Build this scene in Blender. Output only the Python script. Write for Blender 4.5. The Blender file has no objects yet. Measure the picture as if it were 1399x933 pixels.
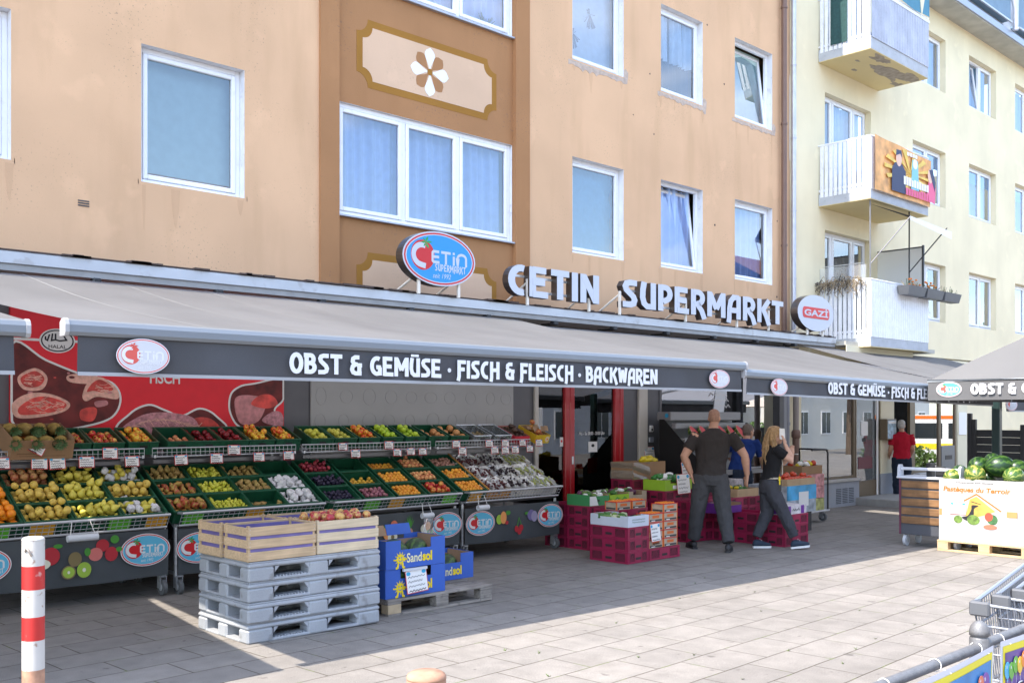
import bpy, math, random
from mathutils import Vector, Matrix, noise
random.seed(11)
S = bpy.context.scene
COL = S.collection
pi = math.pi

# ------------------------------------------------------------------ camera, sky, sun, exposure
YAW = math.radians(46.4)
FW = (math.cos(YAW), math.sin(YAW)); RT = (math.sin(YAW), -math.cos(YAW))
cam = bpy.data.cameras.new('camera'); camo = bpy.data.objects.new('camera', cam); COL.objects.link(camo)
camo.location = (0, 0, 1.7); camo.rotation_euler = (pi/2, 0, YAW - pi/2)
cam.sensor_width = 36; cam.lens = 35.02; cam.shift_y = 99.5/1399; cam.clip_end = 1000; cam.clip_start = .05
S.camera = camo
SUN_TO = Vector((-.70, .05, 1)).normalized()
W = bpy.data.worlds.new('World'); S.world = W; W.use_nodes = True
nt = W.node_tree; bg = nt.nodes['Background']
sky = nt.nodes.new('ShaderNodeTexSky'); sky.sky_type = 'NISHITA'; sky.sun_disc = False
sky.sun_elevation = math.asin(SUN_TO.z); sky.sun_rotation = math.atan2(SUN_TO.x, SUN_TO.y)
sky.air_density = 1.0; sky.dust_density = 1.0; sky.ozone_density = 1.0
# broken white cloud, so that panes mirror more than a bare gradient
wtc = nt.nodes.new('ShaderNodeTexCoord'); wmp = nt.nodes.new('ShaderNodeMapping'); wmp.inputs['Scale'].default_value = (1, 1, 2.6); nt.links.new(wtc.outputs['Generated'], wmp.inputs[0])
wno = nt.nodes.new('ShaderNodeTexNoise'); wno.inputs['Scale'].default_value = 3.2; wno.inputs['Detail'].default_value = 9; wno.inputs['Distortion'].default_value = .35; nt.links.new(wmp.outputs[0], wno.inputs['Vector'])
wmr = nt.nodes.new('ShaderNodeMapRange'); wmr.inputs[1].default_value = .50; wmr.inputs[2].default_value = .68; wmr.inputs[4].default_value = .85; nt.links.new(wno.outputs[0], wmr.inputs[0])
wmx = nt.nodes.new('ShaderNodeMix'); wmx.data_type = 'RGBA'; nt.links.new(wmr.outputs[0], wmx.inputs['Factor']); nt.links.new(sky.outputs[0], wmx.inputs['A']); wmx.inputs['B'].default_value = (6.0, 6.3, 6.9, 1)
nt.links.new(wmx.outputs['Result'], bg.inputs[0]); bg.inputs[1].default_value = .15
sl = bpy.data.lights.new('sun', 'SUN'); sl.energy = 2.2; sl.angle = math.radians(.5); sl.color = (1, .915, .80)
so = bpy.data.objects.new('sun', sl); COL.objects.link(so); so.rotation_euler = (-SUN_TO).to_track_quat('-Z', 'Y').to_euler()
so.location = (-20, 5, 30)
S.view_settings.view_transform = 'Standard'; S.view_settings.look = 'None'
S.view_settings.gamma = 1; S.view_settings.use_curve_mapping = False
S.view_settings.exposure = 2.15
S.render.resolution_x = 1024; S.render.resolution_y = 682
S.cycles.max_bounces = 8; S.cycles.transparent_max_bounces = 12

# ------------------------------------------------------------------ helpers
def s(r, g, b, k=1.0):
    f = lambda c: (c/12.92 if c <= .04045 else ((c+.055)/1.055)**2.4)
    return (f(r/255)*k, f(g/255)*k, f(b/255)*k)
def wall_pt(px, py, Y):
    """point of the plane y = Y on the line of sight of a photo pixel (survey helper: returns x, z)"""
    r = (px-699.5)/1361; d = (FW[0]+r*RT[0], FW[1]+r*RT[1]); t = Y/d[1]
    return d[0]*t, 1.7+(566-py)*t/1361
def wx(px, Y): return wall_pt(px, 0, Y)[0]
def wz(px, py, Y): return wall_pt(px, py, Y)[1]
def ground(px, py):
    z = 1361*1.7/(py-566); r = (px-699.5)/1361
    return (FW[0]+r*RT[0])*z, (FW[1]+r*RT[1])*z

MATS = {}
def mat(name, col=(.5, .5, .5), rough=.6, metal=0, var=0, vs=6, bump=0, bs=60, rnd=0, spec=.5, alpha=1, trans=0, fine=0, dirt=0, dcol=(.05, .045, .04), coat=0, sss=0, grain=None):
    if name in MATS: return MATS[name]
    m = bpy.data.materials.new(name); m.use_nodes = True; MATS[name] = m
    n = m.node_tree.nodes; l = m.node_tree.links; p = n['Principled BSDF']
    p.inputs['Roughness'].default_value = rough; p.inputs['Metallic'].default_value = metal
    p.inputs['Specular IOR Level'].default_value = spec; p.inputs['Alpha'].default_value = alpha
    p.inputs['Coat Weight'].default_value = coat
    if sss: p.inputs['Subsurface Weight'].default_value = sss; p.inputs['Subsurface Radius'].default_value = (.02, .01, .006)
    c4 = (*col, 1)
    tc = n.new('ShaderNodeTexCoord')
    out = None
    def noisetex(scale, detail=4, g=None):
        t = n.new('ShaderNodeTexNoise'); t.inputs['Scale'].default_value = scale; t.inputs['Detail'].default_value = detail
        if g: mp = n.new('ShaderNodeMapping'); mp.inputs['Scale'].default_value = g; l.new(tc.outputs['Object'], mp.inputs[0]); l.new(mp.outputs[0], t.inputs['Vector'])
        else: l.new(tc.outputs['Object'], t.inputs['Vector'])
        return t
    if var or fine or rnd or dirt:
        rgb = n.new('ShaderNodeRGB'); rgb.outputs[0].default_value = c4; out = rgb.outputs[0]
        hs = n.new('ShaderNodeHueSaturation'); l.new(out, hs.inputs['Color']); out = hs.outputs[0]
        vals = []
        if var:
            t = noisetex(vs); mr = n.new('ShaderNodeMapRange'); l.new(t.outputs[0], mr.inputs[0])
            mr.inputs[1].default_value = .3; mr.inputs[2].default_value = .7; mr.inputs[3].default_value = 1-var; mr.inputs[4].default_value = 1+var
            vals.append(mr.outputs[0])
        if fine:
            t = noisetex(bs, 5 if grain else 2, grain); mr = n.new('ShaderNodeMapRange'); l.new(t.outputs[0], mr.inputs[0])
            mr.inputs[1].default_value = .3; mr.inputs[2].default_value = .7; mr.inputs[3].default_value = 1-fine; mr.inputs[4].default_value = 1+fine
            vals.append(mr.outputs[0])
        if rnd:
            oi = n.new('ShaderNodeObjectInfo'); mr = n.new('ShaderNodeMapRange'); l.new(oi.outputs['Random'], mr.inputs[0])
            mr.inputs[3].default_value = 1-rnd; mr.inputs[4].default_value = 1+rnd; vals.append(mr.outputs[0])
        v = vals[0] if vals else None
        for w in vals[1:]:
            mm = n.new('ShaderNodeMath'); mm.operation = 'MULTIPLY'; l.new(v, mm.inputs[0]); l.new(w, mm.inputs[1]); v = mm.outputs[0]
        if v is not None: l.new(v, hs.inputs['Value'])
        if dirt:
            t = noisetex(vs*2.7, 8); mr = n.new('ShaderNodeMapRange'); l.new(t.outputs[0], mr.inputs[0])
            mr.inputs[1].default_value = .60; mr.inputs[2].default_value = .68; mr.inputs[4].default_value = dirt
            mx = n.new('ShaderNodeMix'); mx.data_type = 'RGBA'; l.new(mr.outputs[0], mx.inputs['Factor']); l.new(out, mx.inputs['A'])
            mx.inputs['B'].default_value = (*dcol, 1); out = mx.outputs['Result']
        l.new(out, p.inputs['Base Color'])
    else: p.inputs['Base Color'].default_value = c4
    if bump:
        t = noisetex(bs, 6); b = n.new('ShaderNodeBump'); b.inputs['Strength'].default_value = bump; b.inputs['Distance'].default_value = .01
        l.new(t.outputs[0], b.inputs['Height']); l.new(b.outputs[0], p.inputs['Normal'])
    return m

def glass_mat(name, ior=1.6, tint=(.9, .95, 1), boost=0.0, rough=0.0, opq=0.0, col=(.5,.6,.7)):
    m = bpy.data.materials.new(name); m.use_nodes = True; MATS[name] = m
    n = m.node_tree.nodes; l = m.node_tree.links; n.remove(n['Principled BSDF'])
    tr = n.new('ShaderNodeBsdfTransparent'); tr.inputs[0].default_value = (*tint, 1)
    gl = n.new('ShaderNodeBsdfGlossy'); gl.inputs['Roughness'].default_value = rough; gl.inputs[0].default_value = (.95, .97, 1, 1)
    fr = n.new('ShaderNodeFresnel'); fr.inputs[0].default_value = ior
    ad = n.new('ShaderNodeMath'); ad.operation = 'ADD'; ad.use_clamp = True; ad.inputs[1].default_value = boost; l.new(fr.outputs[0], ad.inputs[0])
    base = tr.outputs[0]
    if opq:
        df = n.new('ShaderNodeBsdfDiffuse'); df.inputs[0].default_value = (*col, 1); mz = n.new('ShaderNodeMixShader'); mz.inputs[0].default_value = opq
        l.new(tr.outputs[0], mz.inputs[1]); l.new(df.outputs[0], mz.inputs[2]); base = mz.outputs[0]
    mx = n.new('ShaderNodeMixShader'); l.new(ad.outputs[0], mx.inputs[0]); l.new(base, mx.inputs[1]); l.new(gl.outputs[0], mx.inputs[2])
    l.new(mx.outputs[0], n['Material Output'].inputs[0]); return m

def Tr(x=0, y=0, z=0, rz=0, rx=0, ry=0, sc=1):
    return Matrix.Translation((x, y, z)) @ Matrix.Rotation(rz, 4, 'Z') @ Matrix.Rotation(ry, 4, 'Y') @ Matrix.Rotation(rx, 4, 'X') @ Matrix.Scale(sc, 4)
def frame(o, u, v, n):
    """matrix with local x=u, y=v, z=n at origin o"""
    u, v, n = Vector(u), Vector(v), Vector(n)
    return Matrix(((u.x, v.x, n.x, o[0]), (u.y, v.y, n.y, o[1]), (u.z, v.z, n.z, o[2]), (0, 0, 0, 1)))
def face_front(x, y, z):   # decals on a face that looks toward the street (-Y): local x=+X, y=+Z, z=-Y
    return frame((x, y, z), (1, 0, 0), (0, 0, 1), (0, -1, 0))
def face_left(x, y, z):    # decals on a face that looks toward -X: local x=-Y, y=+Z, z=-X
    return frame((x, y, z), (0, -1, 0), (0, 0, 1), (-1, 0, 0))

def setp(o, label=None, cat=None, group=None, kind=None):
    if label: o['label'] = label
    if cat: o['category'] = cat
    if group: o['group'] = group
    if kind: o['kind'] = kind
    return o
def thing(name, label, cat, loc=(0, 0, 0), group=None):
    o = bpy.data.objects.new(name, None); COL.objects.link(o); o.location = loc; o.empty_display_size = .1
    return setp(o, label, cat, group)
def copy_tree(o, parent=None, loc=None, rz=None, label=None, group=None):
    c = o.copy(); COL.objects.link(c)
    if parent: c.parent = parent
    for ch in list(o.children): copy_tree(ch, c)
    if loc is not None: c.location = loc
    if rz is not None: c.rotation_euler.z = rz
    if label: c['label'] = label
    if group: c['group'] = group
    return c

class MB:
    def __init__(s_): s_.v = []; s_.f = []; s_.m = []; s_.sm = []; s_.mats = []
    def mi(s_, m):
        if m not in s_.mats: s_.mats.append(m)
        return s_.mats.index(m)
    def add(s_, vs, fs, m, T=None, smooth=False):
        k = len(s_.v)
        s_.v += [tuple(T @ Vector(p)) for p in vs] if T is not None else [tuple(p) for p in vs]
        i = s_.mi(m)
        for f in fs: s_.f.append([k+j for j in f]); s_.m.append(i); s_.sm.append(smooth)
        return s_
    def box(s_, x0, y0, z0, x1, y1, z1, m, T=None, c=0):
        x0, x1 = min(x0, x1), max(x0, x1); y0, y1 = min(y0, y1), max(y0, y1); z0, z1 = min(z0, z1), max(z0, z1)
        if c <= 0:
            vs = [(x0, y0, z0), (x1, y0, z0), (x1, y1, z0), (x0, y1, z0), (x0, y0, z1), (x1, y0, z1), (x1, y1, z1), (x0, y1, z1)]
            fs = [(3, 2, 1, 0), (4, 5, 6, 7), (0, 1, 5, 4), (1, 2, 6, 5), (2, 3, 7, 6), (3, 0, 4, 7)]
            return s_.add(vs, fs, m, T)
        c = min(c, (x1-x0)*.45, (y1-y0)*.45, (z1-z0)*.45); vs = []; ix = {}
        for a in (0, 1):
            for b in (0, 1):
                for d in (0, 1):
                    X = (x0, x1)[a]; Y = (y0, y1)[b]; Z = (z0, z1)[d]; sx = (1, -1)[a]*c; sy = (1, -1)[b]*c; sz = (1, -1)[d]*c
                    ix[a, b, d] = len(vs); vs += [(X, Y+sy, Z+sz), (X+sx, Y, Z+sz), (X+sx, Y+sy, Z)]
        g = lambda a, b, d, k: ix[a, b, d]+k
        fs = []
        for a in (0, 1): fs.append([g(a, 0, 0, 0), g(a, 1, 0, 0), g(a, 1, 1, 0), g(a, 0, 1, 0)][::(1 if a else -1)])
        for b in (0, 1): fs.append([g(0, b, 0, 1), g(1, b, 0, 1), g(1, b, 1, 1), g(0, b, 1, 1)][::(-1 if b else 1)])
        for d in (0, 1): fs.append([g(0, 0, d, 2), g(1, 0, d, 2), g(1, 1, d, 2), g(0, 1, d, 2)][::(1 if d else -1)])
        for a in (0, 1):
            for b in (0, 1): fs.append([g(a, b, 0, 0), g(a, b, 0, 1), g(a, b, 1, 1), g(a, b, 1, 0)][::(1 if a != b else -1)][::-1])
            for d in (0, 1): fs.append([g(a, 0, d, 0), g(a, 0, d, 2), g(a, 1, d, 2), g(a, 1, d, 0)])
        for b in (0, 1):
            for d in (0, 1): fs.append([g(0, b, d, 1), g(0, b, d, 2), g(1, b, d, 2), g(1, b, d, 1)])
        for a in (0, 1):
            for b in (0, 1):
                for d in (0, 1): fs.append([g(a, b, d, 0), g(a, b, d, 1), g(a, b, d, 2)])
        return s_.add(vs, fs, m, T)
    def tube(s_, pts, r, m, n=8, T=None, closed=False, caps=True, smooth=True):
        pts = [Vector(p) for p in pts]; N = len(pts); vs = []; fs = []; prev = None
        rr = r if isinstance(r, (list, tuple)) else [r]*N
        for i, p in enumerate(pts):
            a = pts[i-1] if (i > 0 or closed) else p; b = pts[(i+1) % N] if (i < N-1 or closed) else p
            t = (b-a).normalized() if (b-a).length > 1e-9 else Vector((0, 0, 1))
            if prev is None:
                u = t.cross(Vector((0, 0, 1)))
                if u.length < 1e-3: u = t.cross(Vector((1, 0, 0)))
            else: u = prev-t*prev.dot(t)
            u.normalize(); prev = u; w = t.cross(u)
            for k in range(n):
                q = 2*pi*k/n; vs.append(p+(u*math.cos(q)+w*math.sin(q))*rr[i])
        for i in range(N if closed else N-1):
            j = (i+1) % N
            for k in range(n): fs.append((i*n+k, i*n+(k+1) % n, j*n+(k+1) % n, j*n+k))
        s_.add(vs, fs, m, T, smooth)
        if caps and not closed: s_.add(vs[:n], [tuple(range(n))[::-1]], m, T); s_.add(vs[-n:], [tuple(range(n))], m, T)
        return s_
    def cyl(s_, p0, p1, r, m, n=12, r1=None, T=None): return s_.tube([p0, p1], [r, r if r1 is None else r1], m, n, T)
    def loft(s_, rings, m, T=None, smooth=True, cap=True):
        n = len(rings[0]); vs = [p for r in rings for p in r]; fs = []
        for i in range(len(rings)-1):
            for k in range(n): fs.append((i*n+k, i*n+(k+1) % n, (i+1)*n+(k+1) % n, (i+1)*n+k))
        if cap: fs.append(tuple(range(n))[::-1]); fs.append(tuple((len(rings)-1)*n+k for k in range(n)))
        return s_.add(vs, fs, m, T, smooth)
    def lathe(s_, prof, m, T=None, n=14, smooth=True, cap=True):
        return s_.loft([[(r*math.cos(2*pi*k/n), r*math.sin(2*pi*k/n), z) for k in range(n)] for r, z in prof], m, T, smooth, cap)
    def ell(s_, c, rx, ry, rz, m, T=None, n=12, k=7, wob=0, seed=0):
        rings = []
        for i in range(k+1):
            a = -pi/2+pi*i/k; r = max(math.cos(a), .02); ring = []
            for j in range(n):
                q = 2*pi*j/n; d = Vector((r*math.cos(q), r*math.sin(q), math.sin(a)))
                w = 1+(wob*noise.noise(d*1.7+Vector((seed, seed*.7, 3)))) if wob else 1
                ring.append((c[0]+d.x*rx*w, c[1]+d.y*ry*w, c[2]+d.z*rz*w))
            rings.append(ring)
        return s_.loft(rings, m, T)
    def extr(s_, poly, m, T=None, d0=0, d1=.01, side=None):
        n = len(poly); A = sum(poly[i][0]*poly[(i+1) % n][1]-poly[(i+1) % n][0]*poly[i][1] for i in range(n))
        if A < 0: poly = poly[::-1]
        s_.add([(x, y, d1) for x, y in poly], [tuple(range(n))], m, T)
        vs = [(x, y, d0) for x, y in poly]+[(x, y, d1) for x, y in poly]
        s_.add(vs, [(i, (i+1) % n, n+(i+1) % n, n+i) for i in range(n)]+[tuple(range(n))[::-1]], side or m, T)
        return s_
    def sheet(s_, P, nu, nv, m, T=None, smooth=True):
        vs = [P(i/nu, j/nv) for j in range(nv+1) for i in range(nu+1)]
        fs = [(j*(nu+1)+i, j*(nu+1)+i+1, (j+1)*(nu+1)+i+1, (j+1)*(nu+1)+i) for j in range(nv) for i in range(nu)]
        return s_.add(vs, fs, m, T, smooth)
    def mesh(s_, name, org=(0, 0, 0)):
        me = bpy.data.meshes.new(name)
        me.from_pydata([(p[0]-org[0], p[1]-org[1], p[2]-org[2]) for p in s_.v], [], s_.f)
        for m in s_.mats: me.materials.append(m)
        me.polygons.foreach_set('material_index', s_.m); me.polygons.foreach_set('use_smooth', s_.sm); me.update(); return me
    def build(s_, name, parent=None, label=None, cat=None, group=None, kind=None):
        if parent is not None:
            root = parent; off = Vector((0, 0, 0))
            while root is not None: off += root.location; root = root.parent
            o = bpy.data.objects.new(name, s_.mesh(name, off)); COL.objects.link(o); o.parent = parent
        else:
            xs, ys, zs = zip(*s_.v); org = ((min(xs)+max(xs))/2, (min(ys)+max(ys))/2, min(zs))
            o = bpy.data.objects.new(name, s_.mesh(name, org)); COL.objects.link(o); o.location = org
        return setp(o, label, cat, group, kind)

# ------------------------------------------------------------------ lettering
def arc(cx, cy, rx, ry, a0, a1, n=10):
    return [(cx+rx*math.cos(math.radians(a0+(a1-a0)*i/n)), cy+ry*math.sin(math.radians(a0+(a1-a0)*i/n))) for i in range(n+1)]
def ribbon(mb, pts, w, m, T, d0, d1, side=None, closed=False):
    n = len(pts); L = []; R = []
    for i in range(n):
        a = Vector(pts[i-1]) if (i or closed) else None; b = Vector(pts[i]); c = Vector(pts[(i+1) % n]) if (i < n-1 or closed) else None
        d1_ = (b-a).normalized() if a is not None else None; d2 = (c-b).normalized() if c is not None else None
        t = d1_ if d2 is None else d2 if d1_ is None else (d1_+d2)
        if t.length < 1e-6: t = d2
        t = t.normalized(); nn = Vector((-t.y, t.x)); k = 1
        if d1_ is not None and d2 is not None: k = 1/max(.5, nn.dot(Vector((-d2.y, d2.x))))
        L.append(b+nn*w/2*k); R.append(b-nn*w/2*k)
    q = n if closed else n-1; sd = side or m
    V = [(p.x, p.y, d1) for p in L]+[(p.x, p.y, d1) for p in R]+[(p.x, p.y, d0) for p in L]+[(p.x, p.y, d0) for p in R]
    mb.add(V, [(i, n+i, n+(i+1) % n, (i+1) % n) for i in range(q)], m, T)
    fs = [(i, (i+1) % n, 2*n+(i+1) % n, 2*n+i) for i in range(q)]+[(n+i, 3*n+i, 3*n+(i+1) % n, n+(i+1) % n) for i in range(q)]
    if not closed: fs += [(0, 2*n, 3*n, n), (n-1, 2*n-1, 4*n-1, 3*n-1)]
    mb.add(V, fs, sd, T)
h = .1
GL = {
 'C': (.58, [arc(.41, .5, .30, .40, 72, 286, 14)]),
 'E': (.60, [[(.1, 0), (.1, 1)], [(.1, .905), (.54, .9)], [(.1, .5), (.5, .5)], [(.1, .095), (.6, .09)]]),
 'T': (.62, [[(.31, 0), (.31, .9)], [(.0, .9), (.62, .9)]]),
 'I': (.2, [[(.1, 0), (.1, 1)]]),
 'N': (.66, [[(.1, 0), (.1, 1)], [(.12, .93), (.54, .07)], [(.56, 0), (.56, 1)]]),
 'S': (.58, [[(.56, .9), (.30, .905), (.17, .86), (.12, .75), (.16, .63), (.42, .40), (.47, .28), (.43, .15), (.32, .1), (.02, .095)]]),
 'U': (.62, [[(.16, 1), (.11, .7), (.1, .42), (.16, .2), (.28, .1), (.5, .1)], [(.52, 0), (.52, 1)]]),
 'P': (.58, [[(.1, 0), (.1, 1)], [(.1, .9)]+arc(.28, .66, .2, .24, 90, -70, 8)+[(.2, .36)]]),
 'R': (.62, [[(.1, 0), (.1, 1)], [(.1, .9)]+arc(.30, .68, .2, .22, 90, -75, 8)+[(.26, .44), (.46, .18), (.54, -.02), (.58, -.14)]]),
 'M': (.82, [[(.1, 0), (.1, 1)], [(.13, .92), (.41, .32)], [(.69, .92), (.41, .32)], [(.72, 0), (.72, 1)]]),
 'A': (.66, [[(.06, -.16), (.09, 0), (.1, .4), (.16, .72), (.3, .9), (.56, .9)], [(.54, 0), (.54, .96)], [(.1, .36), (.54, .36)]]),
 'K': (.64, [[(.1, 0), (.1, 1)], [(.6, .98), (.26, .52)], [(.26, .6), (.44, .3), (.6, -.1)]]),
 'O': (.68, [arc(.34, .5, .24, .41, 0, 342, 19)]),
 'B': (.60, [[(.1, 0), (.1, 1)], [(-.04, .9)]+arc(.30, .71, .15, .19, 90, -80, 8)+[(.24, .53)], [(.2, .52)]+arc(.28, .31, .22, .215, 80, -90, 8)+[(.1, .095)]]),
 'G': (.66, [arc(.40, .5, .29, .40, 62, 300, 14), [(.36, .44), (.62, .44)], [(.56, .02), (.56, .44)]]),
 'H': (.64, [[(.06, -.14), (.1, .1), (.1, 1)], [(.54, 0), (.54, 1)], [(.1, .52), (.54, .52)]]),
 'F': (.54, [[(.04, -.14), (.1, .1), (.1, 1)], [(.02, .9), (.54, .9)], [(.1, .5), (.46, .5)]]),
 'L': (.5, [[(.1, 0), (.1, 1)], [(.1, .095), (.5, .095)]]),
 'W': (.84, [[(.1, 1), (.24, .05)], [(.24, .05), (.42, .85)], [(.42, .85), (.6, .05)], [(.6, .05), (.74, 1)]]),
 '&': (.66, [[(.5, .9), (.28, .9), (.16, .82), (.14, .68), (.22, .56), (.4, .54)], [(.3, .54), (.14, .44), (.1, .28), (.16, .14), (.3, .09), (.62, .09)], [(.5, 0), (.5, .5)], [(.4, .5), (.64, .5)]]),
 '.': (.2, [arc(.1, .42, .05, .06, 0, 320, 8)]),
}
GL['Z'] = (.6, [[(.04, .9), (.56, .9)], [(.52, .88), (.08, .12)], [(.04, .1), (.58, .1)]])
GL['Ü'] = (GL['U'][0], GL['U'][1]+[[(.2, 1.06), (.2, 1.19)], [(.44, 1.06), (.44, 1.19)]])
def display_text(mb, text, T, width, height, m, depth=.003, side=None, gap=.09, space=.34, sw=.2):
    """heavy condensed display capitals, drawn stroke by stroke; returns nothing, fits text into width x height"""
    nat = sum(space if c == ' ' else GL[c][0]+gap for c in text)-gap; kx = width/nat; x = 0
    T2 = T @ Matrix.Diagonal((kx, height, 1, 1))
    for c in text:
        if c == ' ': x += space; continue
        for j, st in enumerate(GL[c][1]):
            cl = c in 'O.' ; w = .11 if c == '.' else sw
            ribbon(mb, [(x+p[0], p[1]) for p in st], w, m, T2, 0, depth+j*.0006, side, closed=cl)
        x += GL[c][0]+gap
FC = {}
def font_geo(text, bold=.0, shear=0.0, spacing=1.0):
    k = (text, bold, shear, spacing)
    if k not in FC:
        cu = bpy.data.curves.new('t', 'FONT'); cu.body = text; cu.offset = bold; cu.shear = shear; cu.space_character = spacing; cu.resolution_u = 4
        o = bpy.data.objects.new('t', cu); COL.objects.link(o); bpy.context.view_layer.update()
        me = bpy.data.meshes.new_from_object(o.evaluated_get(bpy.context.evaluated_depsgraph_get()))
        vs = [v.co[:2] for v in me.vertices]; fs = [tuple(p.vertices) for p in me.polygons]
        bpy.data.objects.remove(o); bpy.data.curves.remove(cu); bpy.data.meshes.remove(me)
        x0 = min(v[0] for v in vs); x1 = max(v[0] for v in vs); y0 = min(v[1] for v in vs); y1 = max(v[1] for v in vs)
        FC[k] = ([((x-x0)/(x1-x0), (y-y0)/(y1-y0)) for x, y in vs], fs)
    return FC[k]
def font_text(mb, text, T, width, height, m, d=.002, bold=0.0, shear=0.0, spacing=1.0):
    vs, fs = font_geo(text, bold, shear, spacing)
    mb.add([(x*width, y*height, d) for x, y in vs], fs, m, T)
def oval(w, hh, n=36): return [(w/2*math.cos(2*pi*i/n), hh/2*math.sin(2*pi*i/n)) for i in range(n)]
def scribble(mb, T, x0, x1, y, amp, m, d=.002, n=9, sd=0, w=.006):
    r = random.Random(sd); pts = []
    for i in range(n+1): pts.append((x0+(x1-x0)*i/n, y+(amp if i % 2 else -amp)*r.uniform(.4, 1)))
    ribbon(mb, pts, w, m, T, 0, d)
def gz(x): return -.011*max(0.0, min(x, 60)-3.5)
def ground(px, py):
    X = 5
    for _ in range(12):
        z = 1361*(1.7-gz(X))/(py-566); r = (px-699.5)/1361
        X, Y = (FW[0]+r*RT[0])*z, (FW[1]+r*RT[1])*z
    return X, Y

# ------------------------------------------------------------------ materials
WHITE = mat('white_paint', (.8, .8, .8), .45, var=.03, vs=3)
PVC = mat('white_window_plastic', (.82, .83, .86), .35, var=.03, vs=4, dirt=.15, dcol=(.45, .42, .38))
REVEAL = mat('white_reveal_plaster', (.72, .72, .74), .8, var=.08, vs=5, dirt=.3, dcol=(.4, .37, .33))
SILL = mat('grey_sill_metal', (.42, .44, .5), .4, .5, var=.1)
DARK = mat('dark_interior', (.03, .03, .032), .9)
BLACK = mat('black_plastic', (.02, .02, .022), .5)
STEEL = mat('galvanised_steel', (.55, .57, .6), .38, .8, var=.12, vs=30, fine=.08, bs=200)
WIRE = mat('grey_wire', (.55, .57, .6), .35, .6)
ALU = mat('aluminium', (.62, .64, .67), .35, .7)
GREYP = mat('grey_powder_coat', (.12, .122, .13), .5, var=.05)
LGREY = mat('light_grey_panel', (.37, .37, .355), .6, var=.05, vs=2)
RED = mat('red_powder_coat', (.42, .012, .018), .3, coat=.3)
CREAM = mat('cream_plaster', (.72, .66, .48), .85, var=.04, vs=2, bump=.2, bs=120)
BROWNF = mat('bronze_frame', (.16, .12, .075), .45, .2)
INK = mat('black_ink', (.015, .015, .02), .7)
PAPER = mat('white_paper', (.8, .79, .77), .6)
REDINK = mat('red_print', (.6, .03, .03), .6)
BLUEINK = mat('blue_print', (.03, .36, .62), .6)
GLASS = glass_mat('window_glass', 1.75, boost=.09)
SHOPGLASS = glass_mat('shop_glass', 1.7, boost=.42)
DOORGLASS = glass_mat('door_glass', 1.6, boost=.04, tint=(.8, .82, .85))

def stucco(name, col, streak=.10, speck=.6, bump=.35):
    m = bpy.data.materials.new(name); m.use_nodes = True; MATS[name] = m
    n = m.node_tree.nodes; l = m.node_tree.links; p = n['Principled BSDF']; p.inputs['Roughness'].default_value = .92; p.inputs['Specular IOR Level'].default_value = .2
    g = n.new('ShaderNodeNewGeometry')
    def tex(scale, detail, sx=1, sz=1):
        mp = n.new('ShaderNodeMapping'); mp.inputs['Scale'].default_value = (sx, sx, sz); l.new(g.outputs['Position'], mp.inputs[0])
        t = n.new('ShaderNodeTexNoise'); t.inputs['Scale'].default_value = scale; t.inputs['Detail'].default_value = detail; l.new(mp.outputs[0], t.inputs['Vector']); return t.outputs[0]
    def rng(o, a, b, c, d):
        r = n.new('ShaderNodeMapRange'); l.new(o, r.inputs[0]); r.inputs[1].default_value = a; r.inputs[2].default_value = b; r.inputs[3].default_value = c; r.inputs[4].default_value = d; return r.outputs[0]
    def mixc(f, a, b):
        x = n.new('ShaderNodeMix'); x.data_type = 'RGBA'; l.new(f, x.inputs['Factor'])
        l.new(a, x.inputs['A']) if hasattr(a, 'links') else setattr(x.inputs['A'], 'default_value', (*a, 1)); x.inputs['B'].default_value = (*b, 1); return x.outputs['Result']
    k = lambda f: tuple(c*f for c in col)
    c = mixc(rng(tex(.9, 5), .35, .7, 0, 1), k(1.0), k(.88))
    c = mixc(rng(tex(3.2, 6, 1, .16), .52, .75, 0, streak*3), c, (col[0]*.72, col[1]*.70, col[2]*.66))
    c = mixc(rng(tex(2.2, 9), .62, .7, 0, .35), c, k(1.12))
    pat = n.new('ShaderNodeMath'); pat.operation = 'MULTIPLY'
    l.new(rng(tex(40, 3), .63, .67, 0, speck), pat.inputs[0]); l.new(rng(tex(1.1, 3), .5, .65, 0.05, 1), pat.inputs[1])
    c = mixc(pat.outputs[0], c, (.16, .12, .10))
    l.new(c, p.inputs['Base Color'])
    b = n.new('ShaderNodeBump'); b.inputs['Strength'].default_value = bump; b.inputs['Distance'].default_value = .006; l.new(tex(75, 8), b.inputs['Height']); l.new(b.outputs[0], p.inputs['Normal'])
    return m
ORANGE = stucco('apricot_stucco', (.71, .455, .275), .13, .5)
OCHRE = stucco('dark_ochre_stucco', (.40, .205, .095), .1, .5)
OCHREB = stucco('ochre_border_paint', (.34, .165, .035), .04, .2)
PALEO = stucco('pale_apricot_paint', (.68, .47, .32), .04, .2)
YELLOW = stucco('pale_yellow_stucco', (.84, .745, .52), .05, .12, .25)
GREYPL = stucco('blue_grey_plinth', (.34, .36, .40), .15, .3)
DARKFRAME = mat('anthracite_metal', (.055, .058, .065), .45, var=.05)

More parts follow.
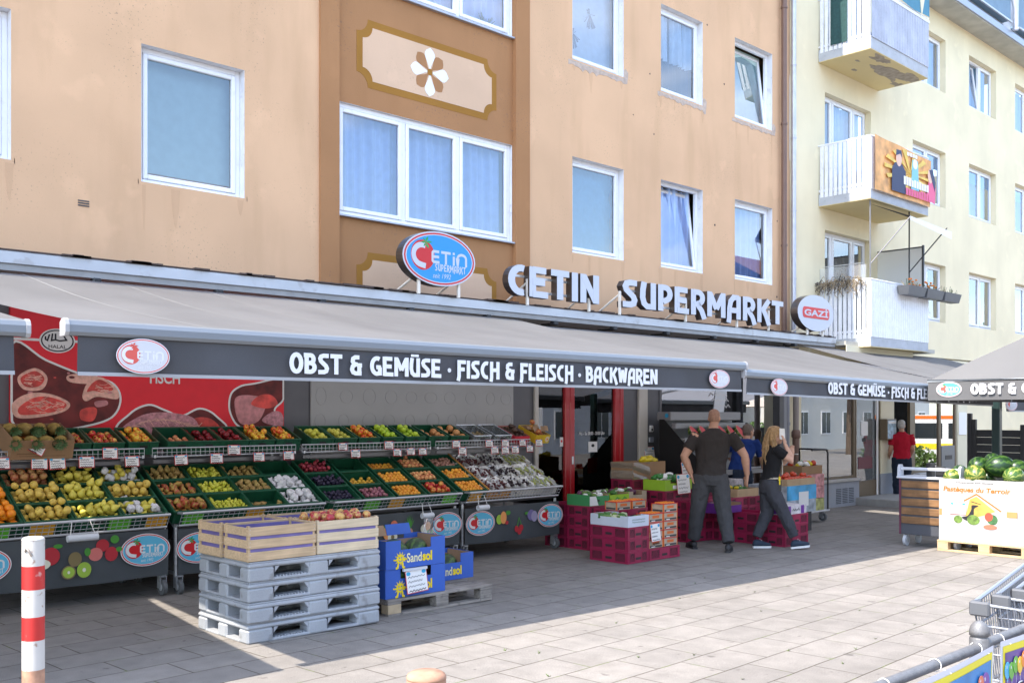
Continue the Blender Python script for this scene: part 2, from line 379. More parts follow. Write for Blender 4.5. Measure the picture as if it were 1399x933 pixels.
# pavement: concrete slabs in half bond
def paving():
    m = bpy.data.materials.new('concrete_slab_paving'); m.use_nodes = True
    n = m.node_tree.nodes; l = m.node_tree.links; p = n['Principled BSDF']; p.inputs['Roughness'].default_value = .85; p.inputs['Specular IOR Level'].default_value = .3
    g = n.new('ShaderNodeNewGeometry'); mp = n.new('ShaderNodeMapping'); mp.inputs['Rotation'].default_value = (0, 0, math.radians(-3.2)); l.new(g.outputs['Position'], mp.inputs[0])
    dn = n.new('ShaderNodeTexNoise'); dn.inputs['Scale'].default_value = 2.5; dn.inputs['Detail'].default_value = 4; l.new(mp.outputs[0], dn.inputs['Vector'])
    va = n.new('ShaderNodeVectorMath'); va.operation = 'MULTIPLY_ADD'; l.new(dn.outputs['Color'], va.inputs[0]); va.inputs[1].default_value = (.02, .02, 0); l.new(mp.outputs[0], va.inputs[2])
    br = n.new('ShaderNodeTexBrick'); l.new(va.outputs[0], br.inputs['Vector']); br.offset = .5; br.squash = 1
    br.inputs['Scale'].default_value = 1; br.inputs['Brick Width'].default_value = .56; br.inputs['Row Height'].default_value = .355; br.inputs['Mortar Size'].default_value = .005
    br.inputs['Mortar Smooth'].default_value = .3; br.inputs['Bias'].default_value = 0
    br.inputs['Color1'].default_value = (.24, .22, .198, 1); br.inputs['Color2'].default_value = (.205, .188, .170, 1); br.inputs['Mortar'].default_value = (.075, .062, .045, 1)
    def tex(scale, det):
        t = n.new('ShaderNodeTexNoise'); t.inputs['Scale'].default_value = scale; t.inputs['Detail'].default_value = det; l.new(g.outputs['Position'], t.inputs['Vector']); return t.outputs[0]
    def rng(o, a, b, c, d):
        r = n.new('ShaderNodeMapRange'); l.new(o, r.inputs[0]); r.inputs[1].default_value = a; r.inputs[2].default_value = b; r.inputs[3].default_value = c; r.inputs[4].default_value = d; return r.outputs[0]
    def mul(a, b):
        x = n.new('ShaderNodeMix'); x.data_type = 'RGBA'; x.blend_type = 'MULTIPLY'; x.inputs['Factor'].default_value = 1; l.new(a, x.inputs['A']); l.new(b, x.inputs['B']); return x.outputs['Result']
    c = mul(br.outputs['Color'], rng(tex(220, 2), .3, .7, .72, 1.25))
    c = mul(c, rng(tex(.7, 5), .3, .7, .88, 1.08)); c = mul(c, rng(tex(6, 8), .3, .75, 1.1, .86))
    def spot(col, scale, lo, hi, det=4, f=1.0):
        nonlocal c
        x = n.new('ShaderNodeMix'); x.data_type = 'RGBA'; l.new(rng(tex(scale, det), lo, hi, 0, f), x.inputs['Factor']); l.new(c, x.inputs['A']); x.inputs['B'].default_value = (*col, 1); c = x.outputs['Result']
    spot((.075, .065, .058), 7.5, .69, .73, 3, .6); spot((.09, .08, .07), 2.6, .66, .78, 9, .5); spot((.40, .38, .36), 31, .76, .79, 2, .5); spot((.13, .115, .10), 1.4, .60, .74, 10, .4)       # old gum and oil spots
    # weeds and dirt in the joints
    mm = n.new('ShaderNodeMath'); mm.operation = 'MULTIPLY'; l.new(br.outputs['Fac'], mm.inputs[0]); l.new(rng(tex(4.5, 3), .56, .64, 0, 1), mm.inputs[1])
    x = n.new('ShaderNodeMix'); x.data_type = 'RGBA'; l.new(mm.outputs[0], x.inputs['Factor']); l.new(c, x.inputs['A']); x.inputs['B'].default_value = (.10, .13, .03, 1); c = x.outputs['Result']
    l.new(c, p.inputs['Base Color'])
    b1 = n.new('ShaderNodeBump'); b1.inputs['Strength'].default_value = .25; b1.inputs['Distance'].default_value = .004; l.new(tex(300, 4), b1.inputs['Height'])
    b2 = n.new('ShaderNodeBump'); b2.inputs['Strength'].default_value = .8; b2.inputs['Distance'].default_value = .004; b2.invert = True; l.new(br.outputs['Fac'], b2.inputs['Height']); l.new(b1.outputs[0], b2.inputs['Normal'])
    l.new(b2.outputs[0], p.inputs['Normal']); return m
g = MB(); PAV = paving()
xs = [-250, -40, 3.5, 20, 60, 400]
for i in range(5):
    a, b = xs[i], xs[i+1]; za, zb = gz(a), gz(b)
    g.add([(a, -250, za), (b, -250, zb), (b, 60, zb), (a, 60, za)], [(0, 1, 2, 3)], PAV)
g.build('pavement', kind='structure')

# ------------------------------------------------------------------ facade helpers
def facade(mb, x0, x1, z0, z1, Y, ops, m, depth=.14, rm=None):
    X = sorted({x0, x1, *[v for o in ops for v in o[:2]]}); Z = sorted({z0, z1, *[v for o in ops for v in o[2:4]]})
    for i in range(len(X)-1):
        for j in range(len(Z)-1):
            cx, cz = (X[i]+X[i+1])/2, (Z[j]+Z[j+1])/2
            if any(o[0] < cx < o[1] and o[2] < cz < o[3] for o in ops): continue
            mb.add([(X[i], Y, Z[j]), (X[i+1], Y, Z[j]), (X[i+1], Y, Z[j+1]), (X[i], Y, Z[j+1])], [(0, 1, 2, 3)], m)
    for a, b, c, d in [o[:4] for o in ops]:
        q = Y+depth; r = rm or m
        mb.add([(a, Y, c), (a, q, c), (a, q, d), (a, Y, d), (b, Y, c), (b, q, c), (b, q, d), (b, Y, d)], [(0, 1, 2, 3), (7, 6, 5, 4), (3, 2, 6, 7), (0, 4, 5, 1)], r)
CURT = {}
def fabric(name, col, rough=.9): return mat(name, col, rough, var=.06, vs=9)
CUR_SKYLIT = fabric('skylit_net_curtain', (.48, .63, .92)); CUR_BLUE = fabric('blue_curtain', (.17, .36, .52)); CUR_GREY = fabric('grey_blind', (.45, .59, .565))  # net curtain tinted blue, sky light put into its colour
CUR_PALE = fabric('pale_blind', (.62, .73, .85)); ROOM_DARK = fabric('dark_room', (.05, .07, .10)); FILM = mat('bright_blue_film', (.02, .32, .62), .5)  # pale blind also holds sky blue; near-black dark_room sheet paints the unlit room
def curtain(win, x0, x1, z0, z1, Y, m, kind='folds', sd=0):
    r = random.Random(sd); ph = r.uniform(0, 6)
    b = MB()
    if kind == 'folds': b.sheet(lambda u, v: (x0+(x1-x0)*u, Y+.034*math.sin(u*(x1-x0)*46+ph+1.3*math.sin(7*u+ph))+.03*math.sin(u*(x1-x0)*15+ph+.5*v), z0+(z1-z0)*v), int(60*(x1-x0))+10, 3, m)
    elif kind == 'drape': b.sheet(lambda u, v: (x0+(x1-x0)*u, Y+.03*math.sin(22*(v+.35*(u-.5)**2*4)-3*u)*(.3+v*.7)+.01*math.sin(30*u), z0+(z1-z0)*v), 24, 40, m)
    else: b.sheet(lambda u, v: (x0+(x1-x0)*u, Y+.004*math.sin(u*9+v*3), z0+(z1-z0)*v), 8, 8, m)
    b.build('curtain' if kind != 'blind' else 'blind', win)
def window(bld, x0, x1, z0, z1, Y, cols=(1,), cur=('folds', None), tilt=None, sill=True, fm=None, fw=.055, sd=0, film=None, sillm=None, gm=None, plant=False):
    """recessed window: outer frame, one sash per column, pane, curtain, sill"""
    fm = fm or PVC; yf = Y+.055; d = .06
    w = MB()
    w.box(x0, yf, z0, x0+fw, yf+d, z1, fm, c=.006); w.box(x1-fw, yf, z0, x1, yf+d, z1, fm, c=.006)
    w.box(x0+fw, yf, z1-fw, x1-fw, yf+d, z1, fm, c=.006); w.box(x0+fw, yf, z0, x1-fw, yf+d, z0+fw, fm, c=.006)
    tot = sum(cols); x = x0+fw; inner = x1-x0-2*fw; cells = []
    for i, c in enumerate(cols):
        a, b = x, x+inner*c/tot; x = b
        if i < len(cols)-1: w.box(b-.03, yf+.002, z0+fw, b+.03, yf+d-.002, z1-fw, fm, c=.005)
        cells.append((a+(.03 if i else 0), b-(.03 if i < len(cols)-1 else 0)))
    win = w.build('window', bld)
    for i, (a, b) in enumerate(cells):
        sw = .05; sa, sb, sc, sd_ = a+.004, b-.004, z0+fw+.004, z1-fw-.004; q = yf-.014
        T = None
        if tilt == i: T = Matrix.Translation((0, q+.02, sc)) @ Matrix.Rotation(math.radians(-7), 4, 'X') @ Matrix.Translation((0, -q-.02, -sc))
        m = MB()
        m.box(sa, q, sc, sa+sw, q+.05, sd_, fm, T, .007); m.box(sb-sw, q, sc, sb, q+.05, sd_, fm, T, .007)
        m.box(sa+sw, q, sd_-sw, sb-sw, q+.05, sd_, fm, T, .007); m.box(sa+sw, q, sc, sb-sw, q+.05, sc+sw, fm, T, .007)
        m.build('sash', win)
        p = MB(); p.add([(sa+sw, q+.03, sc+sw), (sb-sw, q+.03, sc+sw), (sb-sw, q+.03, sd_-sw), (sa+sw, q+.03, sd_-sw)], [(0, 1, 2, 3)], gm or GLASS, T); p.build('pane', win)
        if film: f = MB(); f.box(sa+sw, q+.037, sd_-sw-film, sb-sw, q+.039, sd_-sw, FILM, T); f.build('film', win)
    if cur and cur[1] is not None: curtain(win, x0+.03, x1-.03, z0+.03, z1-.03, Y+.22, cur[1], cur[0], sd)
    if sill:
        b = MB(); b.box(x0-.03, Y-.045, z0-.028, x1+.03, Y+.055, z0-.004, sillm or SILL, c=.004); b.box(x0-.035, Y-.05, z0-.03, x0-.028, Y+.01, z0+.02, SILL); b.box(x1+.028, Y-.05, z0-.03, x1+.035, Y+.01, z0+.02, SILL); b.build('sill', win)
    return win

# ------------------------------------------------------------------ the apricot building
YU = 10.2; YG = 10.27; XE = wx(1079, YU)
ob = thing('apartment_building', 'apricot rendered apartment building with supermarket on its ground floor', 'building', (8, 14, 0))
w1 = (4.13, 5.57); w2 = (7.03, 8.47)
colsX = [(wx(15, YU)-1.16, wx(15, YU)), (wx(193, YU), wx(334, YU)), (wx(782, YU), wx(852, YU)), (wx(903, YU), wx(960, YU)), (wx(1004, YU), wx(1055, YU))]
bayL, bayR = wx(462, YU), wx(703, YU); pilL, pilR = wx(436, YU), wx(722, YU)
ops = [(a, b, *w1) for a, b in colsX]+[(a, b, *w2) for a, b in colsX]
mb = MB()
facade(mb, -9, pilL, 3.0, 12.2, YU, ops[0:2]+ops[5:7], ORANGE, rm=REVEAL)
facade(mb, pilR, XE, 3.0, 12.2, YU, ops[2:5]+ops[7:], ORANGE, rm=REVEAL)
mb.add([(XE, YU, 3), (XE, 20, 3), (XE, 20, 12.2), (XE, YU, 12.2)], [(0, 1, 2, 3)], ORANGE)
mb.add([(-9, YU, 0), (-9, 20, 0), (-9, 20, 12.2), (-9, YU, 12.2)], [(3, 2, 1, 0)], ORANGE)
mb.add([(-9, 20, -.5), (XE, 20, -.5), (XE, 20, 12.2), (-9, 20, 12.2)], [(0, 1, 2, 3)], ORANGE)
mb.build('wall', ob)
mb = MB(); mb.box(-9.3, YU-.35, 12.2, XE, 20.3, 12.45, mat('roof_sheet', (.2, .2, .2), .7)); mb.build('roof', ob)
for a, b in ((pilL, bayL), (bayR, pilR)):
    mb = MB(); mb.box(a, YU-.03, 3.0, b, YU+.1, 12.2, OCHRE); mb.build('pilaster', ob)
bw1 = (wz(462, 291, YU), wz(462, 136, YU)); st = w2[0]-w1[0]; bw2 = (bw1[0]+st, bw1[1]+st)
mb = MB(); facade(mb, bayL, bayR, 3.0, 12.2, YU+.04, [(bayL+.012, bayR-.012, *bw1), (bayL+.012, bayR-.012, *bw2)], OCHRE, rm=REVEAL, depth=.1); mb.build('bay_panel', ob)
def scoop(x0, x1, z0, z1, r, n=7):
    P = []
    for cx, cz, a, b in ((x0, z0, 0, 90), (x0, z1, -90, 0), (x1, z1, 180, 270), (x1, z0, 90, 180)):
        P += arc(cx, cz, r, r, a, b, n)
    return P
def cartouche(x0, x1, z0, z1, flower):
    T = face_front(0, YU+.04, 0); m = MB()
    m.extr(scoop(x0, x1, z0, z1, .17), OCHREB, T, -.01, .003)
    m.extr(scoop(x0+.09, x1-.09, z0+.09, z1-.09, .15), PALEO, T, -.01, .006)
    if flower:
        cx, cz = (x0+x1)/2-.02, (z0+z1)/2
        for k in range(8):
            a = math.radians(90+45*k); L = .29 if k % 2 == 0 else .27; P = []
            for i in range(17):
                t = i/16; u = .03+L*(1-abs(2*t-1)); w_ = .085*math.sin(pi*min(1, (u-.03)/L)**1.8*.93+.12)*(1 if t < .5 else -1)
                P.append((cx+u*math.cos(a)-w_*math.sin(a), cz+u*math.sin(a)+w_*math.cos(a)))
            m.extr(P, WHITE if k % 2 == 0 else OCHRE, T, 0, .009)
        m.extr([(cx+p[0], cz+p[1]) for p in oval(.09, .09, 14)], OCHREB, T, 0, .011)
    m.build('painted_panel', ob)
cx0, cx1 = wx(487, YU+.04), wx(678, YU+.04)
cartouche(cx0, cx1, wz(487, 112, YU)-.02, wz(487, 20, YU), True)
cartouche(cx0, cx1, wz(487, 112, YU)-.02-st, wz(487, 20, YU)-st, False)
sp = [('blind', CUR_PALE, None), ('blind', CUR_GREY, None), ('drape', CUR_BLUE, None), ('folds', CUR_SKYLIT, 0), ('folds', CUR_SKYLIT, None)]
for i, (a, b) in enumerate(colsX): window(ob, a, b, *w1, YU+.05, (1,), sp[i][:2], sp[i][2], sd=i)
sp2 = [('blind', CUR_PALE, None), ('blind', CUR_GREY, None), ('blind', CUR_PALE, None), ('folds', ROOM_DARK, None), ('blind', CUR_GREY, 0)]
for i, (a, b) in enumerate(colsX):
    wn = window(ob, a, b, *w2, YU+.05, (1,), sp2[i][:2], sp2[i][2], sd=i+9)
    if i == 3: curtain(wn, a+.04, b-.04, w2[0]+.62, w2[1]-.04, YU+.2, CUR_PALE, 'folds', 4)
    if i == 2:
        m = MB(); T = face_front(a, YU+.262, w2[0]); r = random.Random(3)
        for cx, cz in ((.3, .5), (.68, .9)):
            for k in range(22):
                q = r.uniform(0, 2*pi); L = r.uniform(.06, .16); m.extr([(cx, cz+.03), (cx+L*math.cos(q)-.01, cz+.16*math.sin(q)-.05), (cx+L*math.cos(q)+.012, cz+.16*math.sin(q)-.04)], mat('grey_decal', (.25, .28, .36), .8), T, 0, .001+.0004*k)
        m.build('window_decal', wn)
window(ob, bayL+.012, bayR-.012, *bw1, YU+.03, (1, .93, .93), ('folds', CUR_SKYLIT), sd=21)
wn = window(ob, bayL+.012, bayR-.012, *bw2, YU+.03, (1, .93, .93), ('folds', CUR_SKYLIT), sd=22)
m = MB(); r = random.Random(5); LEAFD = mat('dark_leaf', (.04, .09, .04), .6)
for k in range(26):
    q = r.uniform(.1, 3.0); L = r.uniform(.12, .28); cx = bayR-.42; z = bw2[0]+.05
    m.add([(cx-.02, YU+.17, z), (cx+L*math.cos(q), YU+.16+r.uniform(-.03, .02), z+L*math.sin(q)), (cx+L*math.cos(q)*.6+.03, YU+.165, z+L*math.sin(q)*.7)], [(0, 1, 2)], LEAFD)
m.build('house_plant', wn)
m = MB()
for k in range(3):
    x = wx(114, YU); z = wz(114, 278, YU); m.box(x-.055, YU-.006, z-.03+k*.024, x+.055, YU+.01, z-.018+k*.024, DARKFRAME)
m.build('wall_vent', ob)
# rough grey plaster repairs under the sills, rust marks
PATCH = mat('grey_plaster_repair', (.50, .40, .33), .95, var=.18, vs=14, bump=.5, bs=60); T = face_front(0, YU-.0, 0); k = 0
for (a, b) in colsX[1:]:
    for (c, d) in ((w2[0], 1.0),):
        m = MB()
        for e0, e1, th in ((a-.09, b+.09, .075*d+.03),):
            n = 26; P = [(e0+(e1-e0)*i/n, c-.02) for i in range(n+1)]+[(e1-(e1-e0)*i/n, c-.035-th*(.35+1.1*abs(noise.noise(Vector((a*3+i*.33, c, 1)))))) for i in range(n+1)]
            m.extr(P, PATCH, T, -.002, .003+.0004*k); k += 1
        m.extr([(b+.0, c-.02), (b+.10, c-.03), (b+.11, c+.09*d), (b+.04, c+.14*d), (b+.0, c+.1)], PATCH, T, -.002, .0035+.0004*k); k += 1; m.build('plaster_patch', ob)
STREAK = stucco('rain_streaked_stucco', (.655, .415, .25), .12, .3); r = random.Random(41)
for (a, b) in colsX:
    for c in (w1[0], w2[0]):
        for e in (a, b-.03, a+.4):
            m = MB(); L = r.uniform(.12, .55); w_ = r.uniform(.012, .05); x = e+r.uniform(-.03, .05); m.extr([(x-w_, c-.03), (x+w_, c-.03), (x+w_*.8, c-.03-L*.5), (x+w_*.15, c-.03-L), (x-w_*.3, c-.03-L*.9), (x-w_*.9, c-.03-L*.4)], STREAK, T, -.002, .0012+.0003*r.random()); m.build('rain_streak', ob)
m = MB(); r = random.Random(77); NAIL = mat('dark_wall_mark', (.06, .045, .04), .9)
for i in range(46): x = r.uniform(1.5, XE-.3); z = r.uniform(3.3, 8.6); w_ = r.uniform(.008, .02); bad = any(a-.1 < x < b+.1 for a, b in colsX+[(pilL, pilR)]); (None if bad else m.extr([(x+w_*math.cos(q)*r.uniform(.6, 1.4), z+w_*math.sin(q)*r.uniform(.6, 1.4)) for q in (0, 1, 2, 3, 4, 5)], NAIL, T, -.001, .002))
m.build('wall_marks', ob)
# downpipes at the joint between the two buildings
BROWNP = mat('brown_pipe_paint', (.17, .10, .075), .5, var=.06)
m = MB(); x = wx(1072, YU-.1); m.tube([(x, YU-.09, 3.15), (x, YU-.09, 12.2)], .052, BROWNP, 14)
for z in (4.9, 7.2, 9.4): m.cyl((x, YU-.09, z-.02), (x, YU-.09, z+.02), .062, BROWNP, 14)
m.build('downpipe', None, 'brown downpipe at the right end of the apricot facade', 'downpipe')
ZINC = mat('zinc_pipe', (.52, .54, .60), .4, .45, var=.1, vs=8)
m = MB(); x = wx(1085, YU-.09); m.tube([(x, YU-.08, 3.15), (x, YU-.08, 12.0)], .048, ZINC, 14)
for z in (4.3, 5.6, 7.0, 8.4, 9.8): m.cyl((x, YU-.08, z-.012), (x, YU-.08, z+.012), .056, ZINC, 14)
m.build('downpipe', None, 'silver zinc downpipe at the left edge of the yellow facade', 'downpipe')

# flat canopy over the shops, metal edge
CANM = mat('painted_fascia_metal', (.50, .53, .57), .4, .3, var=.1, vs=2, dirt=.3, dcol=(.25, .22, .2))
SOFF = mat('canopy_soffit', (.30, .30, .30), .7, var=.1); ROOFT = mat('canopy_roof_tar', (.07, .05, .045), .9, var=.3, vs=10)
YC = 9.55; XC = wx(1140, YC)
m = MB(); m.box(-9, YC+.004, 3.0, XC, YU-.004, 3.14, SOFF); m.build('canopy', ob)
m = MB(); m.box(-9, YC-.03, 3.045, XC+.01, YC, 3.16, CANM, c=.006); m.box(-9, YC-.012, 2.985, XC+.005, YC+.002, 3.043, SOFF); m.build('canopy_edge', ob)
m = MB()
r = random.Random(8)
m.box(-9, YC-.035, 3.161, XC, YU-.005, 3.175, ROOFT)
for k in range(60):
    x = r.uniform(0, XC-.3); m.box(x, YC-.06, 3.165, x+r.uniform(.06, .3), YC+.06, 3.178+r.random()*.012, ROOFT)
m.build('canopy_roof', ob)
m = MB()
for k in range(12): m = MB(); x = 2.4+k*1.25; m.box(x-.04, YC-.05, 2.93, x+.04, YC+.05, 2.985, BLACK, c=.01); m.box(x-.015, YC+.0, 2.93, x+.015, YC+.3, 2.96, BLACK); m.build('awning_bracket', ob)

# ground floor front of the apricot building
G = lambda px: wx(px, YG)
dL, dR, gL, gR = G(733), G(850), G(900), G(1062)
m = MB()
facade(m, -9, dL, -.1, 3.0, YG, [], GREYP)
facade(m, dR, gL, -.3, 3.0, YG, [], GREYP)
facade(m, dL, dR, 2.55, 3.0, YG, [], GREYP); facade(m, gL, gR, -.3, .35, YG, [], GREYP); facade(m, gL, gR, 2.75, 3.0, YG, [], GREYP)
m.box(gR, YG-.25, -.3, XE-.02, YG+.2, 3.0, CREAM)
m.build('shop_wall', ob)
m = MB(); m.box(G(423), YG-.03, .2, G(700), YG-.004, 2.98, LGREY, c=.01)
RIM = mat('embossed_outline', (.345, .345, .333), .6); T = face_front(0, YG-.03, 0); r = random.Random(4)
for row in range(3):
    for k in range(10):
        cx = G(437)+k*.34+r.uniform(-.03, .03); cz = 1.62+row*.3; ribbon(m, [(cx+p[0], cz+p[1]) for p in arc(0, 0, r.uniform(.07, .11), r.uniform(.07, .11), 0, 340, 14)], .008, RIM, T, 0, .003, closed=True)
m.build('shutter_panel', ob)
for px0, px1 in ((728, 733), (870, 882)):
    m = MB(); m.box(G(px0), YG-.05, -.1, G(px1), YG-.004, 2.45 if px0 > 800 else 2.6, mat('cream_guide_rail', (.55, .52, .46), .5, var=.05), c=.008); m.build('shutter_guide', ob)
m = MB(); x = G(888); m.box(x-.05, YG-.045, 1.41, x+.05, YG-.004, 1.52, PAPER, c=.015); m.cyl((x, YG-.05, 1.45), (x, YG-.04, 1.45), .02, DARKFRAME, 10); m.box(x-.06, YG-.04, 1.24, x+.06, YG-.004, 1.33, SILL, c=.01); m.build('doorbell_plate', ob)
# entrance: side light, red posts, glass door
dr = MB()
for a, b in ((770, 776.5), (776.8, 783), (838, 844.5), (844.8, 850)): dr.box(G(a), YG-.04, -.15, G(b), YG+.06, 2.55, RED, c=.012)
dr.box(dL, YG-.02, 2.46, dR, YG+.05, 2.549, RED, c=.01); dr.box(dL, YG-.02, -.15, G(770), YG+.04, .12, RED, c=.01); dr.box(G(783), YG-.01, -.15, G(838), YG+.03, .1, GREYP, c=.01)
door = dr.build('entrance_door', ob)
for a, b in ((733, 770), (783, 838)):
    p = MB(); p.box(G(a)+.004, YG+.005, .1, G(b)-.004, YG+.012, 2.46, DOORGLASS); p.build('pane', door)
m = MB(); x = G(779.5); m.box(x-.02, YG-.055, .95, x+.02, YG-.04, 1.07, ALU, c=.006); m.build('handle', door)
m = MB(); T = face_front(0, YG+.002, 0)
font_text(m, 'Mo. - Sa. 08:00 - 20:00 Uhr', Tr() @ face_front(G(791), YG+.002, 1.385), G(826)-G(791), .05, PAPER, bold=.01)
m.build('opening_hours', door); m = MB(); m.extr([(G(804), 1.12), (G(816), 1.12), (G(816), 1.28), (G(804), 1.28)], PAPER, T, -.001, .001); m.extr([(G(810)+p[0], 1.22+p[1]) for p in oval(.07, .05, 12)], INK, T, 0, .003)
m.build('door_sticker', door); m = MB(); m.extr([(G(765), 1.22), (G(769.5), 1.22), (G(769.5), 1.36), (G(765), 1.36)], PAPER, T, -.001, .001); m.extr([(G(767.3)+p[0], 1.3+p[1]) for p in oval(.04, .04, 10)], REDINK, T, 0, .003)
m.build('door_sticker', door)
# shop interior seen through the door
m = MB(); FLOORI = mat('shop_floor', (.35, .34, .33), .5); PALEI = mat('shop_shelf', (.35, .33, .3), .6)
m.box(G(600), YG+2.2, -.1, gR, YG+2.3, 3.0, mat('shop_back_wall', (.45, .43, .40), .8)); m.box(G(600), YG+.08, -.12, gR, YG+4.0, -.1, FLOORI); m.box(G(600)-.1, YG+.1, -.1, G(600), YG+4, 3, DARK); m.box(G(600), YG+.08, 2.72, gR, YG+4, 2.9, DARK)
m.build('shop_interior', ob)
r = random.Random(2)
for sx, sy in ((dL-.3, 1.5), (dL+1.0, 1.2), (dL+2.3, 1.5), (dL+3.6, 1.6)):
    m = MB()
    for k in range(5): m.box(sx, YG+sy, .2+.38*k, sx+1.1, YG+sy+.4, .23+.38*k, PALEI)
    m.box(sx, YG+sy+.38, 0, sx+1.1, YG+sy+.4, 1.9, PALEI)
    for k in range(5):
        x = sx
        while x < sx+1: w_ = r.uniform(.06, .16); m.box(x+.01, YG+sy+.06, .231+.38*k, x+w_, YG+sy+.3, .231+.38*k+r.uniform(.12, .28), mat('goods_%d' % r.randint(0, 5), [(.5, .35, .05), (.4, .05, .05), (.5, .5, .48), (.1, .2, .4), (.12, .3, .1), (.35, .25, .15)][r.randint(0, 5)], .5)); x += w_+.02
    m.build('goods_shelf', ob)
# big shop window to the right of the entrance
w_ = MB()
for a, b, c, d in ((gL, gL+.06, .35, 2.75), (gR-.06, gR, .35, 2.75)): w_.box(a, YG-.02, c, b, YG+.06, d, GREYP, c=.006)
w_.box(gL, YG-.019, .35, gR, YG+.059, .42, GREYP); w_.box(gL, YG-.019, 2.68, gR, YG+.059, 2.75, GREYP)
wn = w_.build('shop_window', ob)
p = MB(); p.box(gL+.06, YG+.02, .42, gR-.06, YG+.026, 2.68, SHOPGLASS); p.build('pane', wn)
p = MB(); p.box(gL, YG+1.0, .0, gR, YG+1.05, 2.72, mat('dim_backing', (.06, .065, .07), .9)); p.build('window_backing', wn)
p = MB(); T = face_front(0, YG+.012, 0); x = G(985)
p.extr([(x+q[0]*.8, 2.0+q[1]) for q in [(-.28, -.3), (.1, -.36), (.22, .1), (.1, .4), (-.14, .3)]], mat('etched_white', (.75, .78, .8), .7), T, 0, .002)
for k in range(5): scribble(p, T, x-.5+k*.08, x+.1+k*.05, 2.25-.1*k, .03, PAPER, .004, 8, k, .012)
p.build('window_lettering', wn)
# paired grey posts and pipes between the two shops
for k, (pa, pb, mm, nm) in enumerate(((1062, 1067.5, DARKFRAME, 'slim dark grey post left of the shop pipes'), (1068, 1072, mat('mid_grey_post', (.2, .21, .23), .5), 'mid grey flat post beside the dark one'))):
    m = MB(); a, b = wx(pa, YG-.5), wx(pb, YG-.5); m.box(a, YG-.55, gz(15)-.05, b, YG-.42, 2.95, mm, c=.01); m.build('awning_post', None, nm, 'post')
m = MB(); x = wx(1075.5, YG-.5); GP = mat('grey_pipe', (.20, .21, .24), .45, var=.05); m.tube([(x, YG-.48, gz(15)), (x, YG-.48, 3.0)], .062, GP, 14); m.cyl((x, YG-.48, 1.5), (x, YG-.48, 1.56), .074, GP, 14)
m.build('downpipe', None, 'grey ground floor downpipe beside the posts behind the woman', 'downpipe')
m = MB(); x = wx(1087.5, YG-.4); m.tube([(x, YG-.4, gz(15)), (x, YG-.4, 1.3)], .065, BROWNP, 14); m.tube([(x, YG-.4, 1.3), (x, YG-.4, 2.95)], .055, mat('brown_grey_pipe', (.27, .235, .21), .5), 14); m.lathe([(.065, 0), (.085, .03), (.085, .12), (.06, .16)], BROWNP, Tr(x, YG-.4, 1.25), 14); m.cyl((x, YG-.4, .95), (x, YG-.4, .965), .07, PAPER, 14)
m.build('downpipe', None, 'brown ground floor downpipe with collar left of the shop window', 'downpipe')
# ------------------------------------------------------------------ the pale yellow building
yb = thing('apartment_building', 'pale yellow apartment building with balconies and small shops below', 'building', (28, 14, 0))
ZR = 11.28
rows = [(3.90, 5.27), (6.66, 8.0), (9.44, 10.72)]
cX = [(wx(1247, YU), wx(1292, YU)), (wx(1324, YU), wx(1361, YU)), (wx(1387, YU), wx(1387, YU)+1.85), (33.0, 34.8)]
bdX = (wx(1127, YU), wx(1190, YU)); bdZ = [(3.26, 5.42), (6.12, 8.2), (8.95, 10.9)]
ops = [(a, b, *r) for a, b in cX for r in rows]+[(*bdX, *z) for z in bdZ]
m = MB(); facade(m, XE+.004, 40, 3.05, ZR, YU, ops, YELLOW, depth=.16)
m.add([(40, YU, -.5), (40, 20, -.5), (40, 20, ZR), (40, YU, ZR)], [(0, 1, 2, 3)], YELLOW); m.add([(XE, 20, -.5), (40, 20, -.5), (40, 20, ZR), (XE, 20, ZR)], [(0, 1, 2, 3)], YELLOW)
m.build('wall', yb)
CUR_SKY = fabric('pale_blue_curtain', (.55, .68, .82))
for i, (a, b) in enumerate(cX):
    for j, rz_ in enumerate(rows):
        film = .3 if (j == 1 and i < 3) else None
        cm = ROOM_DARK if (j == 0 and i < 2) else fabric('mid_blue_curtain', (.26, .40, .56)) if (i+j) % 2 else CUR_SKY
        wn = window(yb, a+.004, b-.004, rz_[0]+.004, rz_[1]-.004, YU+.08, (1, .85), ('folds', cm), 0 if (i == 1 and j == 2) else None, film=film, sd=40+i*3+j, sillm=BROWNF)
for j, z in enumerate(bdZ):
    wn = window(yb, bdX[0]+.004, bdX[1]-.004, z[0]+.004, z[1]-.004, YU+.08, (.5, 1, .6), ('folds', ROOM_DARK if j != 1 else CUR_SKY), sill=False, sd=60+j)
# eaves, mansard and dormer balconies
EAVE = mat('eave_boards', (.42, .41, .37), .8, var=.15, vs=3); MANS = mat('mansard_sheet', (.40, .44, .50), .6, var=.06); BLUEP = mat('blue_grey_corrugated', (.16, .25, .34), .5, var=.06)
m = MB(); m.box(XE, YU-.55, ZR, 40, YU+.6, ZR+.06, EAVE); m.box(XE, YU-.58, ZR+.02, 40, YU-.551, ZR+.2, mat('gutter_zinc', (.33, .36, .42), .4, .4), c=.01); m.build('eaves', yb)
m = MB(); m.add([(XE, YU-.5, ZR+.06), (40, YU-.5, ZR+.06), (40, YU+.4, ZR+3.2), (XE, YU+.4, ZR+3.2)], [(0, 1, 2, 3)], MANS); m.add([(XE, YU+.4, ZR+3.2), (40, YU+.4, ZR+3.2), (40, 20, ZR+3.2), (XE, 20, ZR+3.2)], [(0, 1, 2, 3)], MANS); m.build('roof', yb)
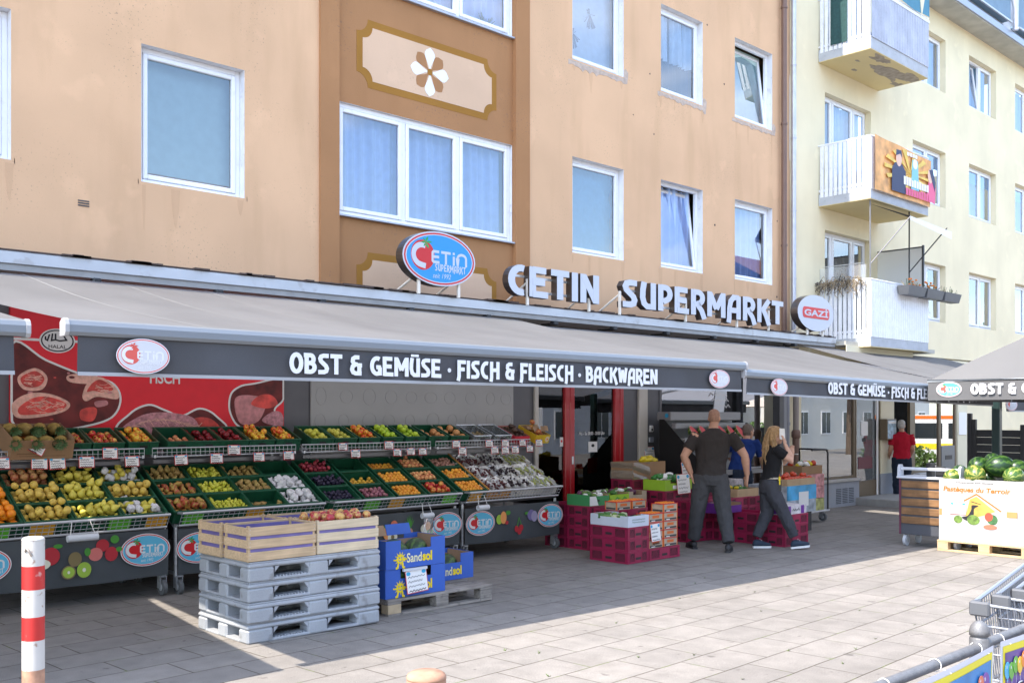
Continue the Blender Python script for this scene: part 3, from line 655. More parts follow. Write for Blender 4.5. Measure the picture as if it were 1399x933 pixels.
for a, b in ((wx(1312, YU-.55), wx(1378, YU-.55)), (wx(1389, YU-.55), wx(1389, YU-.55)+3.2), (wx(1230, YU-.55)-1, wx(1270, YU-.55))):
    m = MB(); z0 = ZR+.42; n = 36
    m.sheet(lambda u, v: (a+(b-a)*u, YU-.6+(.014 if int(u*n*2) % 2 else 0), z0+1.0*v), n*2, 1, BLUEP, smooth=False); m.box(a, YU-.58, z0, b, YU-.2, z0+.05, BLUEP); m.box(a-.02, YU-.64, z0-.06, b+.02, YU-.6, z0-.02, CANM); m.box(a, YU-.62, z0+1.0, b, YU-.56, z0+1.05, ALU)
    m.build('roof_balcony', yb)
m = MB(); x = wx(1384, YU-.6); m.tube([(x, YU-.66, ZR+.2), (x, YU-.66, ZR+.75), (x-.12, YU-.66, ZR+.95), (x-.12, YU-.66, ZR+2.5)], .07, ZINC, 12); m.build('roof_downpipe', yb)
# balconies
BX0, BX1, BY = wx(1118, YU), wx(1268, 9.1), 9.1
SLAB = stucco('balcony_soffit_yellow', (.72, .60, .33), .03, .1); SLABE = mat('balcony_slab_edge', (.42, .44, .47), .8, var=.08, vs=5, dirt=.3, dcol=(.2, .2, .2))
BARW = mat('white_railing_boards', (.74, .75, .78), .5, var=.06, vs=8, dirt=.25, dcol=(.35, .34, .34)); SHEET = mat('grey_weathered_sheet', (.40, .42, .50), .6, var=.15, vs=3, fine=.06, bs=30)
PEEL = mat('bare_concrete_patch', (.36, .31, .25), .95, var=.25, vs=9, bump=.4, bs=30)
def balcony(z, rail, front, label_):
    b = thing('balcony', label_, 'balcony', ((BX0+BX1)/2, (BY+YU)/2, z)); 
    m = MB(); m.box(BX0, BY, z, BX1, YU-.004, z+.06, SLAB); m.box(BX0-.004, BY-.004, z+.004, BX1+.004, YU-.004, z+.25, SLABE, c=.01); m.build('slab', b)
    zt = z+.25; top = rail
    for bx in (BX0, BX1):
        m = MB()
        for k in range(11): y = YU-.08-(YU-BY-.12)*k/10; m.box(bx-.012, y-.035, zt-.08, bx+.012, y+.035, top, BARW, c=.004)
        m.build('side_boards', b)
    m = MB(); m.tube([(BX0, YU, top+.02), (BX0, BY, top+.02), (BX1, BY, top+.02), (BX1, YU, top+.02)], .02, BARW, 8, smooth=False); m.box(BX0, BY+.02, zt+.04, BX1, BY+.04, zt+.08, BARW); m.box(BX0+.013, BY+.01, zt+.04, BX0+.04, YU, zt+.08, BARW); m.build('rail', b)
    m = MB(); n = 26
    if front == 'sheet': m.sheet(lambda u, v: (BX0+(BX1-BX0)*u, BY-.02+.006*math.sin(u*140), zt-.02+(top-zt-.02)*v), 130, 1, SHEET); m.box(BX0, BY-.03, top-.08, BX1, BY-.015, top-.02, BARW)
    else:
        for k in range(n): x = BX0+.05+(BX1-BX0-.1)*k/(n-1); m.box(x-.045, BY-.012, zt-.06, x+.045, BY+.008, top, BARW, c=.004)
    m.build('front_boards', b); return b
b3 = balcony(8.72, 9.95, 'sheet', 'top floor balcony with grey front sheet and peeling soffit')
m = MB(); r = random.Random(6); T = frame((0, 0, 8.72), (1, 0, 0), (0, -1, 0), (0, 0, -1))
for (cx, cy, R) in ((BX0+1.5, -9.5, .55), (BX0+.7, -9.25, .3), (BX0+2.2, -9.35, .5), (BX0+2.5, -9.7, .3), (BX0+.9, -9.9, .12), (BX0+.45, -9.6, .1)):
    P = [(cx+R*(1.5 if R > .2 else 1)*math.cos(a)*q, cy+R*.42*math.sin(a)*q) for a, q in [(2*pi*i/40, .75+.5*noise.noise(Vector((cx*3+2.2*math.cos(2*pi*i/40), 2.2*math.sin(2*pi*i/40), R*9)))) for i in range(40)]]
    P = [(min(max(x, BX0+.03), BX1-.03), min(max(y, -YU+.05), -BY-.03)) for x, y in P]; m.extr(P, PEEL, T, -.002, .003+R*.004)
m.build('peeling_patch', b3)
GREENN = mat('dark_green_mesh', (.015, .06, .06), .8, var=.2, vs=20); TEAL = mat('teal_tarp', (.06, .22, .32), .7, var=.08)
m = MB(); m.sheet(lambda u, v: (BX0-.03-.008*math.sin(9*u), YU-.28-.36*u, 8.98+1.0*v), 8, 8, GREENN); m.build('side_cloth', b3)
m = MB(); m.sheet(lambda u, v: (BX0+.75+(BX1-BX0-.8)*u, BY-.05, 9.98-.02+(.5-.1*u)*v+.02*math.sin(8*u)), 14, 4, TEAL); m.add([(BX0+2.1, BY-.056, 9.85), (BX0+2.3, BY-.056, 10.45), (BX0+1.98, BY-.056, 10.45)], [(0, 1, 2)], CREAM); m.build('wind_screen', b3)
b2 = balcony(5.84, 7.03, 'boards', 'middle floor balcony of white boards carrying the orange banner')
b1 = balcony(3.0, 4.28, 'boards', 'lowest balcony of white boards above the shop roof')
m = MB()
for z in (4.29, 4.31, 4.62): m.box(BX0+.02, YU-.9, z, BX0+.03, YU-.1, z+.015, ALU)
m.add([(BX0+.02, YU-.02, 4.31), (BX0+.02, BY+.1, 4.31), (BX0+.02, BY+.1, 4.6), (BX0+.02, YU-.02, 4.6)], [(0, 1, 2, 3)], glass_mat('thin_screen', 1.4, boost=.1, opq=.25, col=(.8, .8, .8)))
m.build('side_screen', b1)
m = MB(); m.box(BX1-.02, BY+.1, 4.3, BX1, YU, 5.2, mat('frosted_screen', (.68, .68, .66), .5)); m.box(BX1-.03, BY+.08, 4.3, BX1+.01, BY+.12, 5.25, DARKFRAME); m.box(BX1-.025, BY+.1, 5.2, BX1+.005, YU, 5.23, DARKFRAME); m.build('privacy_screen', b1)
# banner on the middle balcony
BANO = mat('banner_orange', (.72, .36, .12), .6, var=.35, vs=4); BANY = mat('banner_yellow', (.75, .52, .10), .6, var=.2, vs=6)
bn = thing('banner', 'orange cartoon style banner tied to the middle balcony', 'banner', (BX0+1.7, BY-.06, 6.05))
cx = BX0+.35; bxr = BX1-.02; m = MB()
m.sheet(lambda u, v: (cx-.3+(bxr-cx+.3)*u, BY-.06-.012*math.sin(11*u+3*v), 6.02-.1*math.sin(pi*u)*0+(1.06-.1*u)*v), 30, 8, BANO)
m.build('cloth', bn)
m = MB(); T = face_front(cx, BY-.085, 6.05); SKIN_ = mat('print_skin', (.75, .48, .36), .6); NAVY = mat('print_navy', (.03, .04, .10), .6); CYAN = mat('print_cyan', (.22, .52, .62), .6); PINK = mat('print_pink', (.75, .12, .25), .6)
for k in range(14):
    a = 2*pi*k/14; m.extr([(1.15, .5), (1.15+1.1*math.cos(a-.09), .5+.45*math.sin(a-.09)), (1.15+1.1*math.cos(a+.09), .5+.45*math.sin(a+.09))], BANY, T, -.004, .001+.0003*k)
m.extr([(.35, .05), (.95, .05), (.95, .5), (.8, .62), (.5, .62), (.36, .5)], NAVY, T, 0, .006); m.extr([(.65+p[0], .72+p[1]) for p in oval(.24, .32)], SKIN_, T, 0, .008); m.extr([(.53, .76), (.55, .88), (.75, .89), (.78, .76), (.7, .82)], NAVY, T, 0, .011)
m.extr([(1.2, .2), (1.55, .2), (1.5, .8), (1.25, .8)], CYAN, T, 0, .007); m.extr([(1.37+p[0], .72+p[1]) for p in oval(.2, .2)], WHITE, T, 0, .010)
m.extr([(1.9, .1), (2.3, .05), (2.35, .4), (2.05, .62)], PINK, T, 0, .0065); m.extr([(2.08+p[0], .6+p[1]) for p in oval(.22, .3)], SKIN_, T, 0, .009); m.extr([(2.18, .75), (2.32, .5), (2.3, .3), (2.16, .5), (2.02, .72)], NAVY, T, 0, .0115)
for z, mm, x0 in ((.24, WHITE, .85), (.05, PINK, .95)):
    r = random.Random(int(z*99))
    for k in range(10): m.box(x0+k*.115, z, .012, x0+k*.115+.09, z+.15+r.uniform(-.02, .02), .015, mm, T)
for k in range(4): m.box(1.0+k*.12, .84, .012, 1.09+k*.12, .91, .015, WHITE, T)
m.build('print', bn)
# clamp awning of the lowest balcony
ca = thing('clamp_awning', 'half open dark awning clamped between lowest and middle balcony', 'awning', (BX0+1.5, BY, 4.3))
DKF = mat('dark_brown_fabric', (.035, .03, .03), .9)
m = MB(); m.add([(BX0+.05, BY+.1, 5.78), (BX1-.7, BY+.05, 5.74), (BX1-.15, BY-.55, 5.42), (BX0+.6, BY-.5, 5.52)], [(0, 1, 2, 3)], DKF); m.build('fabric', ca)
m = MB(); m.add([(BX0+.6, BY-.5, 5.52), (BX1-.15, BY-.55, 5.42), (BX1-.15, BY-.55, 5.28), (BX0+.6, BY-.5, 5.45)], [(0, 1, 2, 3)], WHITE); m.build('valance', ca)
for x in (BX0+.1, BX1-.75):
    m = MB(); m.cyl((x, BY+.06, 3.6), (x, BY+.06, 5.84), .015, mat('dull_grey_pole', (.2, .2, .21), .5, .3) if x < BX0+.3 else BLACK, 8); m.cyl((x, BY+.06, 4.6), (x+.5, BY-.5, 5.5), .012, MATS['dull_grey_pole'] if x < BX0+.3 else BLACK, 8); m.build('pole', ca)
# flower boxes on the lowest balcony
PLB = mat('grey_planter_plastic', (.10, .105, .115), .5, var=.06); DRY = mat('dry_stems', (.35, .27, .17), .9); BLO = mat('orange_blossom', (.75, .22, .03), .7); LEAF = mat('plant_green', (.07, .13, .035), .7, rnd=.2)
def planter(x, label_, fl):
    p = thing('flower_box', label_, 'flower box', (x, BY-.14, 4.2)); m = MB()
    m.loft([[(x-.36, BY-.06, 4.08), (x+.36, BY-.06, 4.08), (x+.36, BY-.24, 4.08), (x-.36, BY-.24, 4.08)], [(x-.4, BY-.03, 4.26), (x+.4, BY-.03, 4.26), (x+.4, BY-.28, 4.26), (x-.4, BY-.28, 4.26)]], PLB, smooth=False); m.build('box', p)
    m = MB(); r = random.Random(int(x*10))
    for k in range(30):
        a = x+r.uniform(-.35, .35); z = 4.26+r.uniform(.02, .16); m.tube([(a, BY-.15, 4.25), (a+r.uniform(-.05, .05), BY-.15+r.uniform(-.08, .08), z)], .004, LEAF if k % 2 else DRY, 4)
        if fl and k % 4 == 0: m.ell((a, BY-.15+r.uniform(-.06, .06), z+.02), .03, .03, .02, BLO, n=6, k=4)
    m.build('flowers', p)
planter(BX0+1.45, 'grey flower box with orange flowers nearest the balcony corner', True); planter(BX0+2.3, 'middle grey flower box on the lowest balcony rail', True); planter(BX0+3.15, 'rightmost grey flower box on the lowest balcony rail', False)
m = MB(); r = random.Random(9)
for k in range(150):
    y = r.uniform(BY+.15, YU-.05); p0 = Vector((BX0-.05, y, 4.3)); pts = [p0]
    for j in range(4): pts.append(pts[-1]+Vector((r.uniform(-.06, .02), r.uniform(-.07, .07), r.uniform(-.12, .06))))
    m.tube(pts, .005, DRY if k % 3 else mat('dark_dry_stems', (.08, .065, .05), .9), 4)
m.build('dead_plant', None, 'tangle of dead grey brown stems hanging over lowest balcony', 'plant')

# ground floor shops of the yellow building
YS = 10.12; q = lambda px: wx(px, YS)
m = MB()
def pil(a, b, z0=-.35, z1=3.0, mm=CREAM, y=.0): m.box(q(a), YS-.03+y, z0, q(b), YS+.3, z1, mm, c=.008)
pil(1078, 1093); pil(1202, 1220); pil(1307, 1320); pil(1320, 1420, 1.3, 3, YELLOW, .06); pil(1320, 1420, -.4, 1.3, YELLOW, .06)
m.box(q(1093), YS-.025, 2.62, q(1320), YS+.3, 3.0, CREAM); m.build('shop_wall', yb)
m = MB(); m.box(q(1083), YS-.1, -.4, q(1168), YS+.1, .33, GREYPL, c=.01); m.box(q(1078), YS-.14, .33, q(1169), YS+.1, .385, mat('stone_sill', (.42, .40, .38), .8, var=.08), c=.008)
m.box(q(1201), YS-.045, -.4, q(1221), YS, .42, GREYPL, c=.008); m.box(q(1248), YS-.1, -.4, q(1306), YS+.05, .30, GREYPL, c=.01); m.box(q(1248), YS-.15, .30, q(1306), YS+.05, .36, mat('stone_sill', (.4, .4, .4)), c=.008)
m.build('plinth', yb)
m = MB()
for k in range(3):
    a = q(1136)+k*.26
    for j in range(9): m.box(a, YS-.108, -.1+j*.035, a+.2, YS-.1, -.085+j*.035, mat('vent_slit', (.06, .07, .09), .7))
m.build('plinth_vent', yb)
def shopwin(a, b, z0, z1, fm, gm, back=None, nm='shop_window'):
    w_ = MB(); f = .05
    w_.box(q(a), YS, z0, q(a)+f, YS+.07, z1, fm, c=.005); w_.box(q(b)-f, YS, z0, q(b), YS+.07, z1, fm, c=.005); w_.box(q(a)+f, YS+.001, z0, q(b)-f, YS+.069, z0+f, fm); w_.box(q(a)+f, YS+.001, z1-f, q(b)-f, YS+.069, z1, fm)
    o = w_.build(nm, yb); p = MB(); p.box(q(a)+f, YS+.03, z0+f, q(b)-f, YS+.036, z1-f, gm); p.build('pane', o)
    if back: p = MB(); p.box(q(a), YS+1.1, -.3, q(b), YS+1.15, 2.7, back); p.build('window_backing', o)
    return o
BK = mat('pale_shop_interior', (.16, .17, .175), .8); SG2 = glass_mat('shop_glass_pale', 1.6, boost=.25)
sw_ = shopwin(1093, 1168, .385, 2.62, BROWNF, SG2, BK)
# antiques in the pale window: shelves, horn, rocks
m = MB(); 
for z in (.95, 1.25): m.box(q(1095), YS+.5, z, q(1140), YS+.9, z+.02, PAPER)
for px in (1095, 1103, 1118, 1140): m.box(q(px), YS+.5, .4, q(px)+.02, YS+.52, 2.3, PAPER)
r = random.Random(5)
for k in range(12): x = q(1097)+k*.1; m.ell((x, YS+.65, 1.31 if k > 5 else 1.02), .045, .04, .05*r.uniform(.6, 1.3), mat('antique_brown', (.22, .12, .07), .5), n=8, k=5)
m.build('display_shelf', sw_)
m = MB(); BR = mat('brass', (.6, .42, .15), .25, .9); x = q(1146); m.loft([[(x+.25*t-.0+R*.5*math.cos(a)*.4, YS+.4+R*math.sin(a)*.6, .75+.5*t+R*math.cos(a)) for a in [2*pi*i/14 for i in range(14)]] for t, R in ((0, .02), (.3, .04), (.55, .08), (.8, .16), (1, .3))], BR, cap=False); m.build('horn', sw_)
m = MB()
for k in range(14): m.ell((q(1100)+k*.12, YS+.35+r.uniform(-.1, .1), .45+r.uniform(0, .2)), r.uniform(.06, .16), .1, r.uniform(.06, .14), mat('display_stone', (.22, .20, .18), .8, rnd=.3), n=8, k=5, wob=.3, seed=k)
m.build('display_goods', sw_)
dd = shopwin(1169, 1203, gz(18)-.02+.15, 2.62, BROWNF, glass_mat('pale_door_glass', 1.5, boost=.12, opq=.25, col=(.55, .6, .62)), BK, 'shop_door')
m = MB(); m.box(q(1172), YS+.01, -.05, q(1198), YS+.05, .3, BROWNF, c=.006); m.build('door_panel', dd)
m = MB(); m.box(q(1178), YS+.02, 1.25, q(1187), YS+.028, 1.55, PAPER); m.box(q(1180), YS+.02, 1.12, q(1184), YS+.027, 1.2, BLACK); m.box(q(1174), YS+.02, .55, q(1193), YS+.026, .8, mat('door_poster', (.16, .05, .06), .6)); m.build('door_notice', dd)
m = MB(); m.box(q(1197), YS-.02, -.1, q(1199), YS+.0, 2.6, PAPER, c=.004); m.build('door_edge', dd)
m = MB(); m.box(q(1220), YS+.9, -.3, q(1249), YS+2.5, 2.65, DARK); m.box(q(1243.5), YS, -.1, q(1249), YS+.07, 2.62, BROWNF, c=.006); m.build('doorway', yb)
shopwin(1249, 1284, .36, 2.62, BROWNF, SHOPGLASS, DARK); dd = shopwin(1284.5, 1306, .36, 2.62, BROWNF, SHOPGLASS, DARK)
m = MB(); m.box(q(1286), YS-.01, .40, q(1304), YS+.05, .95, mat('door_grey_panel', (.16, .16, .16), .5), c=.006); m.box(q(1291), YS-.016, .62, q(1300), YS-.009, .72, BLACK); m.build('door_panel', dd)
m = MB(); m.box(q(1308), YS-.045, 1.2, q(1318), YS-.034, 1.75, PAPER, c=.003); m.build('wall_notice', yb)
# stone step, menu box
m = MB(); x0, y0 = ground(1164, 691); m.box(q(1163), YS-1.2, gz(17)-.1, q(1222), YS-.05, gz(17)+.13, mat('step_stone', (.33, .33, .32), .85, var=.1, vs=8), c=.015); m.build('doorstep', None, 'grey stone step in front of the bronze framed shop door', 'step')
mn = thing('menu_box', 'brown glazed menu box on the cream pillar by the doorway', 'menu box', (q(1217), YS-.1, 1.1)); m = MB(); a, b = wx(1212, YS-.2), wx(1225, YS-.2)
m.box(a, YS-.2, 1.15, b, YS-.034, 1.6, BROWNF, c=.01); m.build('case', mn); m = MB(); m.box(a+.03, YS-.206, 1.18, b-.03, YS-.2, 1.57, mat('menu_sheet', (.35, .5, .6), .4, var=.5, vs=14)); m.box(a+.05, YS-.209, 1.5, b-.05, YS-.206, 1.555, PAPER); m.build('menu_sheet', mn)
# shop sign box under the balcony and grey rolled blind
m = MB(); m.box(XC+.06, 9.35, 3.02, BX1+.9, YU-.004, 3.1, mat('shop_roof_edge', (.5, .47, .4), .8, var=.1, dirt=.4, vs=4)); m.box(XC+.06, 9.33, 2.88, BX1-.2, 9.345, 3.02, CREAM); m.build('shop_roof', yb)
m = MB(); m.box(q(1150), 9.5, 2.5, BX1-.3, 9.75, 2.78, mat('grey_rolled_fabric', (.22, .22, .23), .8, var=.1), c=.06); m.build('rolled_blind', yb)

# ------------------------------------------------------------------ dark slatted fence on the right
XF = 20.5
fx = lambda px: (lambda r: XF*(FW[1]+r*RT[1])/(FW[0]+r*RT[0]))((px-699.5)/1361)
fn = thing('privacy_fence', 'anthracite slatted privacy fence behind the watermelon bin', 'fence', (XF, fx(1360), -.2))
FNM = mat('anthracite_slats', (.028, .03, .034), .5, var=.08, vs=12); m = MB(); y0, y1 = fx(1332), fx(1402)
for k in range(11): m.box(XF, y1, -.22+k*.147, XF+.03, y0, -.078+k*.147, FNM, c=.004)
m.build('slats', fn)
for y, h_ in ((fx(1325), 1.72), (fx(1331), 1.6), (y1+.06, 1.5)): m = MB(); m.box(XF-.04, y-.04, gz(21)-.05, XF+.05, y+.04, h_, FNM, c=.008); m.build('post', fn)
# ------------------------------------------------------------------ awnings
FAB = mat('grey_awning_fabric', (.19, .188, .19), .85, var=.13, vs=.9, fine=.05, bs=160); VAL = mat('anthracite_valance', (.062, .064, .072), .8, var=.16, vs=1.5, fine=.05, bs=160)
def add_translucent(m, f, c):
    n = m.node_tree.nodes; l = m.node_tree.links; p = n['Principled BSDF']; t = n.new('ShaderNodeBsdfTranslucent'); t.inputs[0].default_value = (*c, 1); x = n.new('ShaderNodeMixShader'); x.inputs[0].default_value = f
    l.new(p.outputs[0], x.inputs[1]); l.new(t.outputs[0], x.inputs[2]); l.new(x.outputs[0], n['Material Output'].inputs[0])
add_translucent(FAB, .40, (.45, .45, .48))
SEAM = mat('awning_seam', (.30, .30, .295), .85); LETW = mat('white_awning_print', (.72, .73, .76), .7); LOGOG = mat('pale_logo_disc', (.56, .57, .60), .7); LOGOR = mat('faded_red', (.62, .10, .08), .6); FADED = mat('faded_letter', (.68, .69, .72), .7)
LOGOB = mat('logo_blue', (.02, .27, .60), .4); LOGOBT = mat('logo_turquoise', (.10, .42, .60), .55); LOGORED = mat('logo_red', (.55, .015, .02), .4); LOGOGR = mat('logo_green', (.02, .32, .08), .5)
def logo(mb, T, w, hh, disc, ring, red, txt, leaf, full=True):
    T = T @ Matrix.Diagonal((1, 1, .3, 1))
    mb.extr(oval(w, hh), txt, T, 0, .002); mb.extr(oval(w*.965, hh*.95), ring, T, 0, .004); mb.extr(oval(w*.925, hh*.89), txt, T, 0, .006); mb.extr(oval(w*.90, hh*.86), disc, T, 0, .008)
    k = w; cx = -.235*k; cy = .035*hh; R = .245*hh*1.12
    mb.extr([(cx+p[0], cy+p[1]) for p in oval(2*R, 2*R)], red, T, 0, .010)
    ribbon(mb, [(cx+p[0]-.02*k*.3, cy+p[1]) for p in arc(0, 0, R*.74, R*.66, 70, 262, 14)]+[(cx+R*.25, cy-R*.72)], R*.36, txt, T, 0, .012)
    y0 = cy-R*.46; y1 = cy+R*.42; hL = y1-y0; b = hL*.2
    def rb(P, d): ribbon(mb, P, b, txt, T, 0, d)
    x = -.115*k; wE = .1*k
    rb([(x+wE, y1-b/2), (x+b*.9, y1-b/2), (x+b*.4, y1-b), (x+b*.4, y0+b), (x+b*.9, y0+b/2), (x+wE*1.05, y0+b/2)], .0122); rb([(x+b*.3, (y0+y1)/2), (x+wE, (y0+y1)/2)], .0127)
    x = .015*k; rb([(x, y1-b/2), (x+.13*k, y1-b/2)], .0122); rb([(x+.065*k, y1-b), (x+.065*k, y0)], .0127)
    x = .19*k; rb([(x, y0), (x, y1-b*1.5)], .0122); rb([(x, y1-b*.9), (x, y1)], .0124)
    x = .245*k; rb([(x, y0)]+[(x, y1-hL*.4)]+[(x+.06*k+p[0], y1-hL*.4+p[1]) for p in arc(0, 0, .06*k, hL*.4-b/2, 180, 0, 8)]+[(x+.12*k, y0)], .0122)
    for q in range(6):
        a = math.radians(10+q*58); L = R*(.55 if q in (0, 1, 5) else .42); lx, ly = cx+R*.25, cy+R*.86
        mb.extr([(lx, ly), (lx+L*.5*math.cos(a-.35), ly+L*.5*math.sin(a-.35)), (lx+L*math.cos(a), ly+L*math.sin(a)*.8), (lx+L*.5*math.cos(a+.35), ly+L*.5*math.sin(a+.35))], leaf, T, 0, .0135+.0003*q)
    if full:
        display_text(mb, 'SUPERMARKT', T @ Tr(-.07*k, cy-R*.95, .008), .43*k, hh*.13, txt, .004, sw=.17, gap=.12); font_text(mb, 'seit 1992', T @ Tr(-.1*k, -.36*hh, 0), .25*k, hh*.09, txt, .011, shear=.3)
AWN_TXT = 'OBST & GEMÜSE . FISCH & FLEISCH . BACKWAREN'
def awning(x0, x1, ya, yw, zb0, zb1, zv0, zv1, label_, text=None, logos=(), seams=6, zw=2.955, ext=0):
    """folding arm awning; zb/zv: height of front bar and valance hem at the left / right end"""
    a = thing('awning', label_, 'awning', ((x0+x1)/2, yw, 2.9))
    L = lambda u, p, q: p+(q-p)*u
    m = MB(); m.sheet(lambda u, v: (L(u, x0-ext*(1-v), x1), yw+(ya-yw)*v, L(v, zw, L(u, zb0, zb1)+.045)-.05*math.sin(pi*v)*(1-.25*math.sin(u*26)**2)), 72, 14, FAB); m.build('fabric', a)  # ext widens the wall end, added to block sun through the gap
    m = MB()
    for k in range(1, seams+1):
        x = L(k/(seams+1), x0, x1); m.sheet(lambda u, v: (x-.006+.012*u, yw+(ya-yw)*v, L(v, zw, L(k/(seams+1), zb0, zb1)+.045)-.05*math.sin(pi*v)*(1-.25*math.sin(k/(seams+1)*26)**2)+.004), 1, 14, SEAM)
    m.build('fabric_seam', a)
    P = [(.04, -.05), (-.03, -.05), (-.046, -.03), (-.046, .01), (-.036, .035), (-.012, .046), (.016, .042), (.04, .024)]
    m = MB(); m.loft([[(x, ya+py, z+pz) for py, pz in P] for x, z in ((x0, zb0), (x1, zb1))], mat('awning_bar_grey', (.21, .235, .265), .4, .3), smooth=False); m.build('front_bar', a)
    for x, z in ((x0-.0, zb0), (x1-.0, zb1)): m = MB(); m.loft([[(x-.012, ya+py*1.1, z+pz*1.1) for py, pz in P], [(x+.012, ya+py*1.1, z+pz*1.1) for py, pz in P]], mat('pale_end_cap', (.36, .36, .37), .5), smooth=False); m.build('end_cap', a)
    m = MB(); v = m.sheet(lambda u, w: (L(u, x0+.07, x1-.07), ya-.015+.012*math.sin(u*(x1-x0)*2.3)*(1-w)+.010*math.sin(u*(x1-x0)*9+2)*(1-w)+.006*math.sin(u*(x1-x0)*5+3*w)*(1-w), L(w, L(u, zv0, zv1), L(u, zb0, zb1)-.045)), 120, 6, VAL)
    va = m.build('valance', a)
    m = MB(); m.sheet(lambda u, w: (L(u, x0+.07, x1-.07), ya-.023+.012*math.sin(u*(x1-x0)*2.3)+.010*math.sin(u*(x1-x0)*9+2)+.006*math.sin(u*(x1-x0)*5+.2*w), L(u, zv0, zv1)-.008+.022*w), 120, 1, mat('pale_hem', (.33, .34, .36), .6)); m.build('hem', va)
    sh = frame((x0, ya-.042, zv0), (1, 0, (zv1-zv0)/(x1-x0)), (0, 0, 1), (0, -1, 0)); H = zb0-.05-zv0
    if text:
        m = MB(); tx0, tx1, tz, th = text; display_text(m, AWN_TXT, sh @ Tr(tx0-x0, tz, 0), tx1-tx0, th, LETW, .003, sw=.21, gap=.075, space=.36); m.build('lettering', va)
    for lx, lw, lh in logos: m = MB(); logo(m, sh @ Tr(lx-x0, H*.52, 0), lw, lh, LOGOG, LOGOR, LOGOR, FADED, LOGOGR if lw > .4 else LOGOR); m.build('logo', va)
    for f in (.16, .84):
        m = MB(); x = L(f, x0, x1); e = x+(.55 if f < .5 else -.55); ym = (ya+yw)/2+.2; m.cyl((x, yw, 2.74), (e, ym, 2.40), .03, ALU, 8); m.cyl((e, ym, 2.40), (x, ya+.06, L(f, zb0, zb1)-.02), .026, ALU, 8); m.ell((e, ym, 2.40), .05, .05, .05, ALU, n=8, k=6); m.build('folding_arm', a); return a
YA = 6.0
A = lambda px: wx(px, YA)
awning(-5.2, A(38)-.01, YA, 9.52, 2.19, 2.19, 1.93, 1.93, 'left grey awning with its valance ending beside the halal sign')
awning(A(88), A(1016), YA, 9.52, wz(88, 446, YA), wz(1012, 500, YA), wz(105, 511, YA), wz(1010, 534, YA), 'long middle grey awning with white shop lettering above the fruit stands', (A(391), A(893), .042, .142), ((A(192), wx(229, YA)-wx(156, YA), .215), (A(978.5), A(993)-A(965), .19)), 7, 2.955, .17)
a2r = A(1358)
awning(A(1016)-.03, a2r, YA, 9.52, wz(1027, 506, YA)-.03, wz(1027, 506, YA)-.13, wz(1030, 538, YA), wz(1030, 538, YA)-.09, 'right grey awning over the shop doorway behind the square parasol', (A(1127), A(1330), .045, .138), ((A(1060), A(1072)-A(1049), .19),), 6, 2.90)
awning(A(1372), A(1372)+6, YA, 9.52, 2.0, 2.0, 1.75, 1.75, 'farthest grey awning mostly hidden behind the square parasol', None, ((A(1378), .5, .2),), 3)

# ------------------------------------------------------------------ signs on the canopy edge
LETF = mat('white_sign_acrylic', (.52, .55, .62), .3); SIDE = mat('dark_bronze_return', (.12, .10, .09), .3, .7); RIMM = mat('brushed_rim', (.17, .155, .14), .3, .8)
STRUT = mat('cream_strut', (.75, .70, .62), .5)
YL = 9.42
def strut(m, x, z, back=.42): m.box(x-.018, YL+.02, 3.15, x+.018, YL+.055, z, STRUT, c=.004); m.tube([(x, YL+.05, z-.05), (x-.12, YL+back, 3.16)], .015, STRUT, 6)
sg = thing('letter_sign', 'raised white channel letters spelling the supermarket name on the canopy', 'sign', (12.3, YL, 3.17))
def letters(word, x0, x1, z0, h_):
    gap = .1; nat = sum(GL[c][0]+gap for c in word)-gap; kx = (x1-x0)/nat; x = x0
    for c in word:
        m = MB(); T = face_front(x, YL, z0) @ Matrix.Diagonal((kx, h_, 1, 1))
        for j, stk in enumerate(GL[c][1]): ribbon(m, stk, .215, LETF, T, -.10, .012+j*.0008, SIDE, closed=c in 'O')
        m.build('letter', sg); x += (GL[c][0]+gap)*kx
xl = lambda px: wx(px, YL-.01)
letters('CETIN', xl(694), xl(818), 3.265, .40); letters('SUPERMARKT', xl(850), xl(1070), 3.275, .40)
m = MB()
for a, b in ((xl(700), xl(815)), (xl(855), xl(1066))): m.box(a, YL+.085, 3.33, b, YL+.115, 3.36, ALU); m.box(a, YL+.085, 3.52, b, YL+.115, 3.55, ALU)
m.build('rail', sg)
for px in (724, 808, 850, 940, 1010, 1053): m = MB(); strut(m, xl(px), 3.5); m.build('strut', sg)
os_ = thing('oval_sign', 'blue oval supermarket sign with red tomato standing on the canopy', 'sign', (xl(600), YL, 3.17))
cx, cz = wx(601, YL), wz(601, 354, YL); ow = wx(651, YL)-wx(552, YL)
m = MB(); m.extr([(p[0], p[1]) for p in oval(ow, .66, 48)], LETF, face_front(cx, YL, cz), -.13, .0, RIMM); m.build('sign_box', os_)
m = MB(); logo(m, face_front(cx, YL-.002, cz), ow, .66, LOGOB, LOGORED, LOGORED, LETF, LOGOGR); m.build('logo', os_)
for d in (-.3, .33): m = MB(); strut(m, cx+d, 3.45); m.build('strut', os_)
gs = thing('round_sign', 'white rounded dairy sign with red lettered band beside the lowest balcony', 'sign', (xl(1113), YL, 3.17))
cx, cz = wx(1115, YL), wz(1115, 428, YL); gw = wx(1140, YL)-wx(1091, YL)
m = MB(); m.extr(oval(gw, .66, 48), LETF, face_front(cx, YL, cz), -.15, 0, RIMM); m.build('sign_box', gs)
m = MB(); T = face_front(cx, YL-.002, cz); k = gw; R = .10
m.extr([(k*.32+p[0], p[1]) for p in arc(0, 0, .3*R*2.2, R, -90, 90, 10)]+[(-k*.32+p[0], p[1]) for p in arc(0, 0, .3*R*2.2, R, 90, 270, 10)], mat('sign_red', (.62, .03, .03), .4), T, 0, .004)
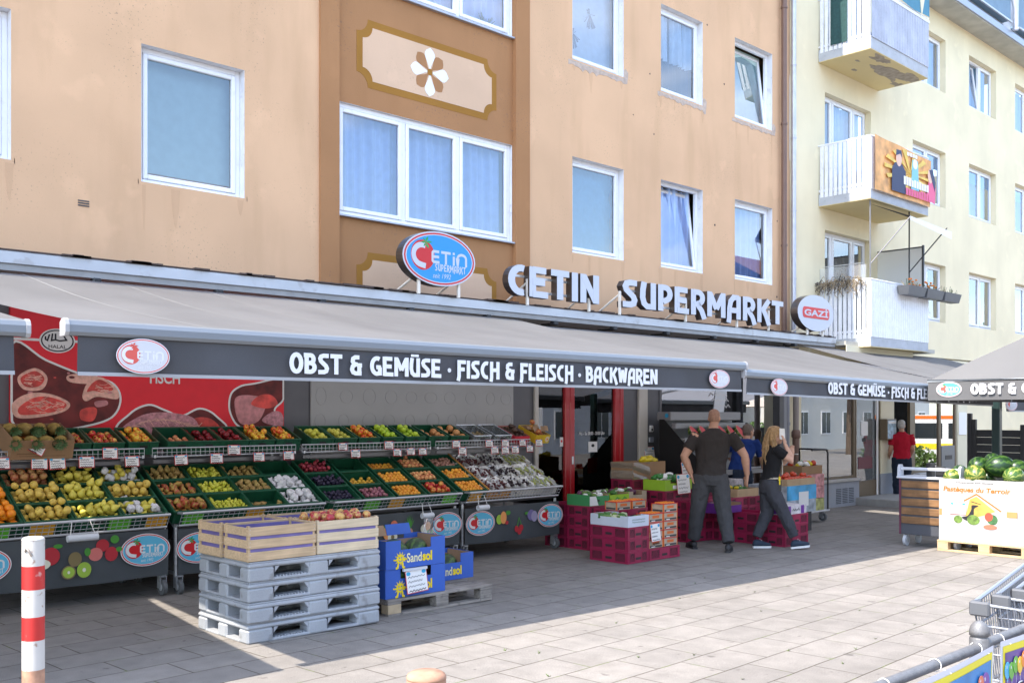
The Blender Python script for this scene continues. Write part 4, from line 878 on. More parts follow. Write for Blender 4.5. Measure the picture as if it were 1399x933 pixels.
font_text(m, 'GAZİ', T @ Tr(-k*.33, -.062, 0), k*.66, .155, LETF, .007, bold=.03); m.build('lettering', gs)
for d in (-.25, .3): m = MB(); strut(m, cx+d, 3.4); m.build('strut', gs)

# ------------------------------------------------------------------ meat and fish board on the wall
bd = thing('wall_board', 'large red meat and fish board with halal seal on the shop wall', 'board', (G(200), YG, 1.5))
bx0, bx1, bz0, bz1 = G(12), G(385), 1.45, wz(80, 428, YG)+.05
BRED = mat('board_red', (.78, .008, .022), .45, var=.05); MEATD = mat('meat_dark', (.13, .014, .012), .6, var=.5, vs=7); MEAT = mat('meat_red', (.62, .06, .045), .5, var=.4, vs=10); FATM = mat('meat_fat', (.76, .42, .32), .5, var=.25, vs=20); MEATP = mat('meat_pink', (.55, .22, .22), .5, var=.25, vs=16); SALMON = mat('marbled_pink_fish', (.50, .22, .24), .5, var=.4, vs=30)
BW = mat('board_white', (.78, .76, .72), .6)
m = MB(); m.box(bx0, YG-.045, bz0, bx1, YG-.004, bz1, BRED); m.build('panel', bd)
T = face_front(0, YG-.046, 0); pw = lambda px, py: wall_pt(px, py, YG)
def shp(px): return [pw(*p) for p in px]
def smooth(P, n=6):
    out = []; N = len(P)
    for i in range(N):
        a, b, c, d = [Vector(P[(i+j) % N]) for j in (-1, 0, 1, 2)]
        for t in range(n): t /= n; out.append(tuple(.5*((2*b)+(c-a)*t+(2*a-5*b+4*c-d)*t*t+(3*b-a-3*c+d)*t**3)))
    return out
m = MB()
def blob(px, mm, d, outline=None, ow=.02):
    P = smooth(shp(px)); P = [(min(max(x, bx0+.01), bx1-.01), max(y, bz0+.01)) for x, y in P]; m.extr(P, mm, T, 0, d)
    if outline: ribbon(m, P, ow, outline, T, 0, d+.002, closed=True)
blob([(14, 470), (60, 492), (110, 512), (150, 523), (162, 545), (150, 570), (110, 583), (60, 588), (14, 575)], MEATD, .003, BW)
blob([(22, 515), (45, 503), (62, 515), (55, 532), (30, 532)], FATM, .006); blob([(26, 516), (45, 507), (58, 517), (50, 528), (32, 528)], MEAT, .008)
blob([(14, 552), (35, 538), (65, 538), (92, 550), (85, 562), (50, 570), (20, 570)], FATM, .0065); blob([(24, 556), (45, 543), (68, 543), (88, 552), (78, 561), (46, 566), (25, 566)], MEAT, .0085)
blob([(110, 540), (118, 522), (135, 515), (156, 530), (158, 545), (130, 542), (115, 548)], FATM, .006); blob([(116, 535), (124, 523), (136, 519), (152, 531), (140, 536), (125, 534)], MEAT, .008)
blob([(108, 560), (125, 556), (130, 562), (124, 575), (108, 573)], MEAT, .006); blob([(127, 549), (142, 547), (144, 553), (130, 556)], MEATP, .0065); blob([(92, 512), (128, 512), (126, 524), (93, 522)], FATM, .0055)
blob([(165, 590), (175, 565), (200, 553), (222, 560), (245, 568), (270, 558), (292, 568), (300, 590)], MEATD, .003, BW)
blob([(168, 590), (185, 570), (215, 563), (255, 568), (268, 580), (266, 592)], SALMON, .006); blob([(255, 592), (262, 572), (285, 572), (297, 588)], MEAT, .0055)
blob([(345, 524), (384, 518), (384, 545), (372, 560), (378, 580), (330, 585), (312, 565), (312, 540), (325, 528)], MEATD, .003, BW)
blob([(318, 545), (340, 540), (360, 548), (350, 575), (325, 578)], MEATP, .006); blob([(340, 552), (352, 540), (368, 540), (376, 552), (360, 558)], MEAT, .008); blob([(355, 575), (370, 562), (382, 565), (382, 582)], SALMON, .0065)
z = pw(80, 466)[1]; m.box(bx0, z-.012, 0, bx1, z+.012, .003, BW, T)
P = pw(76, 466); m.extr([(P[0]+p[0], P[1]+p[1]) for p in oval(.34, .24)], BW, T, 0, .005); ribbon(m, [(P[0]+p[0], P[1]+p[1]) for p in oval(.30, .205)], .012, INK, T, 0, .007, closed=True)
font_text(m, 'HALAL', T @ Tr(P[0]-.085, P[1]-.075, 0), .17, .035, INK, .007, bold=.01)
for stk in ([(.10, .05), (.05, .06), (.09, .0), (.02, -.01), (-.02, .0), (-.02, .06)], [(-.02, .0), (-.06, -.01), (-.05, .06)], [(-.08, .05), (-.10, -.01), (-.12, .0), (-.12, .03)]): ribbon(m, [(P[0]+a*.95, P[1]+.01+b) for a, b in stk], .014, INK, T, 0, .007+.0005*len(stk))
P = pw(202, 524); font_text(m, 'FISCH', T @ Tr(P[0], P[1]-.0, 0), pw(243, 0)[0]-P[0], .13, BW, .004, bold=.02)
def marble(x0, y0, x1, y1, n, sd, d):
    r = random.Random(sd)
    for i in range(n):
        px, py = r.uniform(x0, x1), r.uniform(y0, y1); a = r.uniform(-.6, .6); pts = []
        for j in range(6): pts.append(pw(px+j*2.2*math.cos(a)+r.uniform(-.6, .6), py+j*1.6*math.sin(a)+r.uniform(-.7, .7)))
        ribbon(m, pts, r.uniform(.003, .008), FATM, T, 0, d+.0002*i)
marble(28, 508, 48, 525, 14, 1, .0085); marble(26, 546, 76, 562, 34, 2, .009); marble(122, 526, 142, 535, 10, 3, .0085)
for i in range(18): r = random.Random(i+50); px = 172+i*5; ribbon(m, [pw(px, 588-14*math.sin((px-165)/33)), pw(px+9, 588-15*math.sin((px-157)/34)-r.uniform(0, 2)), pw(px+16, 587-r.uniform(2, 12))], .006, FATM, T, 0, .0065+.0002*i)
for i in range(16): r = random.Random(i+90); a, b = pw(r.uniform(20, 150), r.uniform(500, 580)); m.extr([(a+q[0], b+q[1]) for q in oval(r.uniform(.02, .06), r.uniform(.01, .03), 9)], [MEAT, MEATP, MEATD][i % 3], T, 0, .0035+.0002*i)
m.build('print', bd)
# ------------------------------------------------------------------ fruit: meshes and materials
def fmat(name, ca, cb, scale=1.3, rough=.35, th=(.4, .6), speck=None):
    m = bpy.data.materials.new(name); m.use_nodes = True; n = m.node_tree.nodes; l = m.node_tree.links; p = n['Principled BSDF']; p.inputs['Roughness'].default_value = rough
    tc = n.new('ShaderNodeTexCoord'); oi = n.new('ShaderNodeObjectInfo'); ad = n.new('ShaderNodeVectorMath'); ad.operation = 'ADD'; mu = n.new('ShaderNodeMath'); mu.operation = 'MULTIPLY'; mu.inputs[1].default_value = 37; l.new(oi.outputs['Random'], mu.inputs[0])
    l.new(tc.outputs['Object'], ad.inputs[0]); l.new(mu.outputs[0], ad.inputs[1]); t = n.new('ShaderNodeTexNoise'); t.inputs['Scale'].default_value = scale; t.inputs['Detail'].default_value = 3; l.new(ad.outputs[0], t.inputs['Vector'])
    sm = n.new('ShaderNodeMath'); sm.operation = 'MULTIPLY_ADD'; sm.inputs[1].default_value = .22; l.new(oi.outputs['Random'], sm.inputs[0]); l.new(t.outputs[0], sm.inputs[2])
    mr = n.new('ShaderNodeMapRange'); l.new(sm.outputs[0], mr.inputs[0]); mr.inputs[1].default_value = th[0]+.1; mr.inputs[2].default_value = th[1]+.12
    mx = n.new('ShaderNodeMix'); mx.data_type = 'RGBA'; l.new(mr.outputs[0], mx.inputs['Factor']); mx.inputs['A'].default_value = (*ca, 1); mx.inputs['B'].default_value = (*cb, 1)
    l.new(mx.outputs['Result'], p.inputs['Base Color']); MATS[name] = m; return m
STEM = mat('fruit_stem', (.08, .045, .02), .8)
def fruit_mesh(name, kind, m):
    b = MB()
    if kind == 'apple': b.lathe([(.02, -.74), (.22, -.82), (.45, -.80), (.72, -.62), (.93, -.25), (1.0, .12), (.93, .46), (.72, .72), (.45, .83), (.22, .78), (.05, .58)], m, n=12); b.tube([(0, 0, .55), (.05, .03, .95)], .05, STEM, 4)
    elif kind == 'pear': b.lathe([(.05, -.95), (.4, -.95), (.8, -.7), (1.0, -.25), (.93, .2), (.66, .65), (.45, 1.05), (.34, 1.35), (.15, 1.5)], m, n=12); b.tube([(0, 0, 1.4), (.08, .05, 1.85)], .05, STEM, 4)
    elif kind == 'ball': b.ell((0, 0, 0), 1, 1, .93, m, n=12, k=8)
    elif kind == 'plum': b.ell((0, 0, 0), .85, .85, 1.08, m, n=10, k=7)
    elif kind == 'lump': b.ell((0, 0, 0), 1.15, .85, .8, m, n=10, k=7, wob=.35, seed=len(name))
    elif kind == 'wrap': b.ell((0, 0, 0), 1.15, 1.0, .95, m, n=16, k=11, wob=.55, seed=len(name))
    return b.mesh(name)
FM = {}
def F(key, name, kind, *a, **k): FM[key] = (name, fruit_mesh(name, kind, fmat(name+'_skin', *a, **k)))
F('orange', 'orange', 'ball', (.85, .23, .006), (.92, .33, .012), rough=.45)
F('nashi', 'yellow_pear', 'apple', (.74, .54, .10), (.64, .44, .09), rough=.5)
F('ypear', 'yellow_pear', 'pear', (.74, .62, .10), (.62, .56, .08), rough=.45)
F('gpear', 'green_pear', 'pear', (.58, .62, .05), (.70, .64, .08), rough=.4)
F('bpear', 'brown_pear', 'pear', (.45, .33, .10), (.36, .22, .07), rough=.6)
F('rpear', 'red_pear', 'pear', (.42, .07, .04), (.48, .34, .07), rough=.45)
F('braeburn', 'red_brown_apple', 'apple', (.40, .11, .05), (.50, .28, .10), rough=.45)
F('rapple', 'red_apple', 'apple', (.60, .03, .03), (.78, .48, .10), th=(.48, .62))
F('yapple', 'red_yellow_apple', 'apple', (.72, .07, .02), (.82, .54, .05), th=(.38, .55))
F('dapple', 'dark_red_apple', 'apple', (.16, .01, .018), (.28, .016, .02), rough=.25)
F('gapple', 'green_apple', 'apple', (.42, .64, .03), (.52, .68, .05), rough=.3)
F('gold', 'yellow_apple', 'apple', (.62, .64, .07), (.72, .66, .12), rough=.4)
F('pomelo', 'pink_grapefruit', 'ball', (.62, .24, .08), (.66, .34, .13), rough=.5)
F('plumr', 'red_plum', 'plum', (.28, .02, .05), (.40, .05, .06), rough=.35)
F('plumd', 'dark_plum', 'plum', (.018, .014, .04), (.04, .03, .07), rough=.45)
F('plump', 'purple_plum', 'plum', (.30, .09, .15), (.40, .17, .18), rough=.5)
F('yplum', 'yellow_plum', 'ball', (.80, .52, .05), (.70, .36, .04))
F('apricot', 'apricot', 'ball', (.88, .44, .04), (.82, .30, .04), rough=.55)
F('peach', 'peach', 'ball', (.64, .18, .09), (.80, .46, .18), rough=.7)
F('nect', 'nectarine', 'ball', (.55, .03, .03), (.76, .38, .07), th=(.5, .65), rough=.3)
F('shallot', 'pinkish_onion', 'lump', (.55, .30, .22), (.42, .20, .15), rough=.5)
F('kiwi', 'brown_kiwi', 'plum', (.20, .14, .06), (.26, .19, .09), rough=.9)
F('mango', 'dark_avocado', 'lump', (.05, .02, .02), (.09, .05, .03), rough=.4)
F('wrapped', 'wrapped_pear', 'wrap', (.70, .70, .72), (.78, .78, .80), rough=.8)
F('tomato', 'tomato', 'ball', (.55, .05, .02), (.60, .09, .03), rough=.25)
F('bigapple', 'red_yellow_apple', 'apple', (.42, .035, .05), (.64, .40, .12), th=(.45, .62), rough=.3)
F('mixed', 'mango', 'lump', (.55, .30, .06), (.50, .12, .05), rough=.4)
LIB = {}
def place_fruit(key, M_, r, label_, cat, group, rnd, up=False):
    nm, me = FM[key]; o = bpy.data.objects.new(nm, me); COL.objects.link(o)
    R = Matrix.Rotation(rnd.uniform(0, 2*pi), 4, 'Z') @ Matrix.Rotation(rnd.uniform(-.6, .6) if up else rnd.uniform(-1.6, 1.6), 4, 'X') @ Matrix.Rotation(rnd.uniform(-.5, .5), 4, 'Y')
    o.matrix_world = M_ @ R @ Matrix.Scale(r*rnd.uniform(.84, 1.1), 4); setp(o, label_, cat, group); return o
def fill(M_, w, d, floor, key, r, n, label_, cat, group, sd, wrap=0, wrapkey='wrapped', wraplabel=None):
    """heap n fruit on the floor of a crate (local frame M_, centred, open top): one full layer, the rest in the hollows above"""
    rnd = random.Random(sd); pos = []; lay = 0; z = floor+r*.9; used = 0
    while used < n and lay < 3:
        sp = 2.02*r; nx = max(1, int((w-.01)/sp)-(lay % 2)); ny = max(1, int((d-.01)/(sp*.93))-(lay % 2)); sx = (w-2*r)/max(1, nx-1) if lay == 0 else sp*1.05; sy = (d-2*r)/max(1, ny-1) if lay == 0 else sp
        cand = [((i-(nx-1)/2)*sx, (j-(ny-1)/2)*sy) for i in range(nx) for j in range(ny)]; rnd.shuffle(cand)
        if lay == 0 and n < len(cand): cand.sort(key=lambda p: p[1]+.5*r*rnd.random())
        for x, y in cand:
            if used >= n: break
            k = wrapkey if rnd.random() < wrap else key
            lb = wraplabel if (k == wrapkey and wraplabel) else label_
            place_fruit(k, M_ @ Matrix.Translation((x+rnd.uniform(-.12, .12)*r, y+rnd.uniform(-.12, .12)*r, z+rnd.uniform(-.1, .15)*r)), r, lb, cat, group if lb == label_ else group+', wrapped', rnd); used += 1
        z += 1.42*r; lay += 1

# ------------------------------------------------------------------ green display crates
GREEN = mat('dark_green_crate_plastic', (.010, .085, .042), .4, var=.08, vs=8); 
def crate_mesh(w, d, hh, mm, name):
    b = MB(); t = .009
    b.box(-w/2, -d/2, 0, w/2, d/2, .006, mm)
    for x0, x1, y0, y1 in ((-w/2, w/2, -d/2, -d/2+t), (-w/2, w/2, d/2-t, d/2), (-w/2, -w/2+t, -d/2+t, d/2-t), (w/2-t, w/2, -d/2+t, d/2-t)): b.box(x0, y0, .0062, x1, y1, hh-.0002, mm)
    k = .006
    for x0, x1, y0, y1 in ((-w/2-k, w/2+k, -d/2-k, -d/2+t+k), (-w/2-k, w/2+k, d/2-t-k, d/2+k), (-w/2-k, -w/2+t+k, -d/2+t+k, d/2-t-k), (w/2-t-k, w/2+k, -d/2+t+k, d/2-t-k)): b.box(x0, y0, hh, x1, y1, hh+.012, mm, c=.003)
    n = int(w/.05)
    for i in range(n): x = -w/2+w*(i+.5)/n; b.box(x-.003, -d/2-.004, .01, x+.003, -d/2, hh-.001, mm)
    b.box(-.04, -d/2-.0055, hh*.55, .04, -d/2-.0045, hh*.8, BLACK)
    return b.mesh(name)
CR_L = crate_mesh(.412, .285, .125, GREEN, 'lower_crate'); CR_T = crate_mesh(.298, .39, .125, GREEN, 'upper_crate')
CLEAR = glass_mat('clear_plastic_bag', 1.4, boost=.06, opq=.22, col=(.7, .75, .75)); CR_C = crate_mesh(.298, .39, .125, CLEAR, 'clear_crate')
def crate(me, M_, label_, group, name='fruit_crate'):
    o = bpy.data.objects.new(name, me); COL.objects.link(o); o.matrix_world = M_; return setp(o, label_, 'crate', group)

# ------------------------------------------------------------------ rolling fruit stands
CLOTH = mat('anthracite_banner_cloth', (.052, .06, .066), .6, var=.12, vs=2.5); POR = mat('orange_price_card', (.72, .36, .02), .5); PGR = mat('green_price_card', (.12, .50, .03), .5); RUB = mat('grey_rubber', (.10, .105, .11), .7)
TAGN = 0
def caster(m, x, y, g, r=.075):
    m.cyl((x-.018, y, g+r), (x+.018, y, g+r), r, RUB, 16); m.cyl((x-.022, y, g+r), (x+.022, y, g+r), r*.45, ALU, 10); m.box(x-.032, y-.02, g+r-.01, x-.023, y+.05, g+r*2.3, STEEL); m.box(x+.023, y-.02, g+r-.01, x+.032, y+.05, g+r*2.3, STEEL); m.box(x-.032, y-.03, g+r*2.3, x+.032, y+.05, g+r*2.3+.012, STEEL)
def prints(m, T, kind, x, z, r):
    T = T @ Tr(x, z, 0) @ Matrix.Diagonal((.78, .92, .35, 1)) @ Tr(-x, -z, 0)
    P = lambda cx, cz, w, hh, mm, d: m.extr([(cx+p[0], cz+p[1]) for p in oval(w, hh, 18)], mm, T, 0, d)
    RD = mat('print_red', (.42, .02, .03), .6); KW = mat('print_kiwi_brown', (.20, .15, .06), .6); KG = mat('print_kiwi_green', (.30, .46, .05), .6); LG = mat('print_leaf', (.06, .26, .03), .6); OR = mat('print_peach', (.70, .28, .08), .6); PW = mat('print_pale', (.68, .66, .52), .6); VI = mat('print_violet', (.16, .13, .28), .6)
    if kind == 'apple': P(x, z, .2, .17, RD, .002); P(x-.1, z-.07, .2, .1, PW, .004); P(x+.08, z+.09, .1, .04, LG, .006)
    if kind == 'kiwi': P(x, z+.05, .15, .14, KW, .002); P(x-.07, z-.07, .16, .13, KW, .003); P(x-.07, z-.07, .13, .105, KG, .005); P(x+.1, z-.06, .16, .15, KG, .006); P(x+.1, z-.06, .04, .04, PW, .008); P(x-.07, z-.07, .03, .03, PW, .008)
    if kind == 'strawberry': P(x, z+.05, .15, .12, RD, .002); P(x-.08, z-.03, .16, .13, mat('print_pink_red', (.6, .16, .14), .6), .003); P(x+.1, z-.04, .15, .14, RD, .005); P(x+.14, z+.1, .1, .08, LG, .006); P(x-.17, z, .07, .08, LG, .006); P(x+.19, z, .07, .05, LG, .007)
    if kind == 'peach': P(x, z, .2, .2, OR, .002); P(x+.1, z+.06, .14, .16, mat('print_peach_red', (.62, .16, .08), .6), .0015); P(x+.07, z-.06, .17, .12, PW, .005); P(x-.02, z+.07, .12, .05, LG, .004); P(x+.07, z-.06, .06, .06, KW, .007)
    if kind == 'pineapple': P(x, z-.08, .13, .14, mat('print_pine', (.45, .24, .16), .6), .002); [m.extr([(x-.02, z-.02), (x+.1*math.cos(a), z+.02+.13*math.sin(a)), (x+.02, z-.02)], LG, T, 0, .003+.0004*k) for k, a in enumerate([.5, .9, 1.3, 1.7, 2.1, 2.6])]
    if kind == 'lemon': P(x, z, .16, .12, PW, .002); P(x+.06, z+.03, .1, .12, OR, .004); P(x+.1, z-.04, .12, .06, LG, .005)
    if kind == 'mango': P(x, z, .13, .17, OR, .004); P(x-.09, z-.02, .13, .13, KG, .002); P(x+.1, z+.06, .1, .06, LG, .005); P(x+.07, z-.07, .07, .05, RD, .006)
    if kind == 'plum': P(x, z, .17, .15, VI, .003); P(x+.07, z-.02, .14, .15, mat('print_violet_pale', (.3, .27, .4), .6), .005); P(x-.1, z+.03, .09, .04, LG, .002)
    if kind == 'cherry': P(x-.05, z-.05, .09, .09, RD, .003); P(x+.05, z-.04, .09, .09, RD, .004); P(x+.01, z-.09, .09, .08, RD, .005); ribbon(m, [(x-.04, z-.02), (x, z+.1), (x+.05, z)], .012, LG, T, 0, .006)
def stand(x0, x1, label_, pr, plates):
    yf = 9.05; g = gz((x0+x1)/2); st_ = thing('fruit_stand', label_, 'fruit stand', ((x0+x1)/2, yf+.5, g))
    m = MB()
    for x in (x0+.03, x1-.03):
        m.tube([(x, yf+.04, g+.17), (x, yf+.04, .62), (x, yf+.2, .70), (x, yf+.98, 1.08)], .02, STEEL, 8, smooth=False); m.tube([(x, yf+1.0, g+.17), (x, yf+1.0, 1.45)], .02, STEEL, 8); m.tube([(x, yf+.04, g+.2), (x, yf+1.0, g+.2)], .018, STEEL, 8)
        m.box(x-.004, yf+.1, .5, x+.004, yf+.95, .66, BLACK); m.add([(x-.003, yf+.1, .66), (x-.003, yf+.95, .66), (x-.003, yf+.95, 1.14), (x-.003, yf+.1, .7)], [(0, 1, 2, 3)], BLACK)
    m.tube([(x0+.03, yf+1.0, 1.3), (x1-.03, yf+1.0, 1.3)], .018, STEEL, 8); m.box(x0+.05, yf+.12, .6, x1-.05, yf+.95, .615, BLACK)
    m.build('frame', st_)
    for x in (x0+.05, x1-.05):
        for y in (yf+.02, yf+.95): m = MB(); caster(m, x, y, g); m.build('caster', st_)
    m = MB(); m.sheet(lambda u, v: (x0+.02+(x1-x0-.04)*u, yf-.02+.012*math.sin(u*17+v*2)*(1-v)-.01*math.sin(v*3), g+.195+.43*v+.012*math.sin(u*pi*1)*(1-v)*-1), 40, 8, CLOTH)
    c = m.build('banner_cloth', st_); T = face_front(x0, yf-.045, g+.2); Wd = x1-x0
    for kind, fx_, z in pr:
        m = MB()
        if kind == 'logo': logo(m, T @ Tr(fx_*Wd, z, 0), .47, .3, LOGOBT, LOGORED, LOGORED, mat('banner_print_white', (.66, .68, .68), .6), LOGOGR); m.build('logo', c)
        else: prints(m, T, kind, fx_*Wd, z, .1); m.build('fruit_print', c)
    m = MB(); e = 0.03; zb, zt = .645, .765; yb_, yt_ = yf-.02, yf-.10
    m.tube([(x0+e, yf+.08, zb), (x0+e, yb_, zb), (x1-e, yb_, zb), (x1-e, yf+.08, zb)], .011, WIRE, 6, smooth=False); m.tube([(x0+e, yf+.08, zt), (x0+e, yt_, zt), (x1-e, yt_, zt), (x1-e, yf+.08, zt)], .014, WIRE, 6, smooth=False)
    n = int(Wd/.055)
    for i in range(n+1): x = x0+e+(Wd-2*e)*i/n; m.cyl((x, yb_, zb), (x, yt_, zt), .0032, WIRE, 4)
    for t in (.33, .66): m.cyl((x0+e, yb_+(yt_-yb_)*t, zb+(zt-zb)*t), (x1-e, yb_+(yt_-yb_)*t, zb+(zt-zb)*t), .0032, WIRE, 4)
    m.build('wire_basket', st_)
    m = MB()
    m.box(x0+.04, yf+.0, .61, x1-.04, yf+.06, .66, BLACK)
    for fx_, mm in plates: m.add([(x0+fx_*Wd-.1, yb_+.012, zb+.01), (x0+fx_*Wd+.1, yb_+.012, zb+.01), (x0+fx_*Wd+.1, yt_+.012, zt), (x0+fx_*Wd-.1, yt_+.012, zt)], [(0, 1, 2, 3)], mm)
    m.build('price_rail', st_)
    # upper wire shelf
    m = MB(); za = 1.30
    for y, z in ((yf+.52, za-.02), (yf+.52, za+.065), (yf+.95, za+.16)): m.tube([(x0+.01, y, z), (x1-.01, y, z)], .008, WIRE, 6)
    m.cyl((x0+.01, yf+.52, za+.022), (x1-.01, yf+.52, za+.022), .0035, WIRE, 4)
    n = int(Wd/.05)
    for i in range(n+1): x = x0+.01+(Wd-.02)*i/n; m.cyl((x, yf+.52, za-.02), (x, yf+.52, za+.065), .0032, WIRE, 4)
    for i in range(n//2+1): x = x0+.01+(Wd-.02)*i/(n//2); m.cyl((x, yf+.52, za-.02), (x, yf+.98, za+.15), .0035, WIRE, 4)
    m.box(x0+.02, yf+.515, za-.085, x1-.02, yf+.53, za-.05, mat('shelf_rail_grey', (.14, .14, .145), .4, .4))
    for x in (x0+.03, x1-.03): m.box(x-.01, yf+.5, za-.03, x+.01, yf+1.0, za+.0, STEEL)
    m.build('wire_shelf', st_); return st_
xs = [2.42, 4.15, 5.86, 7.70, 9.45]
SX = [(2.42, 4.14), (4.20, 5.84), (5.90, 7.74), (7.80, 9.46)]
SN = ['leftmost', 'second', 'third', 'rightmost']
stand(*SX[0], 'leftmost fruit stand, banner with kiwi and strawberry prints', [('logo', .05, .24), ('apple', .37, .27), ('kiwi', .49, .18), ('strawberry', .63, .28), ('logo', .86, .25)], [(.12, PGR), (.33, POR), (.72, PGR), (.92, POR)])
stand(*SX[1], 'second fruit stand from the left, partly hidden behind the wooden crates', [('logo', .14, .24), ('apple', .45, .27), ('lemon', .65, .2)], [(.1, PGR), (.5, POR)])
stand(*SX[2], 'third fruit stand, banner with peach and pineapple prints', [('logo', .1, .24), ('peach', .42, .22), ('pineapple', .58, .26), ('lemon', .70, .22), ('logo', .88, .24)], [(.3, PGR), (.48, POR), (.9, PGR)])
stand(*SX[3], 'rightmost fruit stand, banner with cherry and plum prints', [('logo', .15, .24), ('mango', .38, .28), ('cherry', .54, .17), ('plum', .67, .28), ('logo', .88, .25)], [(.1, POR), (.85, mat('clear_card', (.5, .5, .5), .4))])
# contents of the sloping lower tiers, front row first
LOW = {0: [[('orange', .038, 40, 'oranges'), ('nashi', .036, 26, 'yellow pears'), ('ypear', .034, 26, 'yellow pears'), ('ypear', .034, 22, 'yellow pears', .35)],
           [('orange', .038, 38, 'oranges'), ('nashi', .037, 28, 'yellow pears'), ('ypear', .036, 26, 'yellow pears'), ('nashi', .037, 26, 'yellow pears', .1)],
           [('orange', .037, 32, 'oranges'), ('braeburn', .038, 26, 'red brown apples'), ('ypear', .035, 26, 'yellow pears'), ('ypear', .034, 26, 'yellow pears', .4)]],
       1: [[('rpear', .034, 24, 'red pears'), ('gpear', .022, 40, 'small green pears'), ('bpear', .031, 10, 'brown pears'), ('wrapped', .04, 16, 'white wrapped pears')],
           [('rpear', .033, 22, 'red and green pears'), ('gpear', .024, 46, 'small green pears'), ('bpear', .032, 18, 'brown pears'), ('wrapped', .04, 15, 'white wrapped pears')],
           [('bpear', .032, 24, 'brown red pears'), ('gpear', .024, 46, 'small green pears'), ('bpear', .032, 18, 'brown pears'), None]],
       2: [[('plumd', .026, 34, 'dark plums'), ('plump', .027, 36, 'purple plums'), ('apricot', .025, 52, 'apricots'), ('nect', .033, 26, 'red nectarines')],
           [('plumd', .027, 44, 'dark plums'), ('yplum', .025, 24, 'yellow plums'), ('apricot', .026, 54, 'apricots'), ('peach', .028, 36, 'peaches')],
           [('plumr', .027, 46, 'red plums'), None, ('apricot', .025, 26, 'apricots'), ('peach', .027, 38, 'peaches')]],
       3: [[('apricot', .026, 54, 'apricots')], [('apricot', .026, 50, 'apricots')], [('shallot', .025, 48, 'pinkish onions')]]}
ROWN = ['front row', 'middle row', 'back row']; COLN = ['first', 'second', 'third', 'fourth']
ANG = math.radians(28)
def low_M(x, row):
    y = 9.10+(.15+.292*row)*math.cos(ANG); z = .655+(.15+.292*row)*math.sin(ANG); return Tr(x, y, z) @ Matrix.Rotation(ANG, 4, 'X')
CATOF = {'orange': 'orange', 'apple': 'apple', 'pear': 'pear', 'plum': 'plum', 'apricot': 'apricot', 'peach': 'peach', 'nectarine': 'nectarine', 'onion': 'onion'}
def cat_of(t): return next(v for k, v in CATOF.items() if k in t.replace('grapefruit', ''))
for si in range(4):
    x0, x1 = SX[si]; wd = (x1-x0)/4
    for row in range(3):
        for c, sp in enumerate(LOW[si][row]):
            x = x0+wd*(c+.5); M_ = low_M(x, row); where = '%s column, %s, %s stand' % (COLN[c], ROWN[row], SN[si])
            crate(CR_L, M_, ('empty dark green crate, ' if sp is None else 'dark green crate of %s, ' % sp[3])+where, 'green crates on the sloping tiers')
            if sp:
                one = sp[3].rstrip('s') if not sp[3].endswith(('peaches', 'nectarines')) else {'peaches': 'peach', 'red nectarines': 'red nectarine'}[sp[3]]
                fill(M_, .39, .262, .006+.045, sp[0], sp[1], int(sp[2]*1.08), '%s in the green crate, %s' % (one, where), cat_of(sp[3]), '%s, %s' % (sp[3], where), si*100+row*10+c, *( (sp[4], 'wrapped', 'pear in white paper, '+where) if len(sp) > 4 else ()))
# upper shelf, crates side by side
UP = [(93, 'rapple', .030, 22, 'red yellow apples'), (139, 'rapple', .031, 26, 'red apples'), (186, 'yapple', .038, 20, 'big red yellow apples'),
      (238, 'peach', .027, 16, 'peaches'), (275, 'dapple', .034, 16, 'dark red apples'), (311, 'dapple', .035, 18, 'dark red apples'), (347, 'yapple', .034, 24, 'red yellow apples'), (383, 'yapple', .034, 22, 'red yellow apples'),
      (429, 'gold', .034, 18, 'yellow apples'), (461, 'gold', .034, 16, 'yellow apples'), (493, 'yapple', .038, 20, 'red yellow apples'), (525, 'gapple', .037, 20, 'green apples'), (556, 'gapple', .037, 18, 'green apples'), (587, 'pomelo', .045, 6, 'pink grapefruit'), (616, 'pomelo', .050, 6, 'pink grapefruit')]
def up_M(x): return Tr(x, 9.79, 1.372) @ Matrix.Rotation(math.radians(21), 4, 'X')
for i, (px, k, r_, n, nm) in enumerate(UP):
    M_ = up_M(wx(px, 9.75)); ordn = 'shelf crate %s the left' % ['fifth', 'second', 'third'][0] if False else ''
    lab = 'dark green crate of %s on the top shelf, ' % nm+(['first after pineapples', 'second after pineapples', 'third after pineapples', 'left end of second stand', 'left of dark pair', 'right of dark pair', 'beside dark apples', 'right end of second stand', 'left end of third stand', 'between yellow and red', 'centre of third stand', 'beside red apples', 'beside grapefruit', 'left grapefruit crate', 'right grapefruit crate'][i])
    crate(CR_T, M_, lab, 'green crates on the top shelf'); one = nm.rstrip('s') if nm not in ('peaches',) else 'peach'
    if nm != 'pink grapefruit': one = {'red yellow apples': 'red yellow apple'}.get(nm, one)
    fill(M_, .28, .37, .05, k, r_, int(n*1.1), '%s in the top shelf crate, %s' % (one, lab.split('top shelf, ')[1]), 'grapefruit' if 'grape' in nm else cat_of(nm), '%s, top shelf crate %d' % (nm, i+1), 900+i)
